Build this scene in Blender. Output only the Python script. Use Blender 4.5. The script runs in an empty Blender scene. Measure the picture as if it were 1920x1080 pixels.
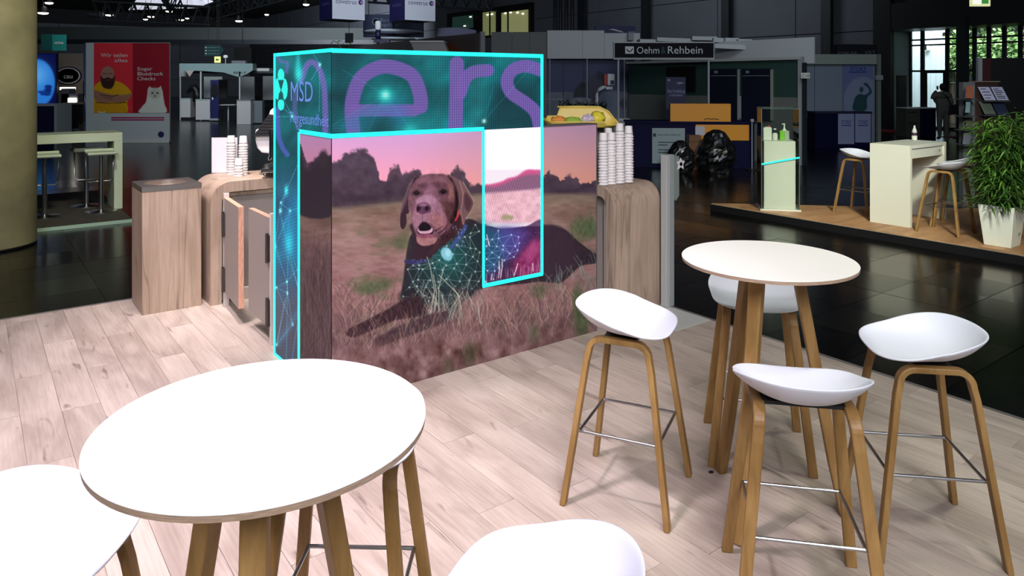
import bpy, math, random
import numpy as np
from mathutils import Vector, Matrix

random.seed(7)
SC = bpy.context.scene
COL = SC.collection

# ------------------------------------------------------------------ camera
F, CX, HY, EYE = 1360.0, 960.0, 152.0, 1.8      # focal length / principal point in pixels of a 1920x1080 frame
cd = bpy.data.cameras.new('camera')
cam = bpy.data.objects.new('camera', cd); COL.objects.link(cam)
cam.location = (0, 0, EYE); cam.rotation_euler = (math.pi / 2, 0, 0)
cd.sensor_width = 36.0; cd.lens = F / 1920 * 36.0; cd.shift_y = -(540 - HY) / 1920
cd.clip_end = 400
SC.camera = cam

# ------------------------------------------------------------------ world, lamps, exposure
SC.view_settings.view_transform = 'Standard'
SC.view_settings.look = 'None'
SC.view_settings.gamma = 1.0
SC.view_settings.use_curve_mapping = False
SC.view_settings.exposure = 0.0
wd = bpy.data.worlds.new('hall_air'); SC.world = wd; wd.use_nodes = True
wd.node_tree.nodes['Background'].inputs[0].default_value = (0.62, 0.80, 1.0, 1)
wd.node_tree.nodes['Background'].inputs[1].default_value = 0.05

def area(name, loc, target, size, power, color, spread=180, size_y=None):
    l = bpy.data.lights.new(name, 'AREA'); l.energy = power; l.color = color
    l.shape = 'RECTANGLE' if size_y else 'DISK'; l.size = size
    if size_y: l.size_y = size_y
    l.spread = math.radians(spread)
    o = bpy.data.objects.new(name, l); COL.objects.link(o); o.location = loc
    d = Vector(target) - Vector(loc)
    o.rotation_euler = d.to_track_quat('-Z', 'Y').to_euler()
    return o

# the spots hung over the stand, then two added lamps
area('stand_light', (-0.85, 2.0, 4.7), (-0.85, 2.5, 0), 0.35, 36, (1.0, 0.86, 1.0), 58)
area('stand_light', (2.5, 3.4, 4.8), (1.9, 2.8, 0), 0.35, 8.5, (0.96, 1.0, 0.86), 80)
area('stand_light', (0.7, 3.0, 4.8), (1.4, 3.0, 0), 0.35, 6.5, (0.98, 1.0, 0.88), 80)
area('stand_light', (1.6, 1.3, 4.8), (1.6, 2.8, 0), 0.35, 8, (0.98, 1.0, 0.90), 80)
area('stand_light', (-2.7, 3.6, 4.6), (-2.5, 4.3, 0.0), 0.45, 58, (1.0, 0.86, 0.98), 80)
area('stand_light', (0.9, 1.0, 4.2), (0.2, 4.6, 0.9), 0.5, 12, (1.0, 0.90, 1.0), 55)
area('stand_light', (-2.2, 5.2, 4.4), (-2.1, 6.1, 0.9), 0.4, 19, (1.0, 0.88, 0.90), 50)  # lamp added to brighten the oak counter top
area('hall_fill', (0.5, -4.5, 5.6), (0.5, 3.2, 0.6), 3.5, 310, (0.93, 0.92, 1.0), 120)  # added soft fill from behind the camera, source unseen
# dim hall lighting, with added lamps for the cubes and the far horse booth
area('hall_fill', (-3.0, 15.0, 6.2), (-4.6, 24.0, 4.4), 2.0, 75, (0.86, 0.92, 1.0), 70)  # added to brighten the hanging cubes
area('platform_spot', (3.3, 3.6, 3.9), (4.2, 9.0, 0.6), 0.6, 36, (0.98, 1.0, 0.85), 50)
area('hall_fill', (5.0, 9.5, 7.5), (6.5, 18.5, 0.5), 4.0, 100, (0.80, 0.90, 1.0), 130)
area('hall_fill', (-8.0, 13.0, 8.0), (-10.0, 26.0, 0), 5.0, 125, (0.80, 0.92, 1.0), 120)
area('hall_fill', (-2.8, 5.6, 5.0), (-6.2, 9.4, 0.6), 0.8, 28, (0.98, 1.0, 0.78), 70)
area('hall_fill', (4.0, 30.0, 8.4), (16.0, 44.0, 4.0), 8.0, 230, (0.84, 0.92, 1.0))
area('hall_fill', (-14.0, 52.0, 8.6), (-26.0, 88.0, 4.0), 8.0, 2600, (0.84, 0.92, 1.0))
area('hall_fill', (-13.0, 24.0, 7.5), (-15.0, 34.0, 1.0), 3.0, 230, (0.84, 0.96, 1.0), 110)  # added to lift the far horse booth out of the dark

# ------------------------------------------------------------------ frames of reference
C0X, C0Y = -1.0007, 4.026                       # near bottom corner of the display block
UA = (0.801, 0.5986); VA = (-0.5986, 0.801)     # stand axes
ROT = math.atan2(UA[1], UA[0])
def W(u, v, z=0.0): return (C0X + u * UA[0] + v * VA[0], C0Y + u * UA[1] + v * VA[1], z)
def UVof(x, y):
    dx, dy = x - C0X, y - C0Y
    return dx * UA[0] + dy * UA[1], dx * VA[0] + dy * VA[1]
def at(px, Y): return (px - CX) / F * Y
def zat(py, Y): return EYE - (py - HY) / F * Y
def Pt(px, py, Y): return (at(px, Y), Y, zat(py, Y))
def proj(x, y, z): return CX + F * x / y, HY + F * (EYE - z) / y
def v_at(px, u):                                 # v on the vertical plane u = const seen at column px
    r = (px - CX) / F; x0, y0, _ = W(u, 0)
    return (x0 - r * y0) / (r * VA[1] - VA[0])
def u_at(px, v):
    r = (px - CX) / F; x0, y0, _ = W(0, v)
    return (r * y0 - x0) / (UA[0] - r * UA[1])

# ------------------------------------------------------------------ mesh helpers
class MB:
    def __init__(s): s.v = []; s.f = []
    def add(s, vs, fs):
        n = len(s.v); s.v += [tuple(p) for p in vs]; s.f += [tuple(i + n for i in f) for f in fs]; return s
    def box(s, x0, x1, y0, y1, z0, z1, m=None):
        vs = [(x, y, z) for z in (z0, z1) for y in (y0, y1) for x in (x0, x1)]
        if m: vs = [m @ Vector(p) for p in vs]
        return s.add(vs, [(0, 2, 3, 1), (4, 5, 7, 6), (0, 1, 5, 4), (2, 6, 7, 3), (0, 4, 6, 2), (1, 3, 7, 5)])
    def prism(s, poly, a0, a1, axis='z'):
        n = len(poly)
        def mk(p, a):
            if axis == 'z': return (p[0], p[1], a)
            if axis == 'y': return (p[0], a, p[1])
            return (a, p[0], p[1])
        vs = [mk(p, a0) for p in poly] + [mk(p, a1) for p in poly]
        fs = [tuple(range(n)), tuple(range(2 * n - 1, n - 1, -1))]
        fs += [(i, i + n, (i + 1) % n + n, (i + 1) % n) for i in range(n)]
        return s.add(vs, fs)
    def cone(s, p0, p1, r0, r1=None, n=12, caps=True):
        r1 = r0 if r1 is None else r1
        p0, p1 = Vector(p0), Vector(p1); d = (p1 - p0).normalized()
        a = d.orthogonal().normalized(); b = d.cross(a)
        vs = []
        for p, r in ((p0, r0), (p1, r1)):
            vs += [p + (a * math.cos(t) + b * math.sin(t)) * r for t in [2 * math.pi * i / n for i in range(n)]]
        fs = [(i, (i + 1) % n, (i + 1) % n + n, i + n) for i in range(n)]
        if caps: fs += [tuple(range(n - 1, -1, -1)), tuple(range(n, 2 * n))]
        return s.add(vs, fs)
    def tube(s, path, r, n=8, closed=False):
        path = [Vector(p) for p in path]; m = len(path); rings = []
        for i, p in enumerate(path):
            if closed: d = path[(i + 1) % m] - path[i - 1]
            else: d = path[min(i + 1, m - 1)] - path[max(i - 1, 0)]
            d.normalize(); up = Vector((0, 0, 1)) if abs(d.z) < 0.95 else Vector((1, 0, 0))
            a = d.cross(up).normalized(); b = a.cross(d)
            rr = r[i] if isinstance(r, (list, tuple)) else r
            rings += [p + (a * math.cos(t) + b * math.sin(t)) * rr for t in [2 * math.pi * k / n for k in range(n)]]
        fs = []
        for i in range(m if closed else m - 1):
            j = (i + 1) % m
            fs += [(i * n + k, i * n + (k + 1) % n, j * n + (k + 1) % n, j * n + k) for k in range(n)]
        if not closed: fs += [tuple(range(n - 1, -1, -1)), tuple(range((m - 1) * n, m * n))]
        return s.add(rings, fs)
    def sweep(s, path, side, w, t):
        """rectangular bar along path; side = constant width direction, w across it, t in the plane"""
        path = [Vector(p) for p in path]; m = len(path); side = Vector(side).normalized(); vs = []
        for i, p in enumerate(path):
            d0 = (path[i] - path[i - 1]).normalized() if i else (path[1] - path[0]).normalized()
            d1 = (path[i + 1] - path[i]).normalized() if i < m - 1 else d0
            d = (d0 + d1).normalized(); nrm = side.cross(d).normalized(); k = 1 / max(0.4, d.dot(d0))
            ww = w[i] if isinstance(w, (list, tuple)) else w
            for a, b in ((-1, -1), (1, -1), (1, 1), (-1, 1)):
                vs.append(p + side * (a * ww / 2) + nrm * (b * t / 2 * k))
        fs = [(3, 2, 1, 0), tuple((m - 1) * 4 + i for i in range(4))]
        for i in range(m - 1):
            fs += [(i * 4 + k, i * 4 + (k + 1) % 4, i * 4 + 4 + (k + 1) % 4, i * 4 + 4 + k) for k in range(4)]
        return s.add(vs, fs)
    def lathe(s, prof, n=20, c=(0, 0, 0), sx=1, sy=1):
        vs = []
        for r, z in prof:
            vs += [(c[0] + r * sx * math.cos(2 * math.pi * k / n), c[1] + r * sy * math.sin(2 * math.pi * k / n), c[2] + z) for k in range(n)]
        fs = []
        for i in range(len(prof) - 1):
            fs += [(i * n + k, i * n + (k + 1) % n, i * n + n + (k + 1) % n, i * n + n + k) for k in range(n)]
        if prof[0][0] > 1e-5: fs.append(tuple(range(n - 1, -1, -1)))
        if prof[-1][0] > 1e-5: fs.append(tuple(range((len(prof) - 1) * n, len(prof) * n)))
        return s.add(vs, fs)
    def build(s, name, mat, parent=None, smooth=False, bevel=0, seg=2, solid=0, loc=None, rotz=None, autosmooth=None):
        me = bpy.data.meshes.new(name); me.from_pydata(s.v, [], s.f); me.update()
        if mat: me.materials.append(mat)
        if smooth: me.polygons.foreach_set('use_smooth', [True] * len(me.polygons))
        o = bpy.data.objects.new(name, me); COL.objects.link(o)
        if parent: o.parent = parent
        if loc: o.location = loc
        if rotz is not None: o.rotation_euler = (0, 0, rotz)
        if solid:
            md = o.modifiers.new('thickness', 'SOLIDIFY'); md.thickness = solid; md.offset = -1
        if bevel:
            md = o.modifiers.new('bevel', 'BEVEL'); md.width = bevel; md.segments = seg; md.limit_method = 'ANGLE'; md.angle_limit = math.radians(40)
        if smooth and autosmooth:
            me.set_sharp_from_angle(angle=math.radians(autosmooth))
        return o

def tag(o, label=None, cat=None, group=None, kind=None):
    if label: o['label'] = label
    if cat: o['category'] = cat
    if group: o['group'] = group
    if kind: o['kind'] = kind
    return o
def thing(name, label, cat, loc=(0, 0, 0), rotz=0.0, group=None):
    o = bpy.data.objects.new(name, None); COL.objects.link(o)
    o.location = loc; o.rotation_euler = (0, 0, rotz); o.empty_display_size = 0.1
    return tag(o, label, cat, group)
def struct(name, mb, mat, **k): return tag(mb.build(name, mat, **k), kind='structure')
def kids(o): return [c for c in bpy.data.objects if c.parent is o]
def dup(root, ch, loc, rotz, label, group=None, scale=None):
    """copy of a thing; ch = its children, each with its own children"""
    r = root.copy(); COL.objects.link(r); r.location = loc; r.rotation_euler = (0, 0, rotz); r['label'] = label
    if group: r['group'] = group
    if scale: r.scale = scale
    for c, sub in ch:
        d = c.copy(); COL.objects.link(d); d.parent = r
        for e in sub:
            g = e.copy(); COL.objects.link(g); g.parent = d
    return r
def family(root): return [(c, kids(c)) for c in kids(root)]

def text(name, s, h, mat, parent=None, loc=(0, 0, 0), rotz=0.0, align='CENTER', width=None, depth=0.0):
    """lettering standing upright, reading towards -y"""
    cu = bpy.data.curves.new('txt', 'FONT'); cu.body = s; cu.size = 1.0; cu.align_x = align; cu.align_y = 'TOP_BASELINE'; cu.resolution_u = 3
    t = bpy.data.objects.new('txt', cu); COL.objects.link(t)
    bpy.context.view_layer.update()
    me = bpy.data.meshes.new_from_object(t); bpy.data.objects.remove(t); bpy.data.curves.remove(cu)
    n = len(me.vertices); co = np.zeros(n * 3); me.vertices.foreach_get('co', co); co = co.reshape(-1, 3)
    k = h / 0.72
    kx = k if width is None else width / max(1e-6, co[:, 0].max() - co[:, 0].min())
    co = np.stack([co[:, 0] * kx, np.full(n, 0.0), (co[:, 1] - 0.36) * k], 1)
    me.vertices.foreach_set('co', co.ravel()); me.update(); me.materials.clear(); me.materials.append(mat)
    o = bpy.data.objects.new(name, me); COL.objects.link(o)
    if parent: o.parent = parent
    o.location = loc; o.rotation_euler = (0, 0, rotz)
    return o

# ------------------------------------------------------------------ materials
def lin(c):
    c = c / 255.0
    return c / 12.92 if c <= 0.04045 else ((c + 0.055) / 1.055) ** 2.4
def L(*c): return (lin(c[0]), lin(c[1]), lin(c[2]), 1)
MATS = {}
def mat(name, color, rough=0.5, metal=0.0, spec=0.5, emit=None, power=1.0, noise=0.0, nscale=6.0, stretch=(1, 1, 1), bump=0.0, coat=0.0, alpha=1.0, transmission=0.0):
    if name in MATS: return MATS[name]
    m = bpy.data.materials.new(name); m.use_nodes = True; nt = m.node_tree; b = nt.nodes['Principled BSDF']
    b.inputs['Base Color'].default_value = L(*color); b.inputs['Roughness'].default_value = rough
    b.inputs['Metallic'].default_value = metal; b.inputs['Specular IOR Level'].default_value = spec
    b.inputs['Coat Weight'].default_value = coat; b.inputs['Alpha'].default_value = alpha
    b.inputs['Transmission Weight'].default_value = transmission
    if emit:
        b.inputs['Emission Color'].default_value = L(*emit); b.inputs['Emission Strength'].default_value = power
    if noise or bump:
        tc = nt.nodes.new('ShaderNodeTexCoord'); mp = nt.nodes.new('ShaderNodeMapping'); mp.inputs['Scale'].default_value = stretch
        nz = nt.nodes.new('ShaderNodeTexNoise'); nz.inputs['Scale'].default_value = nscale; nz.inputs['Detail'].default_value = 6
        nt.links.new(tc.outputs['Object'], mp.inputs[0]); nt.links.new(mp.outputs[0], nz.inputs['Vector'])
        if noise:
            rp = nt.nodes.new('ShaderNodeValToRGB'); e = rp.color_ramp.elements
            c = L(*color)
            e[0].position = 0.3; e[1].position = 0.7
            e[0].color = tuple(x * (1 - noise) for x in c[:3]) + (1,); e[1].color = tuple(min(1, x * (1 + noise)) for x in c[:3]) + (1,)
            nt.links.new(nz.outputs[0], rp.inputs[0]); nt.links.new(rp.outputs[0], b.inputs['Base Color'])
        if bump:
            bp = nt.nodes.new('ShaderNodeBump'); bp.inputs['Strength'].default_value = bump; bp.inputs['Distance'].default_value = 0.01
            nt.links.new(nz.outputs[0], bp.inputs['Height']); nt.links.new(bp.outputs[0], b.inputs['Normal'])
    MATS[name] = m; return m

def wood(name, light, dark, streak, axis=1, rough=0.5, fine=60.0, coarse=5.0, rand=0.25, knots=0.5, crack=0.0):
    """oak-like grain running along the given object axis, different on every object"""
    m = bpy.data.materials.new(name); m.use_nodes = True; nt = m.node_tree; N = nt.nodes; K = nt.links
    b = N['Principled BSDF']; b.inputs['Roughness'].default_value = rough; b.inputs['Specular IOR Level'].default_value = 0.35
    tc = N.new('ShaderNodeTexCoord'); oi = N.new('ShaderNodeObjectInfo')
    off = N.new('ShaderNodeVectorMath'); off.operation = 'SCALE'; off.inputs[0].default_value = (37.0, 53.0, 29.0); K.new(oi.outputs['Random'], off.inputs['Scale'])
    ad = N.new('ShaderNodeVectorMath'); ad.operation = 'ADD'; K.new(tc.outputs['Object'], ad.inputs[0]); K.new(off.outputs[0], ad.inputs[1])
    def nz(scale_across, scale_along, detail, dist=0.0):
        mp = N.new('ShaderNodeMapping'); sc = [scale_across] * 3; sc[axis] = scale_along; mp.inputs['Scale'].default_value = sc
        K.new(ad.outputs[0], mp.inputs[0]); n = N.new('ShaderNodeTexNoise'); n.inputs['Scale'].default_value = 1.0; n.inputs['Detail'].default_value = detail
        n.inputs['Distortion'].default_value = dist; K.new(mp.outputs[0], n.inputs['Vector']); return n.outputs[0]
    n1 = nz(coarse, coarse * 0.28, 5, 0.8); n2 = nz(fine, fine * 0.05, 3); n3 = nz(coarse * 2.6, coarse * 0.42, 6, 1.6)
    r1 = N.new('ShaderNodeValToRGB'); r1.color_ramp.elements[0].position = 0.36; r1.color_ramp.elements[1].position = 0.62
    r1.color_ramp.elements[0].color = L(*dark); r1.color_ramp.elements[1].color = L(*light); K.new(n1, r1.inputs[0])
    mx = N.new('ShaderNodeMix'); mx.data_type = 'RGBA'; mx.blend_type = 'MULTIPLY'; mx.inputs[0].default_value = 0.35
    r2 = N.new('ShaderNodeValToRGB'); r2.color_ramp.elements[0].position = 0.3; r2.color_ramp.elements[1].position = 0.6
    r2.color_ramp.elements[0].color = (0.55, 0.5, 0.46, 1); r2.color_ramp.elements[1].color = (1, 1, 1, 1)
    K.new(n2, r2.inputs[0]); K.new(r1.outputs[0], mx.inputs[6]); K.new(r2.outputs[0], mx.inputs[7])
    r3 = N.new('ShaderNodeValToRGB'); r3.color_ramp.elements[0].position = 0.63; r3.color_ramp.elements[1].position = 0.76
    r3.color_ramp.elements[0].color = (0, 0, 0, 1); r3.color_ramp.elements[1].color = (knots, knots, knots, 1); K.new(n3, r3.inputs[0])
    m2 = N.new('ShaderNodeMix'); m2.data_type = 'RGBA'; K.new(r3.outputs[0], m2.inputs[0]); K.new(mx.outputs[2], m2.inputs[6]); m2.inputs[7].default_value = L(*streak)
    last = m2.outputs[2]
    if crack:
        n4 = nz(coarse * 0.8, coarse * 0.05, 3, 0.5)
        r4 = N.new('ShaderNodeValToRGB'); e = r4.color_ramp.elements; e[0].position = 0.492; e[0].color = (0, 0, 0, 1)
        e[1].position = 0.5; e[1].color = (crack,) * 3 + (1,); x = e.new(0.508); x.color = (0, 0, 0, 1); K.new(n4, r4.inputs[0])
        m4 = N.new('ShaderNodeMix'); m4.data_type = 'RGBA'; K.new(r4.outputs[0], m4.inputs[0]); K.new(last, m4.inputs[6]); m4.inputs[7].default_value = L(*[c * 0.45 for c in streak])
        last = m4.outputs[2]
    hs = N.new('ShaderNodeHueSaturation'); mr = N.new('ShaderNodeMapRange'); mr.inputs['To Min'].default_value = 1 - rand; mr.inputs['To Max'].default_value = 1 + rand * 0.6
    K.new(oi.outputs['Random'], mr.inputs['Value']); K.new(mr.outputs[0], hs.inputs['Value']); K.new(last, hs.inputs['Color'])
    K.new(hs.outputs[0], b.inputs['Base Color'])
    bp = N.new('ShaderNodeBump'); bp.inputs['Strength'].default_value = 0.08; bp.inputs['Distance'].default_value = 0.004
    K.new(n2, bp.inputs['Height']); K.new(bp.outputs[0], b.inputs['Normal'])
    MATS[name] = m; return m

def attr_mat(name, rough=0.6, emit=0.0, base=1.0, spec=0.3):
    m = bpy.data.materials.new(name); m.use_nodes = True; nt = m.node_tree; b = nt.nodes['Principled BSDF']
    a = nt.nodes.new('ShaderNodeAttribute'); a.attribute_name = 'print'
    b.inputs['Roughness'].default_value = rough; b.inputs['Specular IOR Level'].default_value = spec
    if emit:
        b.inputs['Base Color'].default_value = (0.01, 0.01, 0.012, 1)
        nt.links.new(a.outputs['Color'], b.inputs['Emission Color']); b.inputs['Emission Strength'].default_value = emit
    else: nt.links.new(a.outputs['Color'], b.inputs['Base Color'])
    return m

M_white = mat('white_plastic', (214, 217, 227), 0.38, spec=0.45)
M_lam = mat('white_laminate', (230, 227, 220), 0.35, spec=0.4)
M_ply = mat('plywood_edge', (172, 146, 122), 0.6, noise=0.35, nscale=30, stretch=(1, 1, 25))
M_oak = wood('oak', (166, 130, 78), (140, 106, 58), (104, 76, 40), axis=2, rough=0.45, fine=90, coarse=8, rand=0.12, knots=0.35)
M_steel = mat('brushed_steel', (178, 178, 180), 0.28, metal=1.0)
M_dark = mat('dark_plastic', (24, 24, 26), 0.45)
M_black = mat('black', (10, 10, 11), 0.5)
M_floor = wood('vinyl_oak_plank', (196, 182, 168), (168, 153, 140), (112, 96, 86), axis=1, rough=0.42, fine=75, coarse=4.6, rand=0.07, knots=0.95)
M_cwood = wood('bleached_oak', (182, 161, 141), (164, 143, 123), (114, 95, 80), axis=2, rough=0.5, fine=60, coarse=4.5, rand=0.04, knots=0.28, crack=0.42)
M_pwood = wood('platform_oak', (196, 152, 108), (168, 124, 84), (120, 86, 58), axis=1, rough=0.5, fine=60, coarse=4.0, rand=0.12, knots=0.4)
M_greyboard = mat('grey_board', (150, 142, 134), 0.6)
M_booth = mat('booth_white', (196, 202, 204), 0.6)
M_boothgrey = mat('booth_grey', (150, 156, 160), 0.6)
M_navy = mat('navy', (9, 10, 52), 0.5)
M_green = mat('dark_green', (44, 70, 64), 0.5)
M_cream = mat('cream_lacquer', (216, 216, 200), 0.4)
# ------------------------------------------------------------------ floors
HZ = -0.03                                                     # hall floor level
M_hall = mat('hall_floor_black', (13, 12, 12), 0.2, spec=0.35, noise=0.5, nscale=2.5)
M_tile = [mat('hall_tile_%d' % i, c, r, spec=0.4, noise=0.45, nscale=5) for i, (c, r) in enumerate((((14, 12, 11), 0.2), ((17, 15, 13), 0.24), ((12, 11, 10), 0.17)))]
hall = struct('floor_hall', MB().box(-75, 70, -14, 110, HZ - 0.1, HZ - 0.004), M_hall)

def in_stand(u, v): return u < 2.9 and v < 2.88 and u > -7
PODIUM = [(2.80, 10.24), (5.06, 7.21), (6.74, 4.96), (9.6, 7.1), (9.0, 9.6), (4.85, 9.98)]
def in_poly(x, y, poly):
    c = False
    for i in range(len(poly)):
        (xa, ya), (xb, yb) = poly[i - 1], poly[i]
        if (ya > y) != (yb > y) and x < (xb - xa) * (y - ya) / (yb - ya) + xa: c = not c
    return c
# large dark tiles of the hall floor round the stand, each its own piece
TS = 0.6; tl = []
for i in range(-16, 24):
    for j in range(-8, 24):
        u0, v0 = 2.9 + i * TS, 2.88 + j * TS
        x, y, _ = W(u0 + TS / 2, v0 + TS / 2)
        if y < 1.2 or in_stand(u0 + 0.1, v0 + 0.1): continue
        if all(in_poly(*W(u0 + a, v0 + b)[:2], PODIUM) for a in (0.02, TS - .02) for b in (0.02, TS - .02)): continue
        px, py = proj(x, y, HZ)
        if -80 < px < 2000 and py < 1150: tl.append((y, u0, v0))
tl.sort(); tile_me = {}
for k, (y, u0, v0) in enumerate(tl[:285]):
    q = k % 3
    if q not in tile_me:
        o = MB().box(0.002, TS - 0.002, 0.002, TS - 0.002, -0.008, 0).build('tile', M_tile[q], bevel=0.0)
        tile_me[q] = o.data
    else:
        o = bpy.data.objects.new('tile', tile_me[q]); COL.objects.link(o)
    o.parent = hall; o.location = W(u0, v0, HZ + random.uniform(-0.0006, 0.0006)); o.rotation_euler = (random.uniform(-.0012, .0012), random.uniform(-.0012, .0012), ROT)

# the stand: a thin platform carrying vinyl planks that run along v
slab = struct('floor', MB().box(-7.0, 2.875, -5.6, 2.855, HZ - 0.004, -0.006), mat('platform_edge', (120, 112, 104), 0.5), loc=W(0, 0), rotz=ROT)
trim = struct('trim_1', MB().box(2.862, 2.89, -5.6, 2.87, HZ, 0.003).box(-7.0, 2.89, 2.852, 2.88, HZ, 0.003), mat('aluminium_edge', (168, 162, 156), 0.35, metal=0.7), loc=W(0, 0), rotz=ROT)
PW = 0.185; PL = 1.25; plank_me = None; npl = 0
for i in range(0, 54):
    u0 = 2.862 - (i + 1) * PW
    st = (i * 0.47) % 1.0 * PL
    v0 = -5.6 - st
    while v0 < 2.852:
        a, b_ = max(v0, -5.6), min(v0 + PL, 2.852)
        xs = [W(u, v) for u in (u0, u0 + PW) for v in (a, b_, (a + b_) / 2)]
        vis = any(p[1] > 0.9 and -900 < proj(*p)[0] < 2100 and proj(*p)[1] < 1300 for p in xs)
        if vis and b_ - a > 0.02:
            g = 0.0009
            if abs(b_ - a - PL) < 1e-6 and plank_me:
                o = bpy.data.objects.new('plank', plank_me); COL.objects.link(o)
            else:
                o = MB().box(g, PW - g, g, b_ - a - g, -0.006, 0).build('plank', M_floor)
                if abs(b_ - a - PL) < 1e-6: plank_me = o.data
            o.parent = slab; o.location = (u0, a, random.uniform(-0.0003, 0.0003)); npl += 1
        v0 += PL
print('planks', npl, 'tiles', min(285, len(tl)))

# ------------------------------------------------------------------ bar tables
def bar_table(loc, phis, label):
    t = thing('bar_table', label, 'table', loc, 0, 'round white bar tables on the stand')
    R = 0.353
    top = MB().lathe([(0.0001, 1.0485), (R - 0.002, 1.0485), (R, 1.0495), (R, 1.0505), (R - 0.001, 1.0515), (0.0001, 1.0515)], 96).build('tabletop', M_lam, t, True, autosmooth=30)
    tag(MB().lathe([(R - 0.006, 1.0350), (R - 0.0015, 1.0365), (R - 0.0005, 1.0485), (R - 0.02, 1.0485)], 96).build('plywood_edge', M_ply, top, True, autosmooth=30), 'brown layered plywood edge')
    MB().lathe([(0.0001, 1.0352), (R - 0.006, 1.0352)], 96).build('underside', M_lam, t)
    blk = MB()
    for ph in phis:
        m = Matrix.Rotation(math.radians(ph), 4, 'Z'); blk.box(-0.02, 0.17, -0.032, 0.032, 1.018, 1.035, m)
    blk.build('leg_mount', M_oak, t, bevel=0.004)
    for ph in phis:
        c, s = math.cos(math.radians(ph)), math.sin(math.radians(ph))
        p = [(c * 0.308, s * 0.308, 0.0), (c * 0.26, s * 0.26, 0.22), (c * 0.115, s * 0.115, 1.02)]
        MB().sweep(p, (-s, c, 0), [0.042, 0.046, 0.058], 0.044).build('leg', M_oak, t, bevel=0.007, seg=3)
    return t
bar_table((-0.546, 1.603, 0), (281, 41, 161), 'white round bar table nearest the camera, beside the display block')
bar_table((1.078, 3.058, 0), (112, 231, 349), 'white round bar table ringed by four stools near the dark hall floor')

# ------------------------------------------------------------------ bar stools (local +x = the way the sitter faces)
def seat_mb():
    mb = MB(); NT, NR = 72, 14
    def rim(t):
        c, s = math.cos(t), math.sin(t)
        if c >= 0:
            n = 3.4; a, b = 0.200, 0.218
        else:
            n = 2.25; a, b = 0.225, 0.226
        x = a * math.copysign(abs(c) ** (2 / n), c); y = b * math.copysign(abs(s) ** (2 / n), s)
        k = min(1, max(0, (0.20 - x) / 0.40)); k = k * k * (3 - 2 * k)
        z = 0.748 + 0.080 * k
        if x > 0.12 and abs(y) < 0.2: z -= 0.014 * (1 - (abs(y) / 0.2) ** 2) * min(1, (x - 0.12) / 0.08)
        return x, y, z
    rims = [rim(2 * math.pi * k / NT) for k in range(NT)]
    mb.v.append((0.0, 0, 0.722))
    for i in range(1, NR + 1):
        s = i / NR
        for x, y, z in rims:
            front = max(0, x / 0.2)
            p = 2.9 - 1.0 * front
            zz = 0.722 + (z - 0.722) * s ** p
            q = s ** 0.9
            mb.v.append((x * q, y * q, zz))
    for k in range(NT): mb.f.append((0, 1 + k, 1 + (k + 1) % NT))
    for i in range(NR - 1):
        for k in range(NT):
            a = 1 + i * NT + k; b = 1 + i * NT + (k + 1) % NT
            mb.f.append((a, a + NT, b + NT, b))
    return mb
def side_frame(sg):
    half = []
    for k in range(9):                                  # quarter bend at the shoulder
        a = math.pi / 2 * k / 8
        half.append((0.075 + 0.055 * math.sin(math.pi / 2 - a) , 0.645 + 0.055 * math.sin(a)))
    pts = [(0.2225, 0.0)] + [(0.140, 0.60)] + half + [(0.0, 0.700)]
    pts = pts + [(-x, z) for x, z in pts[:-1][::-1]]
    def lat(z): return 0.2225 - 0.075 * (z / 0.70)
    path = [(x, sg * lat(z), z) for x, z in pts]
    return MB().sweep(path, (0, 1, 0), 0.040, 0.024)
RZ = 0.30
def rx(z): return 0.2225 - (0.2225 - 0.140) * z / 0.60
def ry(z): return 0.2225 - 0.075 * z / 0.70
def make_stool(loc, rz, label, group):
    t = thing('bar_stool', label, 'stool', loc, rz, group)
    s = seat_mb().build('seat', M_white, t, True, solid=0.009)
    sb = s.modifiers.new('smooth', 'SUBSURF'); sb.levels = 1; sb.render_levels = 1
    for sg in (-1, 1): tag(side_frame(sg).build('side_frame', M_oak, t, bevel=0.005, seg=2), 'bent oak frame forming two legs')
    MB().box(-0.07, 0.07, -0.135, 0.135, 0.700, 0.712).box(-0.05, 0.05, -0.06, 0.06, 0.710, 0.722).build('seat_bracket', M_dark, t)
    x, y = rx(RZ) - 0.012, ry(RZ) - 0.02
    for sg in (-1, 1): MB().cone((-x, sg * y, RZ), (x, sg * y, RZ), 0.0062, n=10).build('foot_rail', M_steel, t, True, autosmooth=40)
    for sg in (-1, 1): MB().cone((sg * x, -y, RZ), (sg * x, y, RZ), 0.0062, n=10).build('foot_rail', M_steel, t, True, autosmooth=40)
    return t
G1, G2 = 'white shell bar stools on the stand', 'white shell bar stools on the opposite platform'
st0 = make_stool((0.5135, 3.197, 0), math.atan2(-0.187, 0.4065), 'white bar stool standing alone between the dog picture and the ringed round table', G1)
fam = family(st0)
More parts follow.
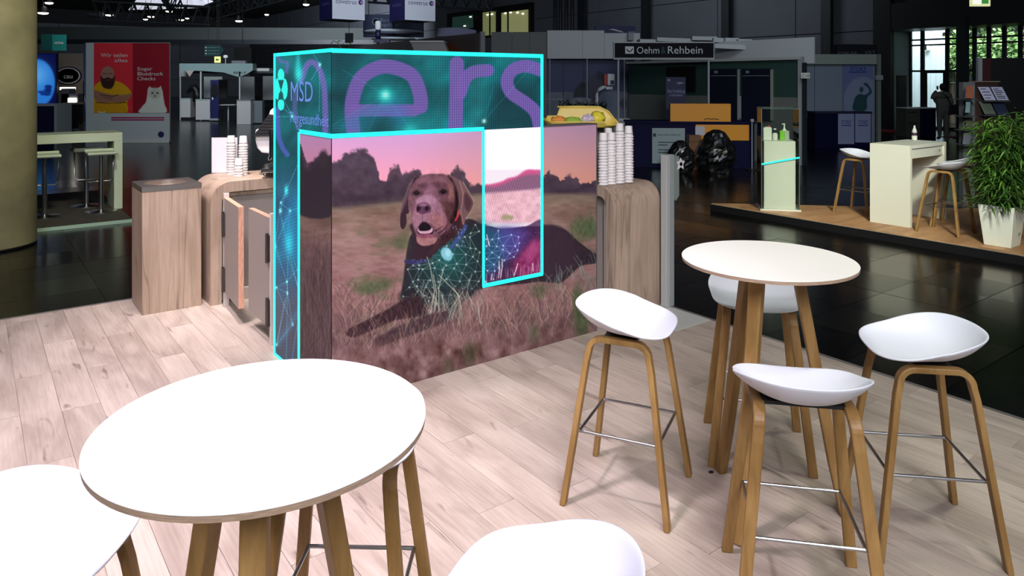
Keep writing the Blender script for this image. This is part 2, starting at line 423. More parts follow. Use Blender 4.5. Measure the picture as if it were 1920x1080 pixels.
for (x, y), ang, lab, grp, z in (
    ((1.199, 3.557), math.atan2(-0.438, -0.096), 'white bar stool half hidden behind the ringed round table, near the black tiles', G1, 0),
    ((0.998, 2.517), math.atan2(0.451, 0.089), 'white bar stool with its back to the camera, in front of the ringed round table', G1, 0),
    ((1.632, 2.908), math.atan2(0.064, -0.434), 'white bar stool closest to the platform edge, beyond the ringed round table', G1, 0),
    ((0.036, 1.47), math.atan2(0.38, -0.92), 'white bar stool seat cut off by the bottom frame edge, seen from above', G1, 0),
    ((-1.10, 1.66), 0.02, 'white bar stool cut off by the side frame edge next to the nearest table', G1, 0),
    ((-0.490, 2.165), math.atan2(-1, -0.03), 'bar stool almost wholly hidden under the top of the nearest table', G1, 0),
    ((4.56, 9.526), math.atan2(-0.8, 0.6), 'white bar stool at the far side of the boxy white counter', G2, 0.075),
    ((4.955, 8.284), math.atan2(0.8, -0.6), 'white bar stool at the near side of the boxy counter, closest to the platform edge', G2, 0.075),
    ((5.30, 8.63), math.atan2(0.8, -0.6) + 0.12, 'white bar stool overlapped by another stool near the bamboo planter', G2, 0.075)):
    dup(st0, fam, (x, y, z), ang, lab, grp)

scrap = MB().prism([(-.012, -.006), (.004, -.009), (.013, -.001), (.006, .007), (-.008, .006)], 0, 0.006).build('scrap', M_black, loc=(*Pt(1333, 886, 3.335)[:2], 0.0))
tag(scrap, 'tiny black scrap lying on the pale planks beside the table leg', 'scrap')

# ------------------------------------------------------------------ wooden bin
bn = thing('waste_bin', 'tall square bin of bleached oak with a steel rim and round opening', 'bin', W(-0.55, 2.335), ROT)
MB().box(0, 0.43, 0, 0.44, 0, 0.945).build('bin_body', M_cwood, bn, bevel=0.003)
rimb = MB(); NS = 48; R = 0.165; cx, cy = 0.215, 0.22
inner = [(cx + R * math.cos(2 * math.pi * k / NS), cy + R * math.sin(2 * math.pi * k / NS)) for k in range(NS)]
def sq(a):
    c, s = math.cos(a), math.sin(a); k = 1 / max(abs(c) / 0.217, abs(s) / 0.222)
    return (cx + c * k, cy + s * k)
def sqa(k): return sq(2 * math.pi * k / NS)
outer = [sqa(k) for k in range(NS)]
for cxx, cyy in ((0.432, 0.442), (-0.002, 0.442), (-0.002, -0.002), (0.432, -0.002)):
    kk = min(range(NS), key=lambda q: (outer[q][0] - cxx) ** 2 + (outer[q][1] - cyy) ** 2); outer[kk] = (cxx, cyy)
vs = [(x, y, 0.983) for x, y in outer] + [(x, y, 0.983) for x, y in inner] + [(x, y, 0.945) for x, y in outer] + [(x, y, 0.70) for x, y in inner]
fs = []
for k in range(NS):
    j = (k + 1) % NS
    fs += [(k, j, NS + j, NS + k), (2 * NS + k, 2 * NS + j, j, k), (NS + k, NS + j, 3 * NS + j, 3 * NS + k)]
rimb.add(vs, fs).build('steel_rim', mat('dull_steel', (168, 162, 156), 0.35, metal=0.9), bn)
MB().add([(x, y, 0.70) for x, y in inner], [tuple(range(NS))]).build('liner', M_black, bn)

# ------------------------------------------------------------------ bar counters with rounded ends
def waterfall(x0, x1, h, R, t, back_leg=False):
    """profile in (x, z): rounded top corner at x0"""
    out = [(x0, 0.0)] + [(x0 + R - R * math.cos(a), h - R + R * math.sin(a)) for a in [math.pi / 2 * k / 12 for k in range(13)]] + [(x1, h)]
    r = R - t
    inn = [(x1, h - t)] + [(x0 + R - r * math.sin(a), h - R + r * math.cos(a)) for a in [math.pi / 2 * k / 12 for k in range(13)]] + [(x0 + t, 0.0)]
    return out + inn
CH = 0.985
cl = thing('bar_counter', 'bleached oak bar counter with a rounded end and paper cups, behind the swing doors', 'counter', W(0, 0), ROT)
MB().prism(waterfall(-0.067, 1.95, CH, 0.17, 0.085), 2.262, 2.87, 'y').build('wooden_shell', M_cwood, cl, True, autosmooth=35)
MB().box(0.02, 1.94, 2.30, 2.86, 0.02, 0.895).build('cabinet_front', M_greyboard, cl)
MB().box(0.02, 1.94, 2.285, 2.30, 0.86, 0.898).build('front_rail', M_cwood, cl)
cr = thing('bar_counter', 'bleached oak bar counter with a rounded end and tall cup stacks, beside the frosted post', 'counter', W(0, 0), ROT)
MB().prism(waterfall(0.155, 2.24, CH, 0.16, 0.085), 2.335, 2.862, 'x').build('wooden_shell', M_cwood, cr, True, autosmooth=35)
MB().box(2.40, 2.85, 0.25, 2.24, 0.02, 0.895).build('cabinet_body', M_greyboard, cr)
MB().box(2.352, 2.40, 0.245, 0.275, 0.0, 0.86).build('cabinet_post', mat('light_grey_post', (176, 172, 168), 0.5), cr)

# swing doors closing the staff entrance
M_door = mat('door_grey', (152, 143, 137), 0.5)
M_raw = mat('raw_pine_edge', (214, 160, 132), 0.6, noise=0.2, nscale=20, stretch=(8, 8, 1))
def gate(loc, rz, width, label, hinge_far):
    # local y runs along the door from its near end (0) to its far end (width)
    t = thing('swing_door', label, 'door', loc, rz)
    p = MB().box(-0.019, 0.019, 0, width, 0.118, 0.865).build('door_panel', M_door, t)
    MB().box(-0.0192, 0.0192, 0, width, 0.865, 0.868).box(-0.0192, 0.0192, -0.0015, 0, 0.118, 0.868).build('edge_band', M_raw, p)
    hv = width - 0.015 if hinge_far else 0.015
    for z in (0.22, 0.66):
        MB().box(-0.034, -0.019, hv - 0.03, hv + 0.03, z - 0.09, z + 0.09).cone((-0.032, hv, z - 0.10), (-0.032, hv, z + 0.10), 0.011, n=10).build('hinge', mat('dark_steel', (92, 86, 84), 0.35, metal=0.8), t)
    q = width + 0.002 if hinge_far else -0.032
    MB().box(-0.02, 0.02, q, q + 0.03, 0.0, 0.90).build('hinge_post', mat('white_post', (206, 196, 190), 0.5), t, bevel=0.002)
    return t
gate(W(-0.002, 1.673), ROT - 0.075, 0.523, 'grey swing door hinged to the oak counter, with a raw pine edge', True)
gate(W(0.047, 1.13), ROT, 0.463, 'grey swing door hinged beside the teal edged display block', False)
# what stands on the floor between them
pk = thing('detergent_pack', 'red and white pack standing behind the swing doors', 'pack', W(0.27, v_at(466, 0.27)), ROT)
MB().box(-0.09, 0.16, -0.07, 0.07, 0.17, 0.42).build('bag', mat('pack_red', (196, 30, 38), 0.4), pk, bevel=0.02, seg=3)
MB().box(-0.092, 0.162, -0.072, 0.072, 0.25, 0.36).build('band', mat('pack_blue', (110, 160, 205), 0.4), pk, bevel=0.02)
MB().lathe([(0.05, .42), (0.085, .45), (0.07, .50), (0.03, .545), (0.0001, .55)], 14, (0.03, 0, 0)).build('crumpled_top', mat('pack_white', (214, 206, 200), 0.5, noise=0.5, nscale=18), pk, True)
ct = thing('carton', 'flat white carton under the red and white pack', 'carton', W(0.27, v_at(466, 0.27)), ROT)
MB().box(-0.10, 0.19, -0.10, 0.10, 0.0, 0.10).build('box_body', mat('carton_white', (216, 204, 196), 0.6), ct, bevel=0.004)
MB().box(-0.11, 0.17, -0.08, 0.08, 0.10, 0.17).build('gap_shade', M_dark, ct)  # dark block standing in for the shaded gap under the pack

# ------------------------------------------------------------------ paper cups, standing upside down in stacks
M_cup = mat('cup_paper', (232, 228, 224), 0.55)
M_cupband = mat('cup_print', (150, 145, 142), 0.6)
def cup_mb(r=0.040, h=0.088):
    k = r / 0.040
    return MB().lathe([(0.0375 * k, 0.0), (0.0405 * k, 0.002), (0.0412 * k, 0.006), (0.0400 * k, 0.0105), (0.0355 * k, 0.0112), (0.0295 * k, h - 0.002), (0.0285 * k, h), (0.0265 * k, h), (0.0262 * k, h - 0.006), (0.0001, h - 0.006)], 20)
ORD = ['top', 'second', 'third', 'fourth', 'fifth', 'sixth', 'seventh', 'eighth', 'ninth', 'tenth', 'eleventh', 'twelfth', 'thirteenth', 'fourteenth', 'fifteenth', 'sixteenth', 'seventeenth', 'eighteenth']
proto_cup = None
def cup_stack(x, y, n, z0, where, group):
    global proto_cup
    for k in range(n):
        z = z0 + k * 0.0228
        lab = '%s cup of the %s' % (ORD[n - 1 - k], where)
        if proto_cup is None:
            o = cup_mb().build('paper_cup', M_cup, None, True, autosmooth=40)
            proto_cup = o
        else:
            o = proto_cup.copy(); COL.objects.link(o)
        o.location = (x + random.uniform(-.0012, .0012), y + random.uniform(-.0012, .0012), z)
        o.rotation_euler = (0, 0, random.uniform(0, 6))
        tag(o, lab, 'cup', group)
    band = MB().lathe([(0.0362, 0.026), (0.0356, 0.031)], 20).build('cup_mark', M_cupband, None, True)
    band.parent = o; band.name = 'printed_mark'
GR, GL = 'paper cups on the counter beside the frosted post', 'paper cups on the counter beside the bin'
for px, Y, n, wh in ((1131, 5.69, 15, 'white paper stack right against the dog picture'), (1146, 5.745, 15, 'low white paper stack between two taller ones'),
                     (1162, 5.80, 18, 'tallest white paper stack by the yellow crate'), (1178.5, 5.85, 17, 'white paper stack closest to the frosted post'),
                     (1141, 5.93, 16, 'white paper stack behind the front row')):
    cup_stack(at(px, Y), Y, n, CH, wh, GR)
for px, Y, n, wh in ((433.5, 6.33, 12, 'white paper stack against the white card'), (456, 6.30, 12, 'white paper stack closest to the coffee machine'),
                     (447.5, 6.20, 4, 'short white paper stack near the card')):
    cup_stack(at(px, Y), Y, n, CH, wh, GL)
x, y, _ = Pt(421, 300, 6.42)
hd = thing('card_holder', 'blank white upright card on the counter behind the cups', 'card', (x, y, CH), 0.10)
MB().box(-0.11, 0.11, 0, 0.005, 0, 0.315).build('card', mat('card_white', (228, 222, 224), 0.5), hd)
MB().box(-0.11, 0.11, 0.0, 0.07, 0, 0.006).build('foot', mat('card_white', (228, 222, 224), 0.5), hd)

# ------------------------------------------------------------------ coffee machine
x, y, _ = Pt(500, 300, 6.25)
cm = thing('coffee_machine', 'white and chrome coffee machine with a black ribbed side, behind the display block', 'coffee machine', (x, y, CH), 0.25)
M_cm = mat('machine_white', (232, 228, 226), 0.25, coat=0.4); M_chr = mat('chrome', (210, 210, 214), 0.08, metal=1.0)
MB().box(-0.03, 0.42, -0.22, 0.20, 0.05, 0.085).build('drip_tray', M_chr, cm, bevel=0.006)
for sx, sy in ((0.0, -0.17), (0.38, -0.17), (0.0, 0.15), (0.38, 0.15)):
    MB().lathe([(0.016, 0), (0.016, 0.05)], 12, (sx, sy, 0)).build('foot', M_chr, cm, True)
body = MB().prism([(-0.09, 0.30), (-0.075, 0.24), (-0.04, 0.20), (0.08, 0.18), (0.40, 0.18), (0.40, 0.40), (-0.09, 0.40)], -0.02, 0.2, 'y').build('body', M_cm, cm, bevel=0.015, seg=3)
rb = MB()
for k in range(7):
    z = 0.345 + 0.026 * k; s = 0.018 * k
    rb.box(-0.10 + s, 0.05 + s * 0.6, -0.05, 0.19, z, z + 0.018)
    rb.box(-0.09 + s, 0.05 + s * 0.6, -0.04, 0.18, z + 0.018, z + 0.026)
tag(rb.build('ribbed_side', M_black, cm), kind='stuff')
MB().lathe([(0.145, 0.0), (0.145, 0.03), (0.125, 0.09), (0.075, 0.135), (0.0001, 0.15)], 28, (0.15, 0.07, 0.47)).build('dome', M_cm, cm, True)
MB().cone((0.05, -0.08, 0.16), (0.05, -0.08, 0.40), 0.026, n=16).cone((0.05, -0.08, 0.14), (0.05, -0.08, 0.17), 0.034, n=16).build('brew_group', M_chr, cm, True, autosmooth=40)
MB().cone((0.10, -0.08, 0.12), (0.10, -0.08, 0.34), 0.012, n=10).tube([(0.05, -0.10, 0.15), (0.045, -0.17, 0.145), (0.04, -0.24, 0.15)], 0.013).build('handle', M_black, cm, True)
MB().box(0.02, 0.40, -0.02, 0.18, 0.085, 0.20).build('back_plate', M_chr, cm)

# ------------------------------------------------------------------ yellow crate on its cabinet
x, y, _ = W(2.60, 1.0)
cb = thing('cooler_box', 'plain grey box on the counter carrying the yellow crate', 'box', (x, y, CH), ROT)
MB().box(-0.25, 0.25, -0.20, 0.20, 0.0, 1.40 - CH).build('body', mat('cabinet_grey', (120, 118, 114), 0.5), cb, bevel=0.004)
MB().box(-0.258, -0.25, -0.18, 0.18, 0.03, 0.36).build('door', mat('cabinet_dark', (62, 60, 58), 0.5), cb, bevel=0.003)
x, y, _ = Pt(1090, 238, 6.35)
cy_ = thing('crate', 'yellow plastic crate with cloths in it, above the dog picture', 'crate', (x, y, 1.40), 0)
M_yel = mat('crate_yellow', (226, 200, 92), 0.45); NT = 64
def crate_rim(t):
    c, s = math.cos(t), math.sin(t); n = 5
    X = 0.335 * math.copysign(abs(c) ** (2 / n), c); Y = 0.185 * math.copysign(abs(s) ** (2 / n), s)
    z = 0.05
    if Y > 0.12: z = 0.165 if X > -0.20 else 0.085
    if X > 0.18: z = min(z, max(0.02, 0.165 - 0.145 * ((X - 0.18) / 0.155) ** 1.6)) if Y > 0.12 else 0.02
    if X < -0.30: z = 0.06
    return X, Y, z
mbc = MB(); NR = 6
for i in range(NR + 1):
    for k in range(NT):
        X, Y, z = crate_rim(2 * math.pi * k / NT); q = 0.86 + 0.14 * (i / NR)
        mbc.v.append((X * q, Y * q, 0.004 + (z) * i / NR))
for i in range(NR):
    for k in range(NT):
        a, b = i * NT + k, i * NT + (k + 1) % NT; mbc.f.append((a, b, b + NT, a + NT))
mbc.f.append(tuple(range(NT - 1, -1, -1)))
mbc.build('crate_shell', M_yel, cy_, True, solid=0.008, autosmooth=50)
MB().tube([(-0.20, .178, .168), (0.0, .182, .170), (0.18, .178, .166), (0.26, 0.165, .125), (0.315, 0.14, .055), (0.335, 0.08, .024)], 0.009, 8).build('rolled_rim', M_yel, cy_, True)
def lump(name, mt, parent, c, r, sx, sy, sz, seed):
    rnd = random.Random(seed); mb = MB(); n, m = 16, 9
    for i in range(m + 1):
        a = math.pi * i / m
        for k in range(n):
            b = 2 * math.pi * k / n; q = r * (1 + rnd.uniform(-.28, .22))
            mb.v.append((c[0] + sx * q * math.sin(a) * math.cos(b), c[1] + sy * q * math.sin(a) * math.sin(b), c[2] + sz * q * math.cos(a)))
    for i in range(m):
        for k in range(n): mb.f.append((i * n + k, i * n + n + k, i * n + n + (k + 1) % n, i * n + (k + 1) % n))
    return mb.build(name, mt, parent, True)
def loose(name, label, cat, mt, dx, dy, dz, r, sx, sy, sz, seed):
    t = lump(name, mt, None, (0, 0, 0), r, sx, sy, sz, seed); t.location = (x + dx, y + dy, 1.40 + dz); return tag(t, label, cat)
loose('cloth', 'orange cloth bunched in the yellow crate', 'cloth', mat('cloth_orange', (232, 150, 66), 0.8), -0.20, 0.0, 0.05, 0.06, 1.1, 1, 0.7, 3)
loose('cloth', 'lime green cloth bunched in the yellow crate', 'cloth', mat('cloth_green', (170, 206, 72), 0.8), -0.08, -0.04, 0.04, 0.07, 1.2, 1, 0.65, 4)
loose('tissue', 'crumpled white and purple tissue in the yellow crate', 'tissue', mat('tissue', (212, 196, 206), 0.8, noise=0.4, nscale=40), 0.055, -0.04, 0.06, 0.05, 1.1, 1, 1.0, 5)
loose('bag', 'bright yellow plastic bag standing in the crate', 'bag', mat('bag_yellow', (234, 218, 64), 0.4), 0.14, 0.02, 0.065, 0.075, 0.95, 0.8, 0.9, 6)

# ------------------------------------------------------------------ frosted post with a tilted panel
x, y, _ = Pt(1252, 0, 5.79)
po = thing('sanitizer_post', 'grey post with a frosted tilted panel and a white flower tag', 'post', (x, y, 0), ROT)
M_ac = mat('post_grey', (150, 156, 154), 0.35)
MB().box(-0.05, -0.012, -0.03, 0.03, 0.006, 1.215).build('post', mat('post_light', (176, 178, 174), 0.4), po, bevel=0.004)
MB().box(-0.012, 0.045, -0.03, 0.03, 0.006, 1.215).build('side_cover', M_ac, po, bevel=0.004)
MB().box(-0.40, 0.0, -0.42, 0.05, 0.0, 0.006).build('base_plate', mat('plate_grey', (188, 190, 184), 0.4), po)
pn = MB().prism([(0.055, 0.86), (0.085, 0.835), (0.125, 0.875), (0.125, 1.195), (0.055, 1.20)], -0.012, 0.012, 'y').build('panel', mat('frosted_green', (128, 142, 132), 0.4), po, bevel=0.003)
MB().box(0.045, 0.06, -0.01, 0.01, 0.93, 1.17).build('bracket', M_ac, po)
MB().tube([(0.06, -0.02, 1.20), (0.10, -0.02, 1.235), (0.19, -0.02, 1.262)], 0.004, 6).build('arm', M_ac, po)
fl = [(0.0, 0.05), (0.018, 0.022), (0.05, 0.02), (0.028, -0.006), (0.036, -0.045), (0.0, -0.024), (-0.036, -0.045), (-0.028, -0.006), (-0.05, 0.02), (-0.018, 0.022)]
ft = MB().prism([(px_ + 0.135, pz_ + 1.13) for px_, pz_ in fl], -0.02, -0.014, 'y').build('flower_tag', mat('tag_white', (228, 226, 222), 0.5), po)
tag(ft, 'white flower shaped tag')
MB().lathe([(0.012, 0), (0.016, 0.0), (0.016, 0.003)], 14).build('tag_mark', M_black, ft, loc=(0.135, -0.0205, 1.13))
ft_mark = [o for o in kids(ft)][0]; ft_mark.rotation_euler = (math.pi / 2, 0, 0)
# ------------------------------------------------------------------ painted prints and screens (colour per grid point)
def nrand(seed): return np.random.RandomState(seed)
def vnoise(x, y, seed):
    g = nrand(seed).rand(257, 257); g[256] = g[0]; g[:, 256] = g[:, 0]
    xi = np.floor(x).astype(int); yi = np.floor(y).astype(int); fx = x - xi; fy = y - yi
    fx = fx * fx * (3 - 2 * fx); fy = fy * fy * (3 - 2 * fy); xi &= 255; yi &= 255
    return (g[yi, xi] * (1 - fx) + g[yi, xi + 1] * fx) * (1 - fy) + (g[yi + 1, xi] * (1 - fx) + g[yi + 1, xi + 1] * fx) * fy
def fbm(x, y, seed, o=4):
    s = 0; a = 0.5; t = 0
    for k in range(o): s = s + a * vnoise(x * 2 ** k + 17 * k, y * 2 ** k + 5 * k, seed + k); t += a; a *= 0.5
    return s / t
def catmull(p, closed=True, k=6):
    p = [np.array(q, float) for q in p]; n = len(p); out = []
    for i in range(n if closed else n - 1):
        a, b, c, d = (p[(i + j) % n] for j in (-1, 0, 1, 2)) if closed else (p[max(i - 1, 0)], p[i], p[i + 1], p[min(i + 2, n - 1)])
        for t in np.arange(k) / k:
            out.append(0.5 * (2 * b + (c - a) * t + (2 * a - 5 * b + 4 * c - d) * t * t + (3 * b - a - 3 * c + d) * t ** 3))
    if not closed: out.append(p[-1])
    return np.array(out)
class Canvas:
    def __init__(s, PX, PY): s.X = PX; s.Y = PY; s.C = np.zeros(PX.shape + (3,)); s.x0 = PX[0]
    def win(s, x0, x1, y0, y1):
        c0, c1 = np.searchsorted(s.x0, [x0, x1]); c0 = max(0, c0 - 1); c1 = min(s.X.shape[1], c1 + 1)
        if c1 <= c0: return None
        lo, hi = [], []
        for c in (c0, c1 - 1):
            q = s.Y[:, c]; lo.append(np.searchsorted(q, y0)); hi.append(np.searchsorted(q, y1))
        r0 = max(0, min(lo) - 1); r1 = min(s.X.shape[0], max(hi) + 1)
        if r1 <= r0: return None
        return slice(r0, r1), slice(c0, c1)
    def mix(s, w, m, col):
        m = m[..., None]; col = np.asarray(col, float)
        if col.ndim == 3 and col.shape[:2] == s.X.shape: col = col[w]
        s.C[w] = s.C[w] * (1 - m) + col * m
    def fill(s, col): s.C[:] = col
    def full(s, m, col): s.mix((slice(None), slice(None)), np.clip(m, 0, 1) * np.ones(s.X.shape), col)
    def poly(s, pts, col, soft=0.8, alpha=1.0, smooth=True, k=5):
        p = catmull(pts, True, k) if smooth else np.array(pts, float)
        m = soft + 1
        w = s.win(p[:, 0].min() - m, p[:, 0].max() + m, p[:, 1].min() - m, p[:, 1].max() + m)
        if w is None: return
        X, Y = s.X[w], s.Y[w]; ins = np.zeros(X.shape, bool); d2 = np.full(X.shape, 1e9)
        for i in range(len(p)):
            (xa, ya), (xb, yb) = p[i - 1], p[i]
            ex, ey = xb - xa, yb - ya; L2 = ex * ex + ey * ey + 1e-9
            t = np.clip(((X - xa) * ex + (Y - ya) * ey) / L2, 0, 1)
            d2 = np.minimum(d2, (X - xa - t * ex) ** 2 + (Y - ya - t * ey) ** 2)
            if ya != yb: ins ^= ((ya > Y) != (yb > Y)) & (X < ex * (Y - ya) / (yb - ya) + xa)
        d = np.sqrt(d2); d = np.where(ins, d, -d)
        a = np.clip(0.5 + d / (2 * soft), 0, 1); a = a * a * (3 - 2 * a) * alpha
        s.mix(w, a, col)
    def ell(s, cx, cy, rx, ry, col, soft=0.3, alpha=1.0, rot=0.0):
        r = max(rx, ry) * (1 + soft) + 1
        w = s.win(cx - r, cx + r, cy - r, cy + r)
        if w is None: return
        X, Y = s.X[w] - cx, s.Y[w] - cy; c, q = math.cos(rot), math.sin(rot)
        d = np.sqrt(((X * c + Y * q) / rx) ** 2 + ((-X * q + Y * c) / ry) ** 2)
        a = np.clip((1 + soft - d) / (2 * soft), 0, 1); s.mix(w, a * a * (3 - 2 * a) * alpha, col)
    def glow(s, cx, cy, r, col, alpha=1.0, ry=None):
        ry = ry or r
        w = s.win(cx - 3 * r, cx + 3 * r, cy - 3 * ry, cy + 3 * ry)
        if w is None: return
        s.mix(w, alpha * np.exp(-((s.X[w] - cx) / r) ** 2 - ((s.Y[w] - cy) / ry) ** 2), col)
    def line(s, pts, col, wd=1.0, alpha=1.0, soft=0.7):
        for i in range(len(pts) - 1):
            (xa, ya), (xb, yb) = pts[i], pts[i + 1]; m = wd + soft + 0.5
            w = s.win(min(xa, xb) - m, max(xa, xb) + m, min(ya, yb) - m, max(ya, yb) + m)
            if w is None: continue
            X, Y = s.X[w], s.Y[w]; ex, ey = xb - xa, yb - ya
            t = np.clip(((X - xa) * ex + (Y - ya) * ey) / (ex * ex + ey * ey + 1e-9), 0, 1)
            d = np.sqrt((X - xa - t * ex) ** 2 + (Y - ya - t * ey) ** 2)
            s.mix(w, np.clip((wd / 2 + soft - d) / (2 * soft), 0, 1) * alpha, col)
def lin_np(c):
    c = np.clip(c / 255.0, 0, 1)
    return np.where(c <= 0.04045, c / 12.92, ((c + 0.055) / 1.055) ** 2.4)
def print_mesh(name, cv, P, material, parent, keep=None, gain=1.0):
    """grid mesh carrying the canvas colours; P = (rows, cols, 3) local positions"""
    nr, nc = cv.X.shape
    idx = np.arange(nr * nc).reshape(nr, nc)
    q = np.stack([idx[:-1, :-1], idx[1:, :-1], idx[1:, 1:], idx[:-1, 1:]], -1).reshape(-1, 4)
    if keep is not None: q = q[keep[:-1, :-1].ravel()]
    used, inv = np.unique(q, return_inverse=True); q = inv.reshape(-1, 4)
    co = P.reshape(-1, 3)[used]; colr = lin_np(cv.C.reshape(-1, 3)[used]) * gain
    me = bpy.data.meshes.new(name)
    me.vertices.add(len(co)); me.vertices.foreach_set('co', co.astype(np.float32).ravel())
    me.loops.add(q.size); me.loops.foreach_set('vertex_index', q.astype(np.int32).ravel())
    me.polygons.add(len(q)); me.polygons.foreach_set('loop_start', np.arange(0, q.size, 4, dtype=np.int32))
    me.update(calc_edges=True)
    at_ = me.attributes.new('print', 'FLOAT_COLOR', 'POINT')
    at_.data.foreach_set('color', np.concatenate([colr, np.ones((len(co), 1))], 1).astype(np.float32).ravel())
    me.materials.append(material)
    o = bpy.data.objects.new(name, me); COL.objects.link(o)
    if parent: o.parent = parent
    return o

BW, BH, BD = 2.002, 1.98, 0.942                # display block: width, height, depth of the side
LU0, LU1, LZ0, LZ1, LV = 1.012, 1.507, 0.488, 1.488, 0.478
# picture coordinates (x, y) are those of the layout sheet of this block's two faces
def face_xy(kind, c, z):
    if kind == 'front': x = C0X + c * UA[0]; y = C0Y + c * UA[1]
    else: x = C0X + c * VA[0]; y = C0Y + c * VA[1]
    return CX + F * x / y, HY + F * (EYE - z) / y
def face_canvas(kind, c0, c1, z0, z1, nc, nr):
    cc = np.linspace(c0, c1, nc); zz = np.linspace(z1, z0, nr)
    C, Z = np.meshgrid(cc, zz); px, py = face_xy(kind, C, Z)
    if kind == 'front': P = np.stack([C, np.full(C.shape, -0.004), Z], -1)
    else: P = np.stack([np.full(C.shape, -0.004), C, Z], -1)
    return Canvas(px, py), C, Z, P

def landscape(cv, X, Y):
    """dusk sky, blurred trees, stubble field"""
    n = fbm(X / 60, Y / 40, 3)
    t = np.clip((Y - 240) / 110, 0, 1)[..., None]
    sky_l = np.array((206, 164, 214)) * (1 - t) + np.array((246, 162, 176)) * t
    sky_r = np.array((178, 142, 164)) * (1 - t) + np.array((218, 152, 128)) * t
    k = np.clip((X - 760) / 260, 0, 1)[..., None]
    cv.C[:] = sky_l * (1 - k) + sky_r * k
    # field
    f = np.clip((Y - 352 - np.clip((760 - X) / 200, 0, 1) * 34) / 10, 0, 1)
    tt = np.clip((Y - 370) / 150, 0, 1)[..., None]
    field = np.array((128, 106, 92)) * (1 - tt) + np.array((142, 106, 104)) * tt
    field = field + ((n - 0.5) * 44)[..., None] + ((fbm(X / 16, Y / 5, 9) - 0.5) * 34)[..., None]
    grn = np.clip((fbm(X / 45, Y / 18, 21) - 0.56) * 6, 0, 1) * np.clip((Y - 395) / 60, 0, 1)
    field = field * (1 - 0.45 * grn[..., None]) + np.array((84, 96, 62)) * 0.45 * grn[..., None]
    cv.full(f, field)
    # tree lines: a noisy skyline, out of focus
    prof = [(530, 268), (563, 268), (570, 285), (577, 306), (590, 300), (602, 288), (612, 286), (622, 306), (634, 300), (647, 291), (660, 283), (673, 279), (688, 282), (698, 292), (706, 312), (712, 336), (724, 338), (730, 318), (738, 311), (747, 313), (754, 330), (763, 321), (777, 316), (789, 324), (800, 342), (838, 342), (846, 324), (858, 314), (868, 320), (878, 342), (890, 347), (897, 342), (905, 352), (960, 350), (985, 335), (1010, 340), (1018, 330), (1030, 324), (1042, 328), (1050, 338), (1066, 330), (1078, 334), (1088, 344), (1106, 342), (1118, 335), (1130, 335)]
    top = np.interp(X, [p[0] for p in prof], [p[1] for p in prof]) + (fbm(X / 9, Y / 9, 33) - 0.5) * 16 + (fbm(X / 3.5, Y / 3.5, 35) - 0.5) * 6
    sf = np.where(X > 1000, 2.2, 4.5)
    tm = np.clip((Y - top) / sf * 0.5 + 0.5, 0, 1); tm = tm * tm * (3 - 2 * tm) * np.clip((394 - np.clip((X - 640) / 260, 0, 1) * 26 - Y) / 8, 0, 1)
    tree = np.array((70, 58, 70)) + ((fbm(X / 14, Y / 12, 37) - 0.5) * 34)[..., None] + (np.clip((340 - Y) / 60, 0, 1) * (X > 720) * 26)[..., None] * np.array((1, .35, .3))
    tree = tree - (np.clip((Y - 330) / 50, 0, 1) * 14)[..., None]
    cv.full(tm * 0.97, tree)
    cv.full(np.clip(1 - np.abs(Y - 392 + np.clip((X - 640) / 200, 0, 1) * 22) / 14, 0, 1) * 0.4 * (Y > 340), np.array((112, 104, 88)))

def grass(cv, n, box, seed, cols, h=(14, 40), wd=(0.7, 1.5), cond=None, alpha=0.75):
    rnd = random.Random(seed)
    for _ in range(n):
        x = rnd.uniform(box[0], box[1]); y = rnd.uniform(box[2], box[3])
        if cond and not cond(x, y): continue
        hh = rnd.uniform(*h); b = rnd.uniform(-0.75, 0.75) * hh; c = np.array(rnd.choice(cols)) * rnd.uniform(0.75, 1.15)
        cv.line([(x, y), (x + b * 0.35, y - hh * 0.55), (x + b, y - hh)], c, rnd.uniform(*wd), alpha * rnd.uniform(0.5, 1))

HAY = [(150, 120, 112), (130, 98, 98), (176, 150, 136), (104, 76, 80), (118, 98, 84), (80, 60, 66)]
BODY = [(762, 470), (770, 440), (790, 425), (850, 420), (880, 410), (905, 421), (940, 424), (1000, 422), (1035, 421), (1060, 430), (1082, 450), (1102, 466), (1124, 480), (1124, 492), (1090, 498), (1070, 514), (1050, 530), (1015, 528), (980, 532), (905, 540), (880, 556), (850, 580), (830, 600), (800, 604), (770, 590), (752, 560), (756, 520)]
def wire(cv, poly, col, seed, step, alpha, wd=0.8, nodes=True):
    rnd = random.Random(seed); pts = {}
    x0, x1 = min(p[0] for p in poly), max(p[0] for p in poly); y0, y1 = min(p[1] for p in poly), max(p[1] for p in poly)
    ni = int((x1 - x0) / step) + 2; nj = int((y1 - y0) / (step * .87)) + 2
    for j in range(nj):
        for i in range(ni):
            pts[i, j] = (x0 + (i + (j & 1) * .5) * step + rnd.uniform(-.33, .33) * step, y0 + j * step * .87 + rnd.uniform(-.33, .33) * step)
    ok = {k: in_poly(p[0], p[1], poly) for k, p in pts.items()}
    for (i, j), p in pts.items():
        if not ok[i, j]: continue
        for q in ((i + 1, j), (i + (j & 1), j + 1), (i + (j & 1) - 1, j + 1)):
            if q in pts and (ok[q]): cv.line([p, pts[q]], col, wd, alpha * rnd.uniform(0.55, 1))
        if nodes: cv.ell(p[0], p[1], 1.6, 1.6, np.minimum(255, np.array(col) * 1.15), 0.5, alpha)

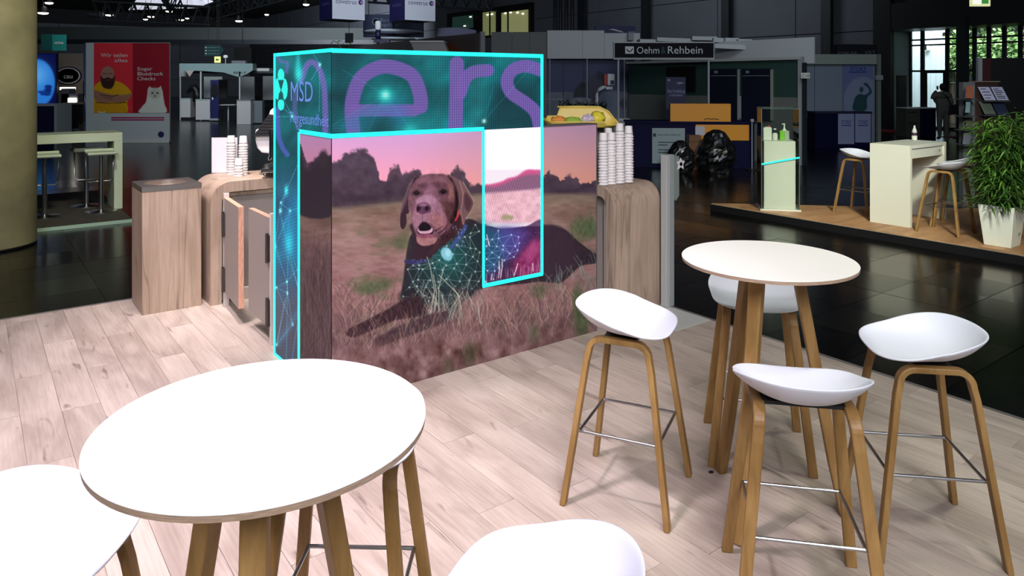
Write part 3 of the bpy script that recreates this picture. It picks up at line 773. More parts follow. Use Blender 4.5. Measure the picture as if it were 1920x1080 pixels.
def dog(cv, X, Y):
    fur = np.array((50, 38, 46)) + ((fbm(X / 5, Y / 9, 31) - 0.5) * 22)[..., None]
    H = lambda pts: [(700 + .1852 * a, 300 + .1852 * b) for a, b in pts]
    # pale grass and rim light round the outline
    for dx in (-3, -1.5): cv.poly([(a + dx, b + dx * .6) for a, b in BODY], (150, 138, 112), 3, 0.25)
    cv.poly(BODY, fur, 1.6)
    # haunch and belly shading
    cv.poly([(1020, 426), (1056, 432), (1080, 456), (1084, 490), (1050, 515), (1020, 520)], (58, 42, 54), 8, 0.7)
    cv.line([(1000, 424), (1035, 421), (1060, 430), (1082, 450), (1102, 466), (1122, 480)], (128, 112, 104), 1.2, 0.6)
    # forelegs stretched over the grass
    cv.poly([(770, 560), (735, 578), (690, 600), (658, 614), (646, 626), (664, 634), (690, 622), (740, 598), (790, 590)], (52, 34, 40), 1.8)
    cv.poly([(830, 580), (775, 598), (735, 616), (704, 632), (698, 644), (712, 650), (738, 640), (780, 624), (840, 606)], (64, 48, 52), 1.8)
    cv.line([(766, 566), (716, 588), (668, 612)], (96, 66, 66), 1.5, 0.5); cv.line([(800, 594), (740, 617), (712, 634)], (104, 84, 86), 1.5, 0.5)
    # wire net over chest, shoulder, foreleg
    cv.poly([(770, 485), (800, 470), (840, 445), (880, 424), (904, 424), (904, 530), (870, 560), (830, 590), (790, 596), (760, 560)], (22, 40, 44), 12, 0.75)
    cv.glow(838, 482, 42, (26, 120, 112), 0.55)
    NET = [(764, 500), (775, 475), (800, 462), (826, 448), (862, 440), (880, 416), (906, 424), (906, 534), (880, 552), (850, 580), (838, 604), (775, 622), (745, 636), (762, 600), (752, 560), (756, 525)]
    wire(cv, NET, (176, 196, 186), 11, 17.5, 0.62)
    # neck
    cv.poly(H([(385, 640), (400, 760), (420, 860), (380, 960), (420, 1010), (560, 1000), (680, 880), (800, 790), (900, 680), (900, 560), (700, 600)]), (50, 33, 42), 2.5)
    cv.poly(H([(700, 690), (800, 660), (880, 560), (910, 640), (860, 740), (760, 830), (650, 880), (560, 940)]), (74, 46, 50), 5, 0.7)
    # collar and lit tag
    cv.line([(761, 490), (775, 492), (795, 489)], (52, 48, 92), 8, 0.8)
    cv.line([(846, 464), (858, 448), (868, 434), (872, 424)], (62, 78, 138), 7, 0.85)
    rnd = random.Random(2)
    for _ in range(26): cv.ell(rnd.uniform(848, 872), rnd.uniform(424, 462), 1.3, 1.3, (150, 176, 226), 0.6, 0.5)
    for _ in range(14): cv.ell(rnd.uniform(764, 800), rnd.uniform(484, 496), 1.2, 1.2, (120, 130, 190), 0.6, 0.5)
    cv.ell(837, 476, 10, 13.5, (126, 196, 208), 0.16, 0.95, -0.5); cv.ell(839, 474, 5, 7, (170, 222, 226), 0.5, 0.7)
    # ears
    cv.poly(H([(470, 165), (400, 190), (360, 250), (325, 345), (288, 450), (268, 560), (268, 660), (285, 698), (315, 685), (334, 625), (330, 552), (356, 532), (352, 430), (372, 310), (425, 220)]), (52, 34, 44), 1.0)
    cv.poly(H([(400, 195), (362, 252), (325, 345), (288, 450), (272, 540), (300, 500), (345, 380), (385, 270)]), (104, 80, 88), 2.0, 0.8)
    cv.poly(H([(745, 142), (830, 178), (905, 225), (960, 315), (1012, 410), (1018, 455), (980, 530), (935, 590), (915, 652), (893, 645), (885, 560), (862, 500), (855, 400), (840, 300), (800, 200)]), (112, 82, 84), 1.0)
    cv.poly(H([(930, 330), (985, 400), (995, 450), (960, 520), (925, 480), (915, 400)]), (66, 42, 48), 3.0, 0.85); cv.line(H([(400, 192), (360, 250), (325, 345), (288, 450), (266, 560), (262, 660), (282, 702)]), (150, 122, 118), 1.2, 0.6)
    cv.line(H([(870, 215), (905, 330), (900, 430), (880, 520), (910, 645)]), (176, 132, 126), 1.5, 0.75)
    cv.line(H([(905, 225), (960, 315), (1012, 410), (1015, 455), (980, 530), (935, 590)]), (176, 166, 138), 1.4, 0.7)
    # skull
    cv.poly(H([(460, 170), (500, 150), (560, 140), (640, 138), (700, 140), (760, 158), (800, 200), (840, 300), (856, 400), (850, 520), (820, 620), (760, 700), (690, 760), (640, 800), (600, 850), (500, 868), (440, 832), (430, 770), (405, 690), (385, 600), (378, 530), (358, 470), (350, 400), (368, 310), (410, 225)]), np.array((112, 76, 86)) + ((fbm(X / 4, Y / 6, 41) - 0.5) * 24)[..., None], 0.9)
    cv.line(H([(470, 160), (560, 138), (700, 138), (780, 165)]), (176, 132, 130), 1.3, 0.8)
    cv.poly(H([(755, 158), (800, 200), (840, 300), (858, 420), (850, 520), (800, 640), (770, 600), (820, 470), (815, 330), (790, 240)]), (34, 20, 28), 2.2, 0.9)
    cv.poly(H([(480, 180), (560, 160), (690, 165), (750, 210), (700, 235), (600, 240), (500, 235), (440, 260)]), (124, 84, 94), 4, 0.8)
    cv.ell(*H([(788, 330)])[0], 6, 15, (160, 112, 104), 0.6, 0.75); cv.ell(*H([(770, 260)])[0], 7, 8, (146, 100, 100), 0.6, 0.6)
    cv.poly(H([(690, 420), (800, 430), (815, 520), (780, 620), (720, 640), (700, 540)]), (82, 52, 50), 5, 0.7)
    for x, y, rx, ry in ((500, 262, 9, 4.5), (648, 250, 11, 5)): cv.ell(*H([(x, y)])[0], rx, ry, (70, 40, 54), 0.9, 0.55, 0.1)
    # muzzle
    cv.poly(H([(415, 470), (450, 400), (500, 365), (570, 350), (630, 385), (690, 470), (730, 560), (740, 640), (700, 690), (640, 690), (575, 650), (500, 620), (450, 680), (412, 690), (390, 600), (395, 530)]), (148, 106, 122), 3.0)
    cv.poly(H([(500, 365), (520, 300), (560, 240), (600, 300), (620, 380), (560, 350)]), (140, 98, 118), 5, 0.8)
    cv.poly(H([(430, 400), (500, 360), (560, 350), (620, 385), (640, 440), (580, 440), (500, 425), (440, 440)]), (164, 124, 144), 3, 0.75)
    cv.poly(H([(560, 560), (680, 560), (735, 640), (700, 690), (600, 660)]), (156, 104, 98), 5, 0.6)
    rnd = random.Random(8)
    for _ in range(60): cv.ell(*H([(rnd.uniform(560, 720), rnd.uniform(480, 660))])[0], .8, .8, (96, 60, 66), 0.6, 0.45)
    # eyes
    for x, y in ((430, 335), (703, 322)):
        cv.ell(*H([(x, y)])[0], 9, 6, (72, 46, 56), 0.7, 0.8); cv.ell(*H([(x, y)])[0], 5.2, 3.8, (26, 15, 20), 0.35); cv.ell(*H([(x + 6, y - 8)])[0], .8, .7, (120, 104, 124), 0.6, 0.7)
        cv.line(H([(x - 45, y + 4), (x, y - 27), (x + 48, y + 6)]), (40, 22, 32), 1.2, 0.7)
    # nose
    cv.poly(H([(432, 485), (442, 450), (470, 434), (510, 430), (552, 440), (580, 480), (572, 515), (535, 535), (500, 550), (460, 535), (435, 520)]), (82, 48, 70), 1.2)
    cv.ell(*H([(503, 452)])[0], 9, 3.0, (146, 106, 132), 0.7, 0.85)
    for x, y in ((456, 492), (538, 488)): cv.ell(*H([(x, y)])[0], 3.6, 4.4, (26, 10, 20), 0.4)
    cv.line(H([(495, 535), (493, 620)]), (96, 60, 74), 1.2, 0.8)
    # open mouth, teeth, tongue, lip
    cv.poly(H([(450, 690), (470, 650), (500, 625), (545, 640), (590, 690), (600, 740), (560, 760), (460, 755)]), (24, 12, 20), 1.0)
    cv.poly(H([(446, 715), (452, 690), (470, 716), (560, 712), (590, 684), (594, 720), (560, 742), (480, 745)]), (214, 170, 184), 1.0, 0.95)
    cv.poly(H([(444, 750), (480, 752), (570, 748), (600, 760), (590, 790), (480, 790), (442, 780)]), (138, 78, 96), 1.0)
    cv.poly(H([(436, 780), (480, 790), (580, 788), (640, 790), (610, 845), (505, 868), (445, 835)]), (164, 116, 114), 1.5, 0.9)
    for a, b, c in (((600, 690), (650, 740), (720, 690)), ((620, 760), (680, 740), (745, 660)), ((640, 770), (700, 760), (740, 700)), ((600, 720), (640, 700), (700, 670))):
        cv.line(H([a, b, c]), (52, 30, 40), 1.5, 0.8)
    for a, b in (((640, 730), (700, 700)), ((680, 750), (725, 710)), ((610, 700), (650, 690))): cv.line(H([a, b]), (188, 132, 140), 1.2, 0.7)
    hm = np.clip(1.15 - np.sqrt(((X - 812) / 52) ** 2 + ((Y - 392) / 72) ** 2), 0, 0.25) * 4
    cv.C += (hm * ((fbm(X / 2.2, Y / 3.4, 43, 3) - 0.5) * 34 + (fbm(X / 9, Y / 12, 44, 3) - 0.5) * 34))[..., None] * np.array((1, .9, .95))
    cv.C = np.clip(cv.C - (np.clip((X - 815) / 40, 0, 1) * hm * 16)[..., None], 0, 255)
    cv.line(H([(655, 425), (690, 450), (725, 495)]), (170, 126, 130), 0.9, 0.6)
    cv.line(H([(855, 528), (850, 570), (830, 610)]), (196, 58, 62), 3.2, 0.9)

def foreground(cv, X, Y):
    # dark litter under the grass, then blades from far to near
    band = np.clip((Y - 560 - (X < 760) * 10) / 60, 0, 1)
    cv.full(band * 0.75, np.array((80, 62, 66)) + ((fbm(X / 12, Y / 10, 51) - 0.5) * 90)[..., None])
    low = [(750, 548), (800, 540), (882, 540), (868, 566), (846, 588), (832, 604), (796, 612), (766, 600), (752, 575)]
    cv.poly(low, np.array((34, 32, 38)) + ((fbm(X / 5, Y / 8, 56) - .5) * 22)[..., None], 5, 0.92); cv.glow(838, 560, 30, (26, 70, 68), 0.4)
    wire(cv, low, (166, 186, 176), 19, 17.0, 0.5)
    edge = lambda x, y: y > 548 + 0.10 * (x - 800) or x < 750 or x > 1030 or y > 575
    grass(cv, 900, (622, 1118, 520, 600), 61, HAY, (14, 40), (0.6, 1.2), lambda x, y: (x < 742 and y > 545) or (x > 868 and y > 566 - (x - 900) * 0.12), 0.8)
    grass(cv, 500, (622, 800, 590, 680), 62, HAY, (16, 46), (0.7, 1.4), None, 0.8)
    grass(cv, 900, (800, 1118, 575, 690), 63, HAY[:4] + [(150, 108, 98)], (16, 46), (0.7, 1.6), None, 0.75)
    grass(cv, 130, (990, 1118, 480, 550), 64, [(122, 150, 138), (104, 132, 118), (150, 168, 150)], (12, 34), (0.6, 1.1), lambda x, y: y > 548 - (x - 990) * 0.5, 0.7)
    grass(cv, 60, (770, 900, 560, 610), 65, [(170, 190, 170), (140, 160, 146)], (18, 60), (0.6, 1.3), None, 0.75)
    for p in (((806, 592), (814, 545), (806, 500), (800, 482)), ((812, 598), (818, 550), (812, 515)), ((822, 590), (822, 540), (832, 500)), ((862, 556), (842, 535), (822, 515)), ((864, 580), (860, 556), (850, 540))):
        cv.line(list(p), (184, 188, 168), 1.6, 0.8)
    for pts, c in (([(790, 556), (757, 560), (735, 574), (690, 598), (660, 613), (648, 625), (662, 632), (692, 621), (738, 601), (790, 590)], (46, 28, 34)), ([(840, 584), (800, 590), (772, 601), (735, 618), (706, 633), (699, 643), (712, 649), (738, 639), (780, 624), (826, 606)], (60, 44, 50))):
        cv.poly(pts, np.array(c) + ((fbm(X / 5, Y / 5, 55) - .5) * 34)[..., None], 2.4, 0.82); cv.line([pts[1], pts[3], pts[4]], (112, 86, 86), 1.2, 0.45)
    grass(cv, 170, (640, 840, 596, 660), 68, HAY, (14, 36), (0.6, 1.3), None, 0.75)
    # soft out-of-focus band along the bottom and green tufts
    b2 = np.clip((Y - 628 + (X - 700) * 0.10) / 34, 0, 1) * 0.78
    m = fbm(X / 15, Y / 20, 71); m2 = fbm(X / 30, Y / 30, 72)
    blur = np.array((118, 88, 86)) + ((m - 0.5) * 130)[..., None] + ((m2 - 0.5) * 50)[..., None] * np.array((1, .8, 1.0))
    cv.full(b2, blur)
    for x, y, rx, ry, a in ((1090, 595, 14, 40, .75), (1082, 560, 8, 28, .6), (1000, 625, 10, 18, .4), (690, 540, 26, 12, .7), (720, 532, 16, 10, .6), (1098, 430, 22, 18, .7), (750, 455, 14, 14, .6), (1010, 545, 14, 14, .5), (880, 665, 12, 24, .35), (840, 690, 10, 20, .3)):
        g = np.array((62, 84, 50)) + ((fbm(X / 6, Y / 6, 81) - 0.5) * 34)[..., None]
        cv.ell(x, y, rx, ry, g, 0.7, a)
    grass(cv, 60, (1072, 1118, 425, 450), 66, [(70, 92, 58), (92, 110, 72)], (14, 34), (0.9, 1.6), None, 0.7)

# --- front face
cvF, CF, ZF, PF = face_canvas('front', 0.0, BW, 0.0, 1.486, 640, 470)
X, Y = cvF.X, cvF.Y
landscape(cvF, X, Y); dog(cvF, X, Y); foreground(cvF, X, Y)
side_shade = 1.0
blk = thing('display_block', 'two metre display block with a dog picture and teal edged screens', 'display', W(0, 0), ROT)
M_print = attr_mat('fabric_print', 0.75, spec=0.15)
keepF = ~((CF > LU0 - 0.001) & (CF < LU1) & (ZF > LZ0))
pf = tag(print_mesh('picture_front', cvF, PF, M_print, blk, keepF, 1.0), 'dusk picture of a brown dog lying in dry grass')
# --- side picture
cvS, CS, ZS, PS = face_canvas('side', LV, 0.0, 0.0, 1.486, 120, 330)
X, Y = cvS.X, cvS.Y
landscape(cvS, X, Y)
cvS.poly([(555, 395), (556, 285), (566, 292), (575, 320), (588, 318), (598, 300), (606, 285), (614, 292), (630, 300), (630, 400)], (58, 48, 58), 3)
cvS.ell(608, 298, 9, 16, (66, 54, 62), .4, .8); cvS.ell(583, 330, 12, 14, (58, 48, 56), .4, .8)
st = np.clip((Y - 440) / 80, 0, 1)
cvS.full(st * 0.85, np.array((104, 84, 86)) + ((fbm(X / 2.2, Y / 26, 91) - 0.5) * 90)[..., None])
grass(cvS, 500, (563, 622, 480, 720), 67, [(92, 74, 76), (128, 104, 100), (74, 58, 64)], (24, 60), (0.5, 1.0), None, 0.5)
tag(print_mesh('picture_side', cvS, PS, M_print, blk, None, 0.66), 'dark hedge and grass, the picture wrapping the corner')  # gain darkens the whole print to imitate shade on this face

# --- screens
TEAL = (46, 250, 232)
def teal_base(cv, X, Y):
    n = fbm(X / 90, Y / 60, 101); n2 = fbm((X + Y * .6) / 50, (Y - X * .3) / 120, 103)
    cv.C[:] = np.array((6, 92, 100)) + ((n - 0.5) * 90)[..., None] * np.array((.15, 1, 1)) + ((n2 - 0.45) * 90)[..., None] * np.array((.2, 1, .95))
cvT, CT, ZT, PT = face_canvas('front', 0.0, LU1, LZ1, BH, 470, 160)
X, Y = cvT.X, cvT.Y
teal_base(cvT, X, Y)
cvT.poly([(905, 250), (930, 170), (1017, 140), (1017, 250)], (6, 52, 62), 25, 0.8, False)
cvT.poly([(622, 90), (700, 90), (640, 160), (622, 190)], (6, 60, 72), 14, 0.6, False)
PUR = np.array((128, 96, 184))
def stroke(cv, pts, w, col=PUR, a=0.92, k=10):
    p = catmull(pts, False, k); cv_m = None
    # one union mask so that joints do not double
    X, Y = cv.X, cv.Y; d2 = np.full(X.shape, 1e9)
    for i in range(len(p) - 1):
        (xa, ya), (xb, yb) = p[i], p[i + 1]; ex, ey = xb - xa, yb - ya
        t = np.clip(((X - xa) * ex + (Y - ya) * ey) / (ex * ex + ey * ey + 1e-9), 0, 1)
        d2 = np.minimum(d2, (X - xa - t * ex) ** 2 + (Y - ya - t * ey) ** 2)
    cv.full(np.clip((w / 2 + 1.5 - np.sqrt(d2)) / 3, 0, 1) * a, col)
stroke(cvT, [(776, 207), (665, 207)], 23); stroke(cvT, [(788, 200), (787, 178), (772, 142), (735, 126), (705, 128), (675, 148), (661, 185), (659, 215), (663, 255)], 27)
stroke(cvT, [(856, 119), (855, 180), (853, 250)], 27); stroke(cvT, [(862, 175), (872, 148), (888, 135), (914, 132)], 24)
stroke(cvT, [(1014, 132), (985, 124), (960, 132), (950, 152), (958, 174), (985, 193), (1004, 212), (1012, 245)], 24)
for a, b in (((622, 235), (722, 178)), ((722, 178), (640, 130)), ((722, 178), (690, 245)), ((907, 226), (1000, 120)), ((907, 226), (880, 250)), ((722, 178), (770, 243)), ((907, 226), (925, 160))):
    cvT.line([a, b], (90, 200, 210), 1.0, 0.35)
cvT.poly([(622, 240), (722, 178), (760, 185), (680, 250)], (40, 150, 190), 12, 0.35, False)
cvT.glow(722, 178, 14, (60, 255, 240), 0.95); cvT.glow(722, 178, 6, (190, 255, 250), 0.9); cvT.glow(768, 246, 16, (40, 230, 225), 0.8)
cvT.glow(907, 227, 4, (210, 255, 250), 1.0); cvT.glow(745, 215, 20, (60, 140, 210), 0.4)
dots = 0.80 + 0.20 * np.cos(2 * math.pi * CT / 0.0165) * np.clip((X - 760) / 150, 0.1, 1) + 0.06 * np.cos(2 * math.pi * ZT / 0.016)
cvT.C *= np.clip(dots, 0.4, 1.15)[..., None]
# picture column
cvC, CC, ZC, PC = face_canvas('front', LU0, LU1, LZ0, LZ1, 170, 330)
X, Y = cvC.X, cvC.Y
t = np.clip((Y - 245) / 100, 0, 1)[..., None]
cvC.C[:] = np.array((250, 226, 252)) * (1 - t) + np.array((255, 240, 248)) * t
fld = np.clip((Y - 350) / 6, 0, 1)
cvC.full(fld, np.array((226, 168, 180)) + ((fbm(X / 9, Y / 7, 111) - 0.5) * 70)[..., None])
cvC.poly([(900, 358), (902, 347), (920, 345), (940, 340), (952, 334), (968, 330), (985, 319), (1000, 318), (1020, 322), (1020, 348), (960, 356)], np.array((196, 48, 112)), 3.0)
cvC.poly([(900, 362), (902, 351), (930, 349), (955, 340), (985, 328), (1020, 330), (1020, 351), (960, 358)], np.array((96, 58, 88)), 4.0, 0.9)
for q in range(9): cvC.ell(940 + q * 2.5 + random.uniform(-6, 6), 407 + random.uniform(-3, 3), 4, 4, (128, 128, 70), 0.6, 0.5)
cvC.full(np.clip(1 - np.abs(Y - 423) / 8, 0, 1) * (Y < 430), (255, 252, 250))
cvC.poly([(895, 424), (915, 423), (935, 428), (960, 427), (985, 424), (1025, 420), (1025, 560), (895, 560)], np.array((54, 22, 62)) + ((fbm(X / 7, Y / 7, 121) - .5) * 40)[..., None], 1.5)
cvC.poly([(895, 424), (930, 427), (958, 440), (950, 480), (925, 510), (895, 500)], (14, 84, 112), 16, 0.85); cvC.poly([(935, 428), (985, 430), (975, 470), (945, 480)], (70, 66, 150), 14, 0.7)
cvC.poly([(965, 490), (985, 465), (1003, 448), (1020, 450), (1020, 520), (985, 525), (966, 510)], np.array((140, 34, 88)) + ((fbm(X / 4, Y / 6, 141) - .5) * 70)[..., None], 9, 0.85); cvC.poly([(985, 470), (1002, 452), (1010, 470), (990, 490)], (186, 84, 138), 7, 0.55)
wire(cvC, [(900, 430), (945, 430), (985, 430), (975, 470), (950, 500), (925, 528), (900, 534)], (170, 196, 250), 17, 15.5, 0.7)
wire(cvC, [(960, 430), (1016, 428), (1016, 445), (985, 460), (968, 480)], (150, 90, 190), 18, 8, 0.3, 0.6, False)
for p in (((934, 520), (936, 505), (935, 490)), ((938, 520), (941, 500), (941, 486)), ((963, 516), (968, 502), (970, 494)), ((999, 508), (998, 494)), ((904, 522), (913, 532)), ((920, 524), (922, 514)), ((912, 440), (917, 460), (915, 452))): cvC.line(list(p), (255, 226, 230), 1.6, 0.9)
for _ in range(30):
    x = random.uniform(906, 1014); cvC.line([(x, 530 - (x - 903) * .2), (x + random.uniform(-3, 3), 516 - (x - 903) * .2 + random.uniform(-6, 6))], (214, 180, 200), 0.9, 0.5)
d = 0.5 + 0.5 * np.cos(2 * math.pi * (CC * 1.0 + ZC * 0.28) / 0.0135)
cvC.full((Y > 318) * d * 0.30 * (Y < 424), (255, 255, 255)); cvC.full((Y > 318) * (1 - d) * 0.28, (60, 20, 50))
# side screen
cvL, CL, ZL, PL_ = face_canvas('side', BD, 0.0, 0.0, BH, 190, 560)
X, Y = cvL.X, cvL.Y
teal_base(cvL, X, Y)
lo = np.clip((Y - 290) / 90, 0, 1)
cvL.full(lo, np.array((4, 92, 132)) + ((fbm(X / 26, Y / 60, 131) - 0.5) * 120)[..., None] * np.array((.1, 1, 1)))
cvL.full(np.clip((Y - 470) / 120, 0, 1) * 0.86, np.array((14, 34, 62)))
stroke(cvL, [(566, 150), (577, 122), (590, 118), (602, 135), (609, 165), (611, 205), (611, 258)], 11, PUR, 0.75)
stroke(cvL, [(522, 108), (530, 116), (540, 118), (538, 135)], 6, PUR, 0.6); stroke(cvL, [(521, 205), (523, 250), (530, 275), (540, 290)], 9, (92, 92, 200), 0.7)
stroke(cvL, [(556, 170), (554, 205), (560, 240)], 9, PUR, 0.5)
cvL.glow(561, 138, 7, (50, 246, 236), 0.9, 16); cvL.glow(560, 120, 4, (40, 210, 210), 0.7, 22)
net = [((549, 218), (516, 219)), ((549, 218), (532, 202)), ((549, 218), (535, 190)), ((549, 218), (562, 245)), ((601, 121), (588, 100)), ((601, 121), (600, 210)), ((601, 121), (585, 150)),
       ((538, 357), (563, 300)), ((538, 357), (527, 395)), ((527, 380), (545, 395)), ((545, 395), (563, 390)), ((527, 380), (517, 462)), ((545, 395), (517, 462)), ((538, 357), (528, 380)), ((545, 395), (541, 430)), ((525, 395), (560, 540)),
       ((517, 462), (539, 528)), ((519, 539), (539, 528)), ((519, 539), (540, 549)), ((539, 528), (540, 549)), ((519, 539), (550, 608)), ((550, 608), (520, 646)), ((540, 549), (520, 646)), ((540, 549), (550, 608)), ((541, 480), (540, 549)), ((541, 480), (562, 545)), ((541, 450), (562, 520)), ((540, 549), (538, 680)), ((535, 560), (520, 646)), ((558, 610), (548, 680)), ((539, 528), (563, 500))]
for a, b in net: cvL.line([a, b], (110, 210, 236), 0.8, 0.6)
for x, y, r in ((549, 218, 2.5), (601, 121, 2.6), (527, 395, 3), (545, 395, 2.5), (528, 380, 2), (517, 462, 2.5), (519, 539, 2), (539, 528, 2), (540, 549, 2), (550, 608, 2), (520, 646, 2)): cvL.glow(x, y, r, (140, 255, 250), 0.95, r * 1.5)
cvL.glow(538, 357, 3.5, (70, 250, 250), 0.95, 9); cvL.glow(543, 456, 7, (40, 240, 246), 1.0, 22); cvL.glow(545, 440, 12, (10, 150, 200), 0.5, 60)
cvL.poly([(520, 640), (563, 570), (563, 590), (525, 650)], (20, 140, 180), 6, 0.4, False)
# emblem: four rounded lobes round an hourglass
for x, y, rx, ry in ((528, 141, 6.2, 12), (521.5, 167, 6, 20), (534.5, 167, 6, 20), (528, 196, 6.2, 11)): cvL.ell(x, y, rx, ry, TEAL, 0.08)
cvL.poly([(522.5, 150), (533.5, 150), (530, 164), (528, 169), (526, 164)], (6, 84, 92), 0.8, 1, False); cvL.poly([(528, 169), (532, 176), (533, 187), (523, 187), (524, 176)], (6, 84, 92), 0.8, 1, False)
cvL.C *= (0.90 + 0.10 * np.cos(2 * math.pi * (ZL + CL * 0.3) / 0.02))[..., None]
M_led = attr_mat('led_screen', 0.35, emit=1.3)
tag(print_mesh('screen_band', cvT, PT, M_led, blk), 'teal screen with large purple letters')
tag(print_mesh('screen_column', cvC, PC, M_led, blk), 'bright screen showing the back of the dog')
keepL = ~((CL < LV) & (ZL < LZ1))
tag(print_mesh('screen_side', cvL, PL_, M_led, blk, keepL), 'teal side screen with an emblem and glowing net')
M_msd = mat('screen_lettering', (90, 130, 200), 0.4, emit=(112, 128, 205), power=0.36)
def side_v(px): r = (px - CX) / F; return (r * C0Y - C0X) / (VA[0] - r * VA[1])
def side_text(s, px0, px1, py0, py1):
    v0, v1 = side_v(px0), side_v(px1); vm = (v0 + v1) / 2; Yd = C0Y + vm * VA[1]
    z0, z1 = zat(py1, Yd), zat(py0, Yd)
    text('lettering', s, abs(z1 - z0), M_msd, blk, (-0.0065, vm, (z0 + z1) / 2), -math.pi / 2, 'CENTER', abs(v1 - v0))
side_text('MSD', 547, 588, 151, 190)
side_text('Tiergesundheit', 544, 618, 211, 233)
# body behind the faces
M_body = mat('block_body', (60, 60, 62), 0.5)
bd = MB().box(0.0, LU1, 0.0, 0.10, 0.0, BH).box(LU1, BW, 0.0, 0.10, 0.0, 1.486).box(0.0, 0.10, 0.10, BD, 0.0, BH).build('body', M_body, blk)
MB().box(LU1 + 0.01, BW + 0.006, -0.006, 0.104, 1.486, 1.496).box(BW, BW + 0.008, -0.006, 0.104, 0, 1.496).build('frame_profile', mat('profile_grey', (120, 114, 116), 0.4, metal=0.5), blk)
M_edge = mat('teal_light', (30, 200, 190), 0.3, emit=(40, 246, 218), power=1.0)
def strip(c0, c1, z0, z1, face):
    e = 0.007
    mb = MB().box(c0, c1, -e, 0.002, z0, z1) if face == 'front' else MB().box(-e, 0.002, c0, c1, z0, z1)
    mb.build('light_strip', M_edge, blk)
s = 0.019
strip(0, LU1, BH - s * 1.2, BH + 0.002, 'front'); strip(LU1 - s, LU1 + 0.003, LZ0, BH, 'front'); strip(LU0, LU1, LZ0 - 0.008, LZ0 + s * 0.9, 'front')
strip(LU0 - 0.003, LU0 + s * 0.8, LZ0, LZ1, 'front'); strip(-0.004, LU0 + 0.01, LZ1 - 0.006, LZ1 + s, 'front')
strip(0, BD, BH - s, BH + 0.002, 'side'); strip(BD - s * 1.5, BD + 0.002, 0, BH, 'side'); strip(LV - 0.004, LV + s * 1.4, 0, LZ1, 'side'); strip(-0.004, LV, LZ1 - 0.006, LZ1 + s, 'side'); strip(LV, BD, 0.0, s, 'side')
# ------------------------------------------------------------------ opposite platform with showcase, counter, planter
pod = MB().prism(PODIUM, HZ, 0.062)
pod = struct('floor_platform', pod, mat('platform_black', (26, 26, 28), 0.4))
tag(MB().prism([(p[0], p[1]) for p in PODIUM], 0.058, 0.0655).build('edge_trim', mat('platform_trim', (150, 138, 118), 0.5), pod), 'pale edge strip')
n = 0
for i in range(0, 34):
    for j in range(0, 8):
        u0 = 4.6 + 0 * i; 
pu = [UVof(*p) for p in PODIUM]
def clip_poly(poly, u0, u1, v0, v1):
    def cut(pl, f):
        out = []
        for i in range(len(pl)):
            a, b = pl[i - 1], pl[i]; fa, fb = f(a), f(b)
            if (fa >= 0) != (fb >= 0): t = fa / (fa - fb); out.append((a[0] + (b[0] - a[0]) * t, a[1] + (b[1] - a[1]) * t))
            if fb >= 0: out.append(b)
        return out
    for f in (lambda p: p[0] - u0, lambda p: u1 - p[0], lambda p: p[1] - v0, lambda p: v1 - p[1]):
        poly = cut(poly, f)
        if len(poly) < 3: return []
    return poly
umin, umax = min(p[0] for p in pu), max(p[0] for p in pu); vmin, vmax = min(p[1] for p in pu), max(p[1] for p in pu)
w_, l_ = 0.2, 1.3
inset = [(p[0] + (0.03 if p[0] < umin + 0.3 else 0), p[1]) for p in pu]
k = 0; v0 = vmin
while v0 < vmax:
    u0 = umin - (k * 0.53 % 1.0) * l_
    while u0 < umax:
        c = clip_poly(inset, u0 + 0.001, u0 + l_ - 0.001, v0 + 0.001, v0 + w_ - 0.001)
        if len(c) >= 3:
            cx_ = sum(p[0] for p in c) / len(c); cy__ = sum(p[1] for p in c) / len(c); wx, wy, _ = W(cx_, cy__)
            if proj(wx, wy, 0.07)[0] < 2050:
                cc = [(p[0] - cx_, p[1] - cy__) for p in c]
                # grain along u: swap axes so that the wood runs along local y
                o = MB().prism([(-q[1], q[0]) for q in cc], 0.064, 0.075).build('plank', M_pwood)
                o.parent = pod; o.location = (wx, wy, 0); o.rotation_euler = (0, 0, ROT - math.pi / 2)
        u0 += l_
    v0 += w_; k += 1
PZ = 0.075

M_glass = mat('clear_glass', (235, 245, 240), 0.02, transmission=1.0)
def glass_mat():
    m = bpy.data.materials.new('thin_glass'); m.use_nodes = True; nt = m.node_tree; nt.nodes.clear()
    o = nt.nodes.new('ShaderNodeOutputMaterial'); mx = nt.nodes.new('ShaderNodeMixShader'); t = nt.nodes.new('ShaderNodeBsdfTransparent'); g = nt.nodes.new('ShaderNodeBsdfGlossy')
    t.inputs[0].default_value = (0.93, 0.955, 0.935, 1); g.inputs['Roughness'].default_value = 0.03
    fr = nt.nodes.new('ShaderNodeFresnel'); fr.inputs[0].default_value = 1.5
    nt.links.new(fr.outputs[0], mx.inputs[0]); nt.links.new(t.outputs[0], mx.inputs[1]); nt.links.new(g.outputs[0], mx.inputs[2]); nt.links.new(mx.outputs[0], o.inputs[0]); return m
M_pane = glass_mat()
M_gedge = mat('glass_edge', (70, 96, 90), 0.3)
sh = thing('showcase', 'glass case round a cream pedestal with bottles, crossed by a strip imitating a teal reflection', 'showcase', (3.33, 9.68, PZ), -0.20)
MB().box(-0.02, 0.50, -0.02, 0.46, 0, 0.02).build('base', M_cream, sh, bevel=0.003)
MB().box(0.035, 0.435, 0.03, 0.40, 0.02, 0.925).build('pedestal', M_cream, sh, bevel=0.004)
for a in ((0.0, 0.48, 0.0, 0.006), (0.0, 0.48, 0.44, 0.446), (0.0, 0.006, 0.006, 0.44), (0.474, 0.48, 0.006, 0.44)): MB().box(*a, 0.02, 1.36).build('glass_pane', M_pane, sh)
MB().box(0.0, 0.48, 0.0, 0.446, 1.355, 1.361).build('glass_pane', M_pane, sh)
ge = MB()
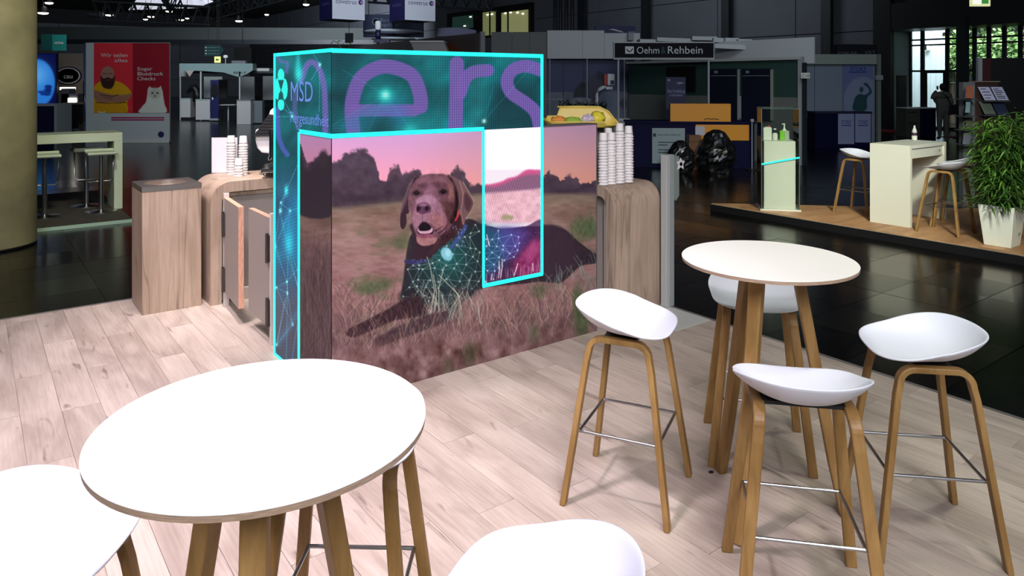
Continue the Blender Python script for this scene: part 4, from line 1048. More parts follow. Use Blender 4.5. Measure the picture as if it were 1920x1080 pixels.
for X_, Y_ in ((0, 0), (0.476, 0), (0, 0.442), (0.476, 0.442)): ge.box(X_ - .003, X_ + .006, Y_ - .003, Y_ + .006, 0.02, 1.362)
ge.box(0, .48, -.003, .004, 1.356, 1.364).box(0, .48, .44, .447, 1.356, 1.364).box(-.003, .004, 0, .44, 1.356, 1.364).box(.476, .483, 0, .44, 1.356, 1.364).build('glass_edge', M_gedge, sh)
MB().sweep([(0.0, -0.006, 0.615), (0.48, -0.006, 0.715)], (0, 1, 0), 0.006, 0.02).build('reflection_strip', M_edge, sh)  # glowing strip standing in for the display border's reflection in the glass
ca, sa = math.cos(-0.20), math.sin(-0.20)
def on_case(dx, dy): return (3.33 + dx * ca - dy * sa, 9.68 + dx * sa + dy * ca, PZ + 0.925)
b1 = thing('bottle', 'white square canister with a pink cap on the cream pedestal', 'bottle', on_case(0.10, 0.2), -0.2)
MB().prism([(-0.055, 0), (0.055, 0), (0.055, 0.165), (0.04, 0.178), (-0.02, 0.178), (-0.055, 0.165)], -0.04, 0.04, 'y').build('canister', mat('bottle_white', (222, 226, 212), 0.45), b1, bevel=0.008)
MB().lathe([(0.018, 0.178), (0.018, 0.20), (0.0001, 0.20)], 14, (0.02, 0, 0)).build('cap', mat('cap_pink', (190, 60, 90), 0.4), b1, True, autosmooth=40)
b2 = thing('bottle', 'small white bottle with a dark neck on the cream pedestal', 'bottle', on_case(0.20, 0.2), 0)
MB().lathe([(0.034, 0), (0.036, 0.01), (0.036, 0.07), (0.030, 0.09), (0.016, 0.10)], 18).build('flask', mat('bottle_white', (222, 226, 212), 0.45), b2, True)
MB().lathe([(0.016, 0.10), (0.016, 0.14)], 14).build('neck', M_black, b2, True)
MB().lathe([(0.018, 0.14), (0.018, 0.158), (0.0001, 0.16)], 14).build('cap', mat('bottle_white', (222, 226, 212), 0.45), b2, True, autosmooth=40)
b3 = thing('bottle', 'green and clear pump bottle on the cream pedestal', 'bottle', on_case(0.32, 0.2), -0.2)
MB().box(-0.06, 0.0, -0.03, 0.03, 0, 0.13).build('green_half', mat('gel_green', (120, 200, 40), 0.35), b3, bevel=0.006)
MB().box(0.0, 0.06, -0.03, 0.03, 0, 0.13).build('clear_half', mat('gel_clear', (172, 184, 160), 0.3), b3, bevel=0.006)
MB().lathe([(0.03, 0.13), (0.012, 0.16), (0.008, 0.20), (0.008, 0.215)], 12).box(-0.03, 0.012, -0.008, 0.008, 0.213, 0.226).build('pump', mat('bottle_white', (222, 226, 212), 0.45), b3)

ctb = thing('bar_counter', 'boxy cream counter table with a knee space, between bar stools', 'counter', (4.391, 8.90, PZ), ROT)
TW, TD, TH = 0.96, 0.475, 0.965
MB().box(0, TW, -TD, 0, TH - 0.04, TH).build('tabletop', M_cream, ctb, bevel=0.002)
MB().box(0, 0.055, -TD, 0, 0, TH - 0.04).build('leg_panel', M_cream, ctb, bevel=0.002)
MB().box(TW - 0.055, TW, -TD, 0, 0, TH - 0.04).build('leg_panel', M_cream, ctb, bevel=0.002)
MB().box(0.055, TW - 0.055, -TD + 0.02, -0.02, TH - 0.16, TH - 0.04).build('apron', M_cream, ctb)
MB().lathe([(0.012, 0), (0.012, 0.008), (0.0001, 0.008)], 12).build('cable_cap', M_steel, ctb, loc=(TW - 0.15, -TD + 0.02, TH - 0.10)).rotation_euler = (math.pi / 2, 0, 0)
x, y = 4.391 + 0.90 * UA[0] - (-0.12) * 0 + 0.12 * 0.5986, 8.90 + 0.90 * UA[1] - 0.12 * 0.801
sbt = thing('bottle', 'white spray bottle with a purple band on the boxy counter', 'bottle', (x, y, PZ + TH), 0)
MB().lathe([(0.03, 0), (0.032, 0.01), (0.032, 0.06)], 16).build('flask', mat('bottle_white', (222, 226, 212), 0.45), sbt, True)
MB().lathe([(0.0325, 0.06), (0.0325, 0.095)], 16).build('label_band', mat('band_purple', (70, 30, 60), 0.5), sbt, True)
MB().lathe([(0.032, 0.095), (0.028, 0.12), (0.012, 0.16), (0.010, 0.185), (0.0001, 0.19)], 16).build('cap', mat('bottle_white', (222, 226, 212), 0.45), sbt, True)

# bamboo in a square planter
M_leaf = [mat('bamboo_leaf_%d' % i, c, 0.5, spec=0.3) for i, c in enumerate(((66, 104, 36), (92, 132, 52), (44, 78, 30)))]
M_pot = mat('planter_cream', (240, 244, 228), 0.3)
x, y, _ = W(0, 0)
px_, py_ = 5.16, 7.64
pl = thing('planter', 'square tapered cream planter at the platform edge', 'planter', (px_, py_, PZ), ROT)
def frustum(a, b, z0, z1): return [(-a, -a, z0), (a, -a, z0), (a, a, z0), (-a, a, z0), (-b, -b, z1), (b, -b, z1), (b, b, z1), (-b, b, z1)]
mb = MB(); mb.add(frustum(0.125, 0.168, 0, 0.425), [(3, 2, 1, 0), (0, 1, 5, 4), (1, 2, 6, 5), (2, 3, 7, 6), (3, 0, 4, 7)])
mb.add([(-.168, -.168, .425), (.168, -.168, .425), (.168, .168, .425), (-.168, .168, .425), (-.15, -.15, .425), (.15, -.15, .425), (.15, .15, .425), (-.15, .15, .425), (-.145, -.145, .36), (.145, -.145, .36), (.145, .145, .36), (-.145, .145, .36)],
       [(0, 1, 5, 4), (1, 2, 6, 5), (2, 3, 7, 6), (3, 0, 4, 7), (4, 5, 9, 8), (5, 6, 10, 9), (6, 7, 11, 10), (7, 4, 8, 11)])
mb.build('pot', M_pot, pl, bevel=0.006)
MB().box(-.145, .145, -.145, .145, .34, .385).build('soil', mat('soil', (40, 30, 22), 0.9, noise=0.5, nscale=30), pl)
MB().lathe([(0.012, 0), (0.012, 0.008), (0.0001, 0.008)], 12).build('water_gauge', M_steel, pl, loc=(0.02, -0.150, 0.14)).rotation_euler = (math.pi / 2, 0, 0)
bmb = thing('bamboo', 'bushy green bamboo growing from the square cream planter', 'plant', (px_, py_, PZ + 0.385), 0)
rnd = random.Random(12); lv = [[], [], []]; lf = [[], [], []]
for s_ in range(26):
    a = rnd.uniform(0, 6.283); r = rnd.uniform(0, 0.12); H_ = rnd.uniform(0.55, 1.05); lean = rnd.uniform(0.02, 0.22); d = rnd.uniform(0, 6.283)
    path = [(r * math.cos(a) + lean * t * t * math.cos(d), r * math.sin(a) + lean * t * t * math.sin(d), H_ * t) for t in (0, .25, .5, .75, 1)]
    MB().tube(path, [0.006, .0055, .005, .004, .002], 5).build('stem', mat('bamboo_stem', (96, 110, 50), 0.5), bmb, True)
    for q in range(120):
        t = rnd.uniform(0.02, 1.0) ** 0.8; i = min(3, int(t * 4)); f_ = t * 4 - i
        p = Vector(path[i]).lerp(Vector(path[i + 1]), f_)
        az = rnd.uniform(0, 6.283); ln = rnd.uniform(0.08, 0.16); out = rnd.uniform(0.0, 0.22) * (1.1 - 0.4 * t)
        p = p + Vector((math.cos(az), math.sin(az), rnd.uniform(-.05, .25))) * out
        az2 = az + rnd.uniform(-.8, .8); el = rnd.uniform(-.7, .45)
        dv = Vector((math.cos(az2) * math.cos(el), math.sin(az2) * math.cos(el), math.sin(el))); sd = dv.cross(Vector((0, 0, 1))).normalized() * ln * 0.075
        g = rnd.choice((0, 0, 1, 2)); n_ = len(lv[g]); sag = Vector((0, 0, -ln * 0.12))
        lv[g] += [tuple(p), tuple(p + dv * ln * .35 + sd), tuple(p + dv * ln + sag * 2), tuple(p + dv * ln * .35 - sd)]
        lf[g] += [(n_, n_ + 1, n_ + 2), (n_, n_ + 2, n_ + 3)]
for g in range(3): tag(MB().add(lv[g], lf[g]).build('foliage', M_leaf[g], bmb), kind='stuff')

# ------------------------------------------------------------------ hall shell
M_panel = mat('hall_panel', (104, 108, 118), 0.6, noise=0.08, nscale=0.6)
M_col = mat('hall_steel', (34, 38, 44), 0.5)
M_backing = mat('hall_backing', (40, 43, 48), 0.8)
WU, WV = 26.4, 87.0
VD = v_at(1672, WU)                                   # the entrance starts here
HH = 9.5
loc0, r0 = W(0, 0), ROT
wr = struct('wall_right', MB().box(WU + 0.06, WU + 0.3, VD, WV, HZ, HH).box(WU + 0.06, WU + 0.3, -8, VD, 4.6, HH), M_backing, loc=loc0, rotz=r0)
wb = struct('wall_back', MB().box(-60, WU + 0.3, WV + 0.06, WV + 0.3, HZ, HH), M_backing, loc=loc0, rotz=r0)
for i in range(20):
    for j in range(5):
        a = VD + 0.02 + i * 4.0; b_ = a + 3.96; z0_ = HZ + j * 1.9
        if z0_ + 1.88 > 1.0: MB().box(WU, WU + 0.06, a, min(b_, WV), z0_, z0_ + 1.86).build('panel', M_panel, wr)
for i in range(18):
    for j in range(4):
        a = WU - 0.4 - (i + 1) * 4.0
        MB().box(a + 0.03, a + 3.97, WV, WV + 0.06, HZ + j * 2.0, HZ + j * 2.0 + 1.96).build('panel', M_panel, wb)
M_ceil = mat('hall_ceiling', (12, 12, 14), 0.9)
ceil = struct('ceiling', MB().box(-62, WU + 0.3, 6, WV + 0.3, HH, HH + 0.1), M_ceil, loc=loc0, rotz=r0)
def column_on_wall(px, w, label):
    v = v_at(px, WU - 0.3)
    t = thing('steel_column', label, 'column', W(WU - 0.3, v, HZ), ROT)
    MB().box(-0.12, 0.12, -w / 2, w / 2, 0, HH - HZ).build('flange', M_col, t); MB().box(0.12, 0.28, -0.04, 0.04, 0, HH - HZ).build('web', M_col, t)
column_on_wall(1211, 0.45, 'dark steel column on the panelled wall above the lettered sign')
column_on_wall(1362, 0.40, 'dark steel column on the panelled wall above the stacked boards')
column_on_wall(1551, 0.40, 'dark steel column on the panelled wall above the blue poster booth')
column_on_wall(1092, 0.55, 'dark steel column on the panelled wall beside the bundle of pipes')
for i, px in enumerate((1041, 1051, 1062, 1073)):
    v = v_at(px, WU - 0.2)
    tag(MB().cone((0, 0, 0), (0, 0, HH - HZ), 0.10, n=10).build('wall_pipe', M_col, loc=W(WU - 0.2, v, HZ), smooth=True), ['dark vertical wall pipe furthest from the steel column', 'dark vertical wall pipe, second of four counted from the display block', 'dark vertical wall pipe, third of four counted from the display block', 'dark vertical wall pipe closest to the steel column'][i], 'pipe', 'pipes on the panelled wall')

# the grey beam and the trusses under the ceiling
tag(MB().box(-18, 14, -0.5, 0.5, 0, 1.1).build('beam', mat('beam_grey', (74, 80, 80), 0.7), loc=(-26, 62, 5.25), rotz=0.06), kind='structure').name = 'beam'
bm2 = tag(MB().box(-30, 22, -0.2, 0.2, 0, 0.35).build('beam', M_col, loc=(-24, 58, 4.75), rotz=0.03), kind='structure')
def truss(name, label, p0, p1, h, nb, r=0.05):
    t = thing(name, label, 'truss', p0); d = Vector(p1) - Vector(p0); L_ = d.length; d.normalize(); sd = Vector((-d.y, d.x, 0)).normalized() * 0.35
    for off in ((Vector((0, 0, 0))), (sd + Vector((0, 0, h))), (-sd + Vector((0, 0, h)))):
        MB().cone(tuple(off), tuple(off + d * L_), r * 1.3, n=6).build('chord', M_tr, t)
    mb = MB()
    for k in range(nb):
        a = d * (L_ * k / nb); b_ = d * (L_ * (k + 0.5) / nb); c = d * (L_ * (k + 1) / nb)
        for s_ in (1, -1): mb.cone(tuple(a + sd * s_ + Vector((0, 0, h))), tuple(b_), r, n=5).cone(tuple(b_), tuple(c + sd * s_ + Vector((0, 0, h))), r, n=5)
    tag(mb.build('diagonals', M_tr, t), kind='stuff')
M_tr = mat('truss_metal', (70, 74, 80), 0.45, metal=0.5)
truss('ceiling_truss', 'dark lattice truss crossing below the bright skylight', (at(175, 40), 40, zat(37, 40)), (at(395, 42), 42, zat(46, 42)), 1.0, 9, 0.038)
truss('ceiling_truss', 'dark lattice truss receding past the skylight end', (at(300, 34), 34, zat(-6, 34)), (at(330, 44), 44, zat(40, 44)), 1.0, 5, 0.038)
truss('ceiling_truss', 'dark lattice truss running towards the hanging white cubes', (at(395, 46), 46, zat(38, 46)), (at(600, 30), 30, zat(-18, 30)), 0.9, 10, 0.05)
truss('ceiling_truss', 'dark lattice truss above the lit office windows', (at(690, 40), 40, zat(4, 40)), (at(930, 44), 44, zat(20, 44)), 0.8, 10, 0.05)
M_sky = mat('skylight_glow', (230, 232, 245), 0.5, emit=(226, 228, 246), power=0.75)
sk = thing('skylight', 'bright strip of skylight panes beyond the lattice truss', 'skylight', (0, 0, 0))
for k in range(7):
    a = 258 + k * 20.5; Yk = 52
    x0, x1 = at(a, Yk), at(a + 18.5, Yk)
    MB().add([(x0, Yk, zat(-2, Yk)), (x1, Yk, zat(-1 + k * .6, Yk)), (x1, Yk - 1.2, zat(18 - k * 0.6, Yk - 1.2)), (x0, Yk - 1.2, zat(19 - k * .6, Yk - 1.2))], [(0, 1, 2, 3)]).build('pane', M_sky, sk, solid=0.04)
M_lamp = mat('lamp_glow', (255, 250, 238), 0.5, emit=(255, 246, 232), power=5.0)
for px, py, Y, r, lab in ((92, 5, 30, .16, 'round ceiling lamp near the concrete column top'), (81, 24, 30, .20, 'round ceiling lamp closest to the concrete column'), (448, 39, 34, .16, 'round ceiling lamp alone before the teal block corner'),
                      (318, 21, 42, .22, 'flat ceiling lamp hung below the skylight'), (283, 31, 44, .20, 'flat ceiling lamp on the truss bottom chord'), (273, 36, 46, .14, 'small round lamp under the truss bottom chord'), (340, 37, 44, .16, 'round lamp hung under the middle of the truss'),
                      (351, 34, 47, .12, 'smallest lamp beside the middle of the truss'), (205, 28, 40.6, .2, 'lamp at the end of the pale cloth tube'), (500, 27, 40, .12, 'paired small lamp far along the truss'), (574, 8, 30, .13, 'lamp beside the first hanging white cube')):
    t = thing('ceiling_lamp', lab, 'lamp', (at(px, Y), Y, zat(py, Y)))
    MB().lathe([(0.0001, 0.02), (r * .8, 0.02), (r, 0.0), (r * .8, -0.05), (0.0001, -0.07)], 14).build('diffuser', M_lamp, t, True)
    MB().lathe([(r * 1.05, 0.0), (r * .7, 0.22), (0.05, 0.3), (0.0001, 0.3)], 14).cone((0, 0, .3), (0, 0, 1.2), 0.015, n=6).build('housing', M_black, t)
tag(MB().cone((at(165, 42), 42, zat(26, 42)), (at(206, 42), 42, zat(29, 42)), 0.16, n=10).build('cloth_tube', mat('tube_grey', (120, 126, 132), 0.6), smooth=True), 'pale grey air tube hung below the hall ceiling', 'duct')

# concrete column
colm = thing('concrete_column', 'thick round concrete column at the frame edge, stained olive grey', 'column', (-5.80, 8.03, HZ))
M_conc = mat('concrete', (128, 120, 88), 0.8, noise=0.22, nscale=3.0, bump=0.3)
MB().cone((0, 0, 0), (0, 0, 8.0), 0.455, n=64, caps=False).build('shaft', M_conc, colm, True)
tag(MB().lathe([(0.456, 0), (0.458, 0.02), (0.456, 0.03)], 64).build('foot_ring', M_black, colm, True), 'dark ring at the foot')

# ------------------------------------------------------------------ distant stand with tall table and gas-lift stools
lp = struct('floor_stand', MB().box(-4.5, 0.0, 0.0, 3.2, HZ, 0.0), mat('stand_carpet', (74, 68, 62), 0.7, noise=0.2, nscale=8), loc=(at(250, 9.42), 9.42, 0), rotz=ROT)
tag(MB().box(-4.5, 0.0, -0.012, 0.0, HZ, 0.012).build('edge_strip', mat('strip_pale', (170, 196, 178), 0.5), lp), 'pale edge strip')
tt = thing('bar_table', 'white tall table with thick panel ends, behind the concrete column', 'table', (-5.51, 10.26, 0), ROT)
M_lw = mat('table_greenwhite', (206, 214, 190), 0.45)
MB().box(-2.0, 0, 0, 0.62, 0.955, 1.075).build('tabletop', M_lw, tt, bevel=0.003)
MB().box(-0.105, 0, 0, 0.62, 0, 0.955).build('leg_panel', M_lw, tt); MB().box(-2.0, -1.9, 0, 0.62, 0, 0.955).build('leg_panel', M_lw, tt)
tag(MB().box(0.0, 0.012, 0.12, 0.22, 0.72, 0.95).box(0.0, 0.012, 0.12, 0.22, 0.10, 0.30).build('socket_panel', mat('socket_grey', (120, 122, 112), 0.5), tt), kind='stuff')
MB().box(0.0, 0.014, 0.12, 0.22, 0.38, 0.55).build('green_reflection', mat('reflection_green', (30, 170, 110), 0.4, emit=(30, 190, 120), power=0.5), tt)  # small glowing patch imitating a green reflection on the table end
def gas_stool(x, y, rz, label):
    t = thing('bar_stool', label, 'stool', (x, y, 0), rz, 'square seated gas lift stools at the tall table')
    MB().prism([(-0.21, 0.815), (-0.19, 0.79), (0.10, 0.785), (0.19, 0.80), (0.21, 0.85), (0.19, 0.855), (0.16, 0.825), (-0.19, 0.83)], -0.18, 0.18, 'y').build('seat', M_lw, t, bevel=0.01)
    MB().cone((0, 0, 0.02), (0, 0, 0.79), 0.024, n=12).cone((0, 0, 0.02), (0, 0, 0.45), 0.03, n=12).build('pole', M_steel, t, True, autosmooth=40)
    MB().lathe([(0.20, 0), (0.20, 0.008), (0.05, 0.02), (0.03, 0.03)], 28).build('base', M_steel, t, True, autosmooth=40)
    MB().tube([(0.15, -0.17, 0.79), (0.19, -0.17, 0.45), (0.19, -0.13, 0.40), (0.19, 0.13, 0.40), (0.19, 0.17, 0.45), (0.15, 0.17, 0.79)], 0.011, 8).build('foot_loop', M_steel, t, True)
for x, y, rz, lab in ((-5.67, 10.01, 2.2, 'gas lift stool nearest the thick table end'), (-6.13, 10.45, -0.9, 'gas lift stool behind the others under the tall table'), (-6.20, 9.62, 2.2, 'gas lift stool nearest the concrete column')):
    gas_stool(x, y, rz, lab)

# ------------------------------------------------------------------ red poster booth
def flat_canvas(w, h, x0, x1, y0, y1):
    PX, PY = np.meshgrid(np.linspace(x0, x1, w), np.linspace(y0, y1, h)); return Canvas(PX, PY)
def poster(name, cv, parent, material, x0, x1, z0, z1, y=-0.012, gain=1.0):
    h, w = cv.X.shape; XX, ZZ = np.meshgrid(np.linspace(x0, x1, w), np.linspace(z1, z0, h))
    return print_mesh(name, cv, np.stack([XX, np.full(XX.shape, y), ZZ], -1), material, parent, None, gain)
YB = 21.5
bx0, bx1 = at(161, YB), at(318, YB); bw = bx1 - bx0; BZ = zat(80, YB)
rb_ = thing('exhibition_booth', 'pale booth with a red poster of a bearded man and a white cat', 'booth', (bx0, YB, 0), 0.0)
MB().box(0, bw, 0, 0.06, HZ, BZ).build('front_wall', M_booth, rb_)
MB().prism([(0, 0.06), (0.02, 0.0), (-0.40, 0.55), (-0.34, 0.60)], HZ, BZ, 'z').build('side_wall', mat('booth_bluish', (120, 150, 190), 0.6), rb_)
for k in range(4): MB().box(-0.12 - 0.05 * k, -0.10 - 0.05 * k, 0.10 + .07 * k, 0.12 + .07 * k, 0.6 + .3 * k, 0.9 + .3 * k).build('side_print', M_navy, rb_)
MB().box(0, bw, -0.03, 0.09, HZ - 0.0, 0.04).build('plinth', mat('plinth_pale', (206, 210, 206), 0.5), rb_)
cvP = flat_canvas(200, 190, 635, 1145, 290, 762)
X, Y = cvP.X, cvP.Y
cvP.fill((206, 44, 56)); cvP.full((X > 898) * 1.0, np.array((136, 20, 36)))
# bearded man with folded arms
cvP.poly([(640, 762), (636, 600), (660, 560), (700, 545), (780, 545), (840, 570), (880, 610), (888, 640), (860, 690), (850, 762)], (206, 150, 22), 3)
cvP.poly([(636, 610), (680, 620), (760, 640), (840, 640), (886, 632), (860, 680), (760, 690), (690, 690), (640, 670)], (150, 104, 84), 4)
cvP.line([(650, 690), (740, 700), (850, 690)], (90, 60, 40), 10, .7); cvP.line([(680, 640), (760, 650), (800, 640)], (60, 50, 50), 8, .6); cvP.line([(700, 655), (760, 668)], (70, 50, 50), 6, .6)
cvP.ell(728, 505, 46, 58, (156, 112, 96), .12); cvP.poly([(682, 510), (700, 530), (728, 522), (760, 530), (775, 505), (775, 560), (755, 595), (730, 600), (700, 590), (684, 560)], (58, 34, 28), 4)
cvP.line([(695, 497), (720, 497)], (50, 30, 26), 5, .8); cvP.line([(737, 497), (762, 497)], (50, 30, 26), 5, .8); cvP.line([(728, 500), (728, 522)], (120, 80, 66), 6, .7); cvP.line([(712, 540), (745, 540)], (110, 60, 56), 5, .8)
cvP.poly([(640, 700), (700, 700), (820, 700), (848, 720), (846, 762), (640, 762)], (196, 140, 20), 3, .9)
cvP.poly([(668, 750), (690, 758), (712, 750), (704, 764), (672, 764)], (210, 206, 190), 2)
# white cat
cvP.poly([(945, 762), (960, 720), (985, 690), (995, 640), (1000, 600), (1012, 590), (1045, 596), (1080, 592), (1096, 605), (1104, 650), (1112, 700), (1118, 762)], (198, 202, 192), 4)
cvP.ell(1046, 630, 42, 36, (176, 176, 164), .4); cvP.ell(1030, 628, 7, 6, (60, 50, 40), .3); cvP.ell(1064, 628, 7, 6, (60, 50, 40), .3); cvP.ell(1047, 646, 6, 5, (110, 80, 76), .4); cvP.line([(1047, 650), (1036, 660)], (90, 70, 66), 3, .7); cvP.line([(1047, 650), (1058, 660)], (90, 70, 66), 3, .7)
cvP.poly([(1004, 606), (1010, 580), (1030, 598)], (190, 190, 180), 2, 1, False); cvP.poly([(1068, 598), (1088, 578), (1094, 606)], (190, 190, 180), 2, 1, False)
M_post = attr_mat('poster_print', 0.5)
def bx(px): return at(px, YB) - bx0
pr = poster('poster', cvP, rb_, M_post, bx(176.4), bx(318), zat(211.7, YB), zat(80.6, YB), gain=1.35)
M_wt = mat('text_white', (228, 224, 220), 0.6); M_mag = mat('text_magenta', (170, 40, 90), 0.6); M_tnavy = mat('text_navy', (30, 36, 90), 0.6); M_tdark = mat('text_dark', (40, 42, 44), 0.6)
def btext(s, x0, x1, y0, y1, Y, ox, parent, m, y=-0.02, nm='lettering'):
    return text(nm, s, zat(y0, Y) - zat(y1, Y), m, parent, ((at(x0, Y) + at(x1, Y)) / 2 - ox, y, (zat(y0, Y) + zat(y1, Y)) / 2), 0, 'CENTER', at(x1, Y) - at(x0, Y))
for s_, a in (('Wir teilen', (190, 240, 99.5, 107)), ('alles', (215.5, 240, 109.5, 116.5)), ('Sogar', (258, 286, 125.5, 132)), ('Blutdruck', (258, 306, 134.5, 141.5)), ('Checks', (258, 292, 143.5, 150.5))):
    btext(s_, *a, YB, bx0, rb_, M_wt)
btext('lorem', 0, 0, 0, 0, YB, bx0, rb_, M_wt) if False else None
for yy in (220.5, 224.5): MB().box(bx(209), bx(308), -0.014, -0.004, zat(yy + 1.1, YB), zat(yy - 1.1, YB)).build('text_line', M_mag, rb_)
MB().lathe([(0.09, 0), (0.09, 0.008), (0.0001, 0.008)], 24).build('round_emblem', M_tnavy, rb_, loc=(bx(302), -0.002, zat(252, YB))).rotation_euler = (math.pi / 2, 0, 0)

# ------------------------------------------------------------------ left edge: screen, counter, teal banner
YS = 22.5
bl = thing('hanging_banner', 'two tone teal hanging banner with pale lettering', 'banner', (at(77, 26), 26, 0))
MB().box(0, at(98, 26) - at(77, 26), 0, 0.05, zat(94, 26), zat(64, 26)).build('dark_half', mat('banner_dark', (16, 74, 72), 0.6), bl)
MB().box(at(98, 26) - at(77, 26), at(123, 26) - at(77, 26), 0, 0.05, zat(95, 26), zat(65, 26)).build('light_half', mat('banner_teal', (28, 128, 120), 0.6), bl)
btext('ARENA', 102, 120, 78, 83, 26, at(77, 26), bl, M_wt)
sc = thing('globe_screen', 'large blue screen showing a lit globe', 'screen', (at(77, YS), YS, 0))
MB().box(-0.9, at(106, YS) - at(77, YS), 0.0, 0.1, zat(198, YS), zat(100, YS)).build('frame', M_navy, sc)
cvG = flat_canvas(60, 120, 50, 106, 100, 196); cvG.fill((6, 14, 70)); cvG.ell(70, 156, 34, 46, (44, 128, 226), .08); cvG.glow(70, 140, 22, (110, 190, 255), .8)
for q in range(14): cvG.ell(random.uniform(55, 100), random.uniform(158, 184), random.uniform(2, 7), random.uniform(2, 5), (10, 40, 120), .4, .8)
poster('picture', cvG, sc, attr_mat('globe_glow', 0.4, emit=0.75), at(50, YS) - at(77, YS), at(105.5, YS) - at(77, YS), zat(196, YS), zat(101, YS))
pw = thing('booth_wall', 'beige booth wall with an oval navy sign behind the pale booth', 'booth', (at(107, 24), 24, 0))
MB().box(0, 1.0, 0, 0.06, HZ, zat(100, 24)).build('panel', mat('wall_beige', (134, 120, 110), 0.7), pw)
ov = MB().lathe([(0.44, 0), (0.44, 0.03), (0.40, 0.035), (0.0001, 0.035)], 32, sx=1, sy=0.68).build('oval_sign', M_navy, pw, loc=(at(129, 24) - at(107, 24), -0.002, zat(142, 24))); ov.rotation_euler = (math.pi / 2, 0, 0)
ring = MB().lathe([(0.40, 0.036), (0.40, 0.042), (0.36, 0.042), (0.36, 0.036)], 32, sx=1, sy=0.66).build('oval_ring', M_wt, pw, loc=(at(129, 24) - at(107, 24), -0.002, zat(142, 24))); ring.rotation_euler = (math.pi / 2, 0, 0)
btext('cau', 121, 138, 138, 147, 24, at(107, 24), pw, M_wt, y=-0.05)
ls = thing('light_bar', 'bright light bar above the dark equipment bench', 'lamp', (at(112, 23), 23, 0))
MB().box(0, at(139, 23) - at(112, 23), 0, 0.08, zat(168.5, 23), zat(163.5, 23)).build('tube', M_lamp, ls)
MB().box(0.02, 0.06, 0.02, 0.06, zat(195, 23), zat(168.5, 23)).build('arm', M_dark, ls)
bench = thing('counter', 'navy counter with a pale edge below the globe screen', 'counter', (at(77, 21), 21, 0))
MB().box(-0.6, at(102, 21) - at(77, 21), 0, 0.7, HZ, zat(197, 21)).build('body', M_navy, bench)
MB().box(at(102, 21) - at(77, 21), at(107, 21) - at(77, 21), -0.01, 0.7, HZ, zat(199, 21)).build('edge', M_boothgrey, bench)
MB().box(-0.6, at(107, 21) - at(77, 21), -0.02, 0.72, zat(199, 21), zat(195, 21)).build('worktop', M_boothgrey, bench)
eq = thing('equipment_bench', 'dark wheeled equipment bench beside the navy counter', 'bench', (at(109, 22.5), 22.5, 0))
MB().box(0, 0.62, 0, 0.5, 0.45, zat(196, 22.5)).build('chassis', M_black, eq); MB().box(0.02, 0.58, 0.05, 0.4, zat(192, 22.5), zat(176, 22.5)).box(0.06, 0.3, 0.05, 0.4, zat(192, 22.5), zat(166, 22.5)).build('instruments', mat('instrument_grey', (96, 98, 104), 0.4), eq)
MB().box(0.30, 0.55, 0.0, 0.04, zat(192, 22.5), zat(184, 22.5)).build('lit_panel', M_lamp, eq)
for wx in (0.18, 0.55): MB().lathe([(0.11, -0.03), (0.17, -0.03), (0.19, 0), (0.17, 0.03), (0.11, 0.03), (0.09, 0.0)], 20).build('wheel', mat('wheel_grey', (92, 92, 96), 0.4), eq, loc=(wx, -0.02, 0.18 + HZ)).rotation_euler = (math.pi / 2, 0, 0)
MB().box(0.05, 0.6, 0.0, 0.05, 0.18, 0.46).build('wheel_fork', M_black, eq)
# ------------------------------------------------------------------ horse booth far behind the bin
YH = 34.0
def part(mb, nm, m, par, **k): return mb.build(nm, m, par, **k)
def pbox(mb, x0, x1, y0, y1, Y, d0, d1, ox):          # box from layout coordinates on a stand facing -y at depth Y
    return mb.box(at(x0, Y) - ox, at(x1, Y) - ox, d0, d1, zat(y1, Y), zat(y0, Y))
hb_ox = at(337, YH)
hb = thing('exhibition_booth', 'far pale booth with a flat canopy and tall white posts, behind the oak bin', 'booth', (hb_ox, YH, 0))
M_pale = mat('booth_paleblue', (150, 176, 178), 0.6)
part(pbox(MB(), 337, 474, 119, 132, YH, 0, 0.5, hb_ox), 'canopy_fascia', M_pale, hb)
part(MB().prism([(at(337, YH) - hb_ox, zat(132, YH)), (at(474, YH) - hb_ox, zat(132, YH)), (at(462, YH) - hb_ox, zat(139, YH)), (at(448, YH) - hb_ox, zat(144.5, YH)), (at(420, YH) - hb_ox, zat(136, YH)), (at(380, YH) - hb_ox, zat(133, YH))], 0.0, 0.12, 'y'), 'canopy_gusset', M_pale, hb)
part(pbox(MB(), 340, 520, 133, 137, YH, 0.5, 1.1, hb_ox), 'canopy_underside', mat('underside_dark', (52, 64, 70), 0.6), hb)
part(pbox(MB(), 338, 375, 143, 186, YH, 2.6, 2.7, hb_ox), 'back_panel', M_booth, hb)
part(pbox(MB(), 412, 440, 143, 193, YH, 2.6, 2.7, hb_ox), 'back_panel', M_boothgrey, hb)
part(pbox(MB(), 457, 500, 142, 190, YH, 2.6, 2.7, hb_ox), 'back_panel', M_boothgrey, hb)
part(pbox(MB(), 376, 394, 149, 186, YH, 2.0, 2.1, hb_ox), 'dark_screen', mat('screen_brown', (36, 34, 32), 0.5), hb)
for a, b in ((375, 377.5), (448, 450.5), (337, 338.5)): part(pbox(MB(), a, b, 134, 226, YH, 0, 0.06, hb_ox), 'post', M_booth, hb)
part(MB().add([(at(348.5, YH) - hb_ox, -0.05, zat(132.5, YH)), (at(364.5, YH) - hb_ox, -0.05, zat(132.5, YH)), (at(356.5, YH) - hb_ox, -0.05, zat(144, YH)), (at(356.5, YH) - hb_ox, 0.35, zat(132.5, YH))], [(0, 1, 2), (1, 3, 2), (3, 0, 2), (0, 3, 1)]), 'pendant', mat('pendant_rose', (196, 180, 176), 0.6), hb)
btext('BELA-F', 438, 461, 134, 138, YH, hb_ox, hb, M_tdark, y=-0.02)
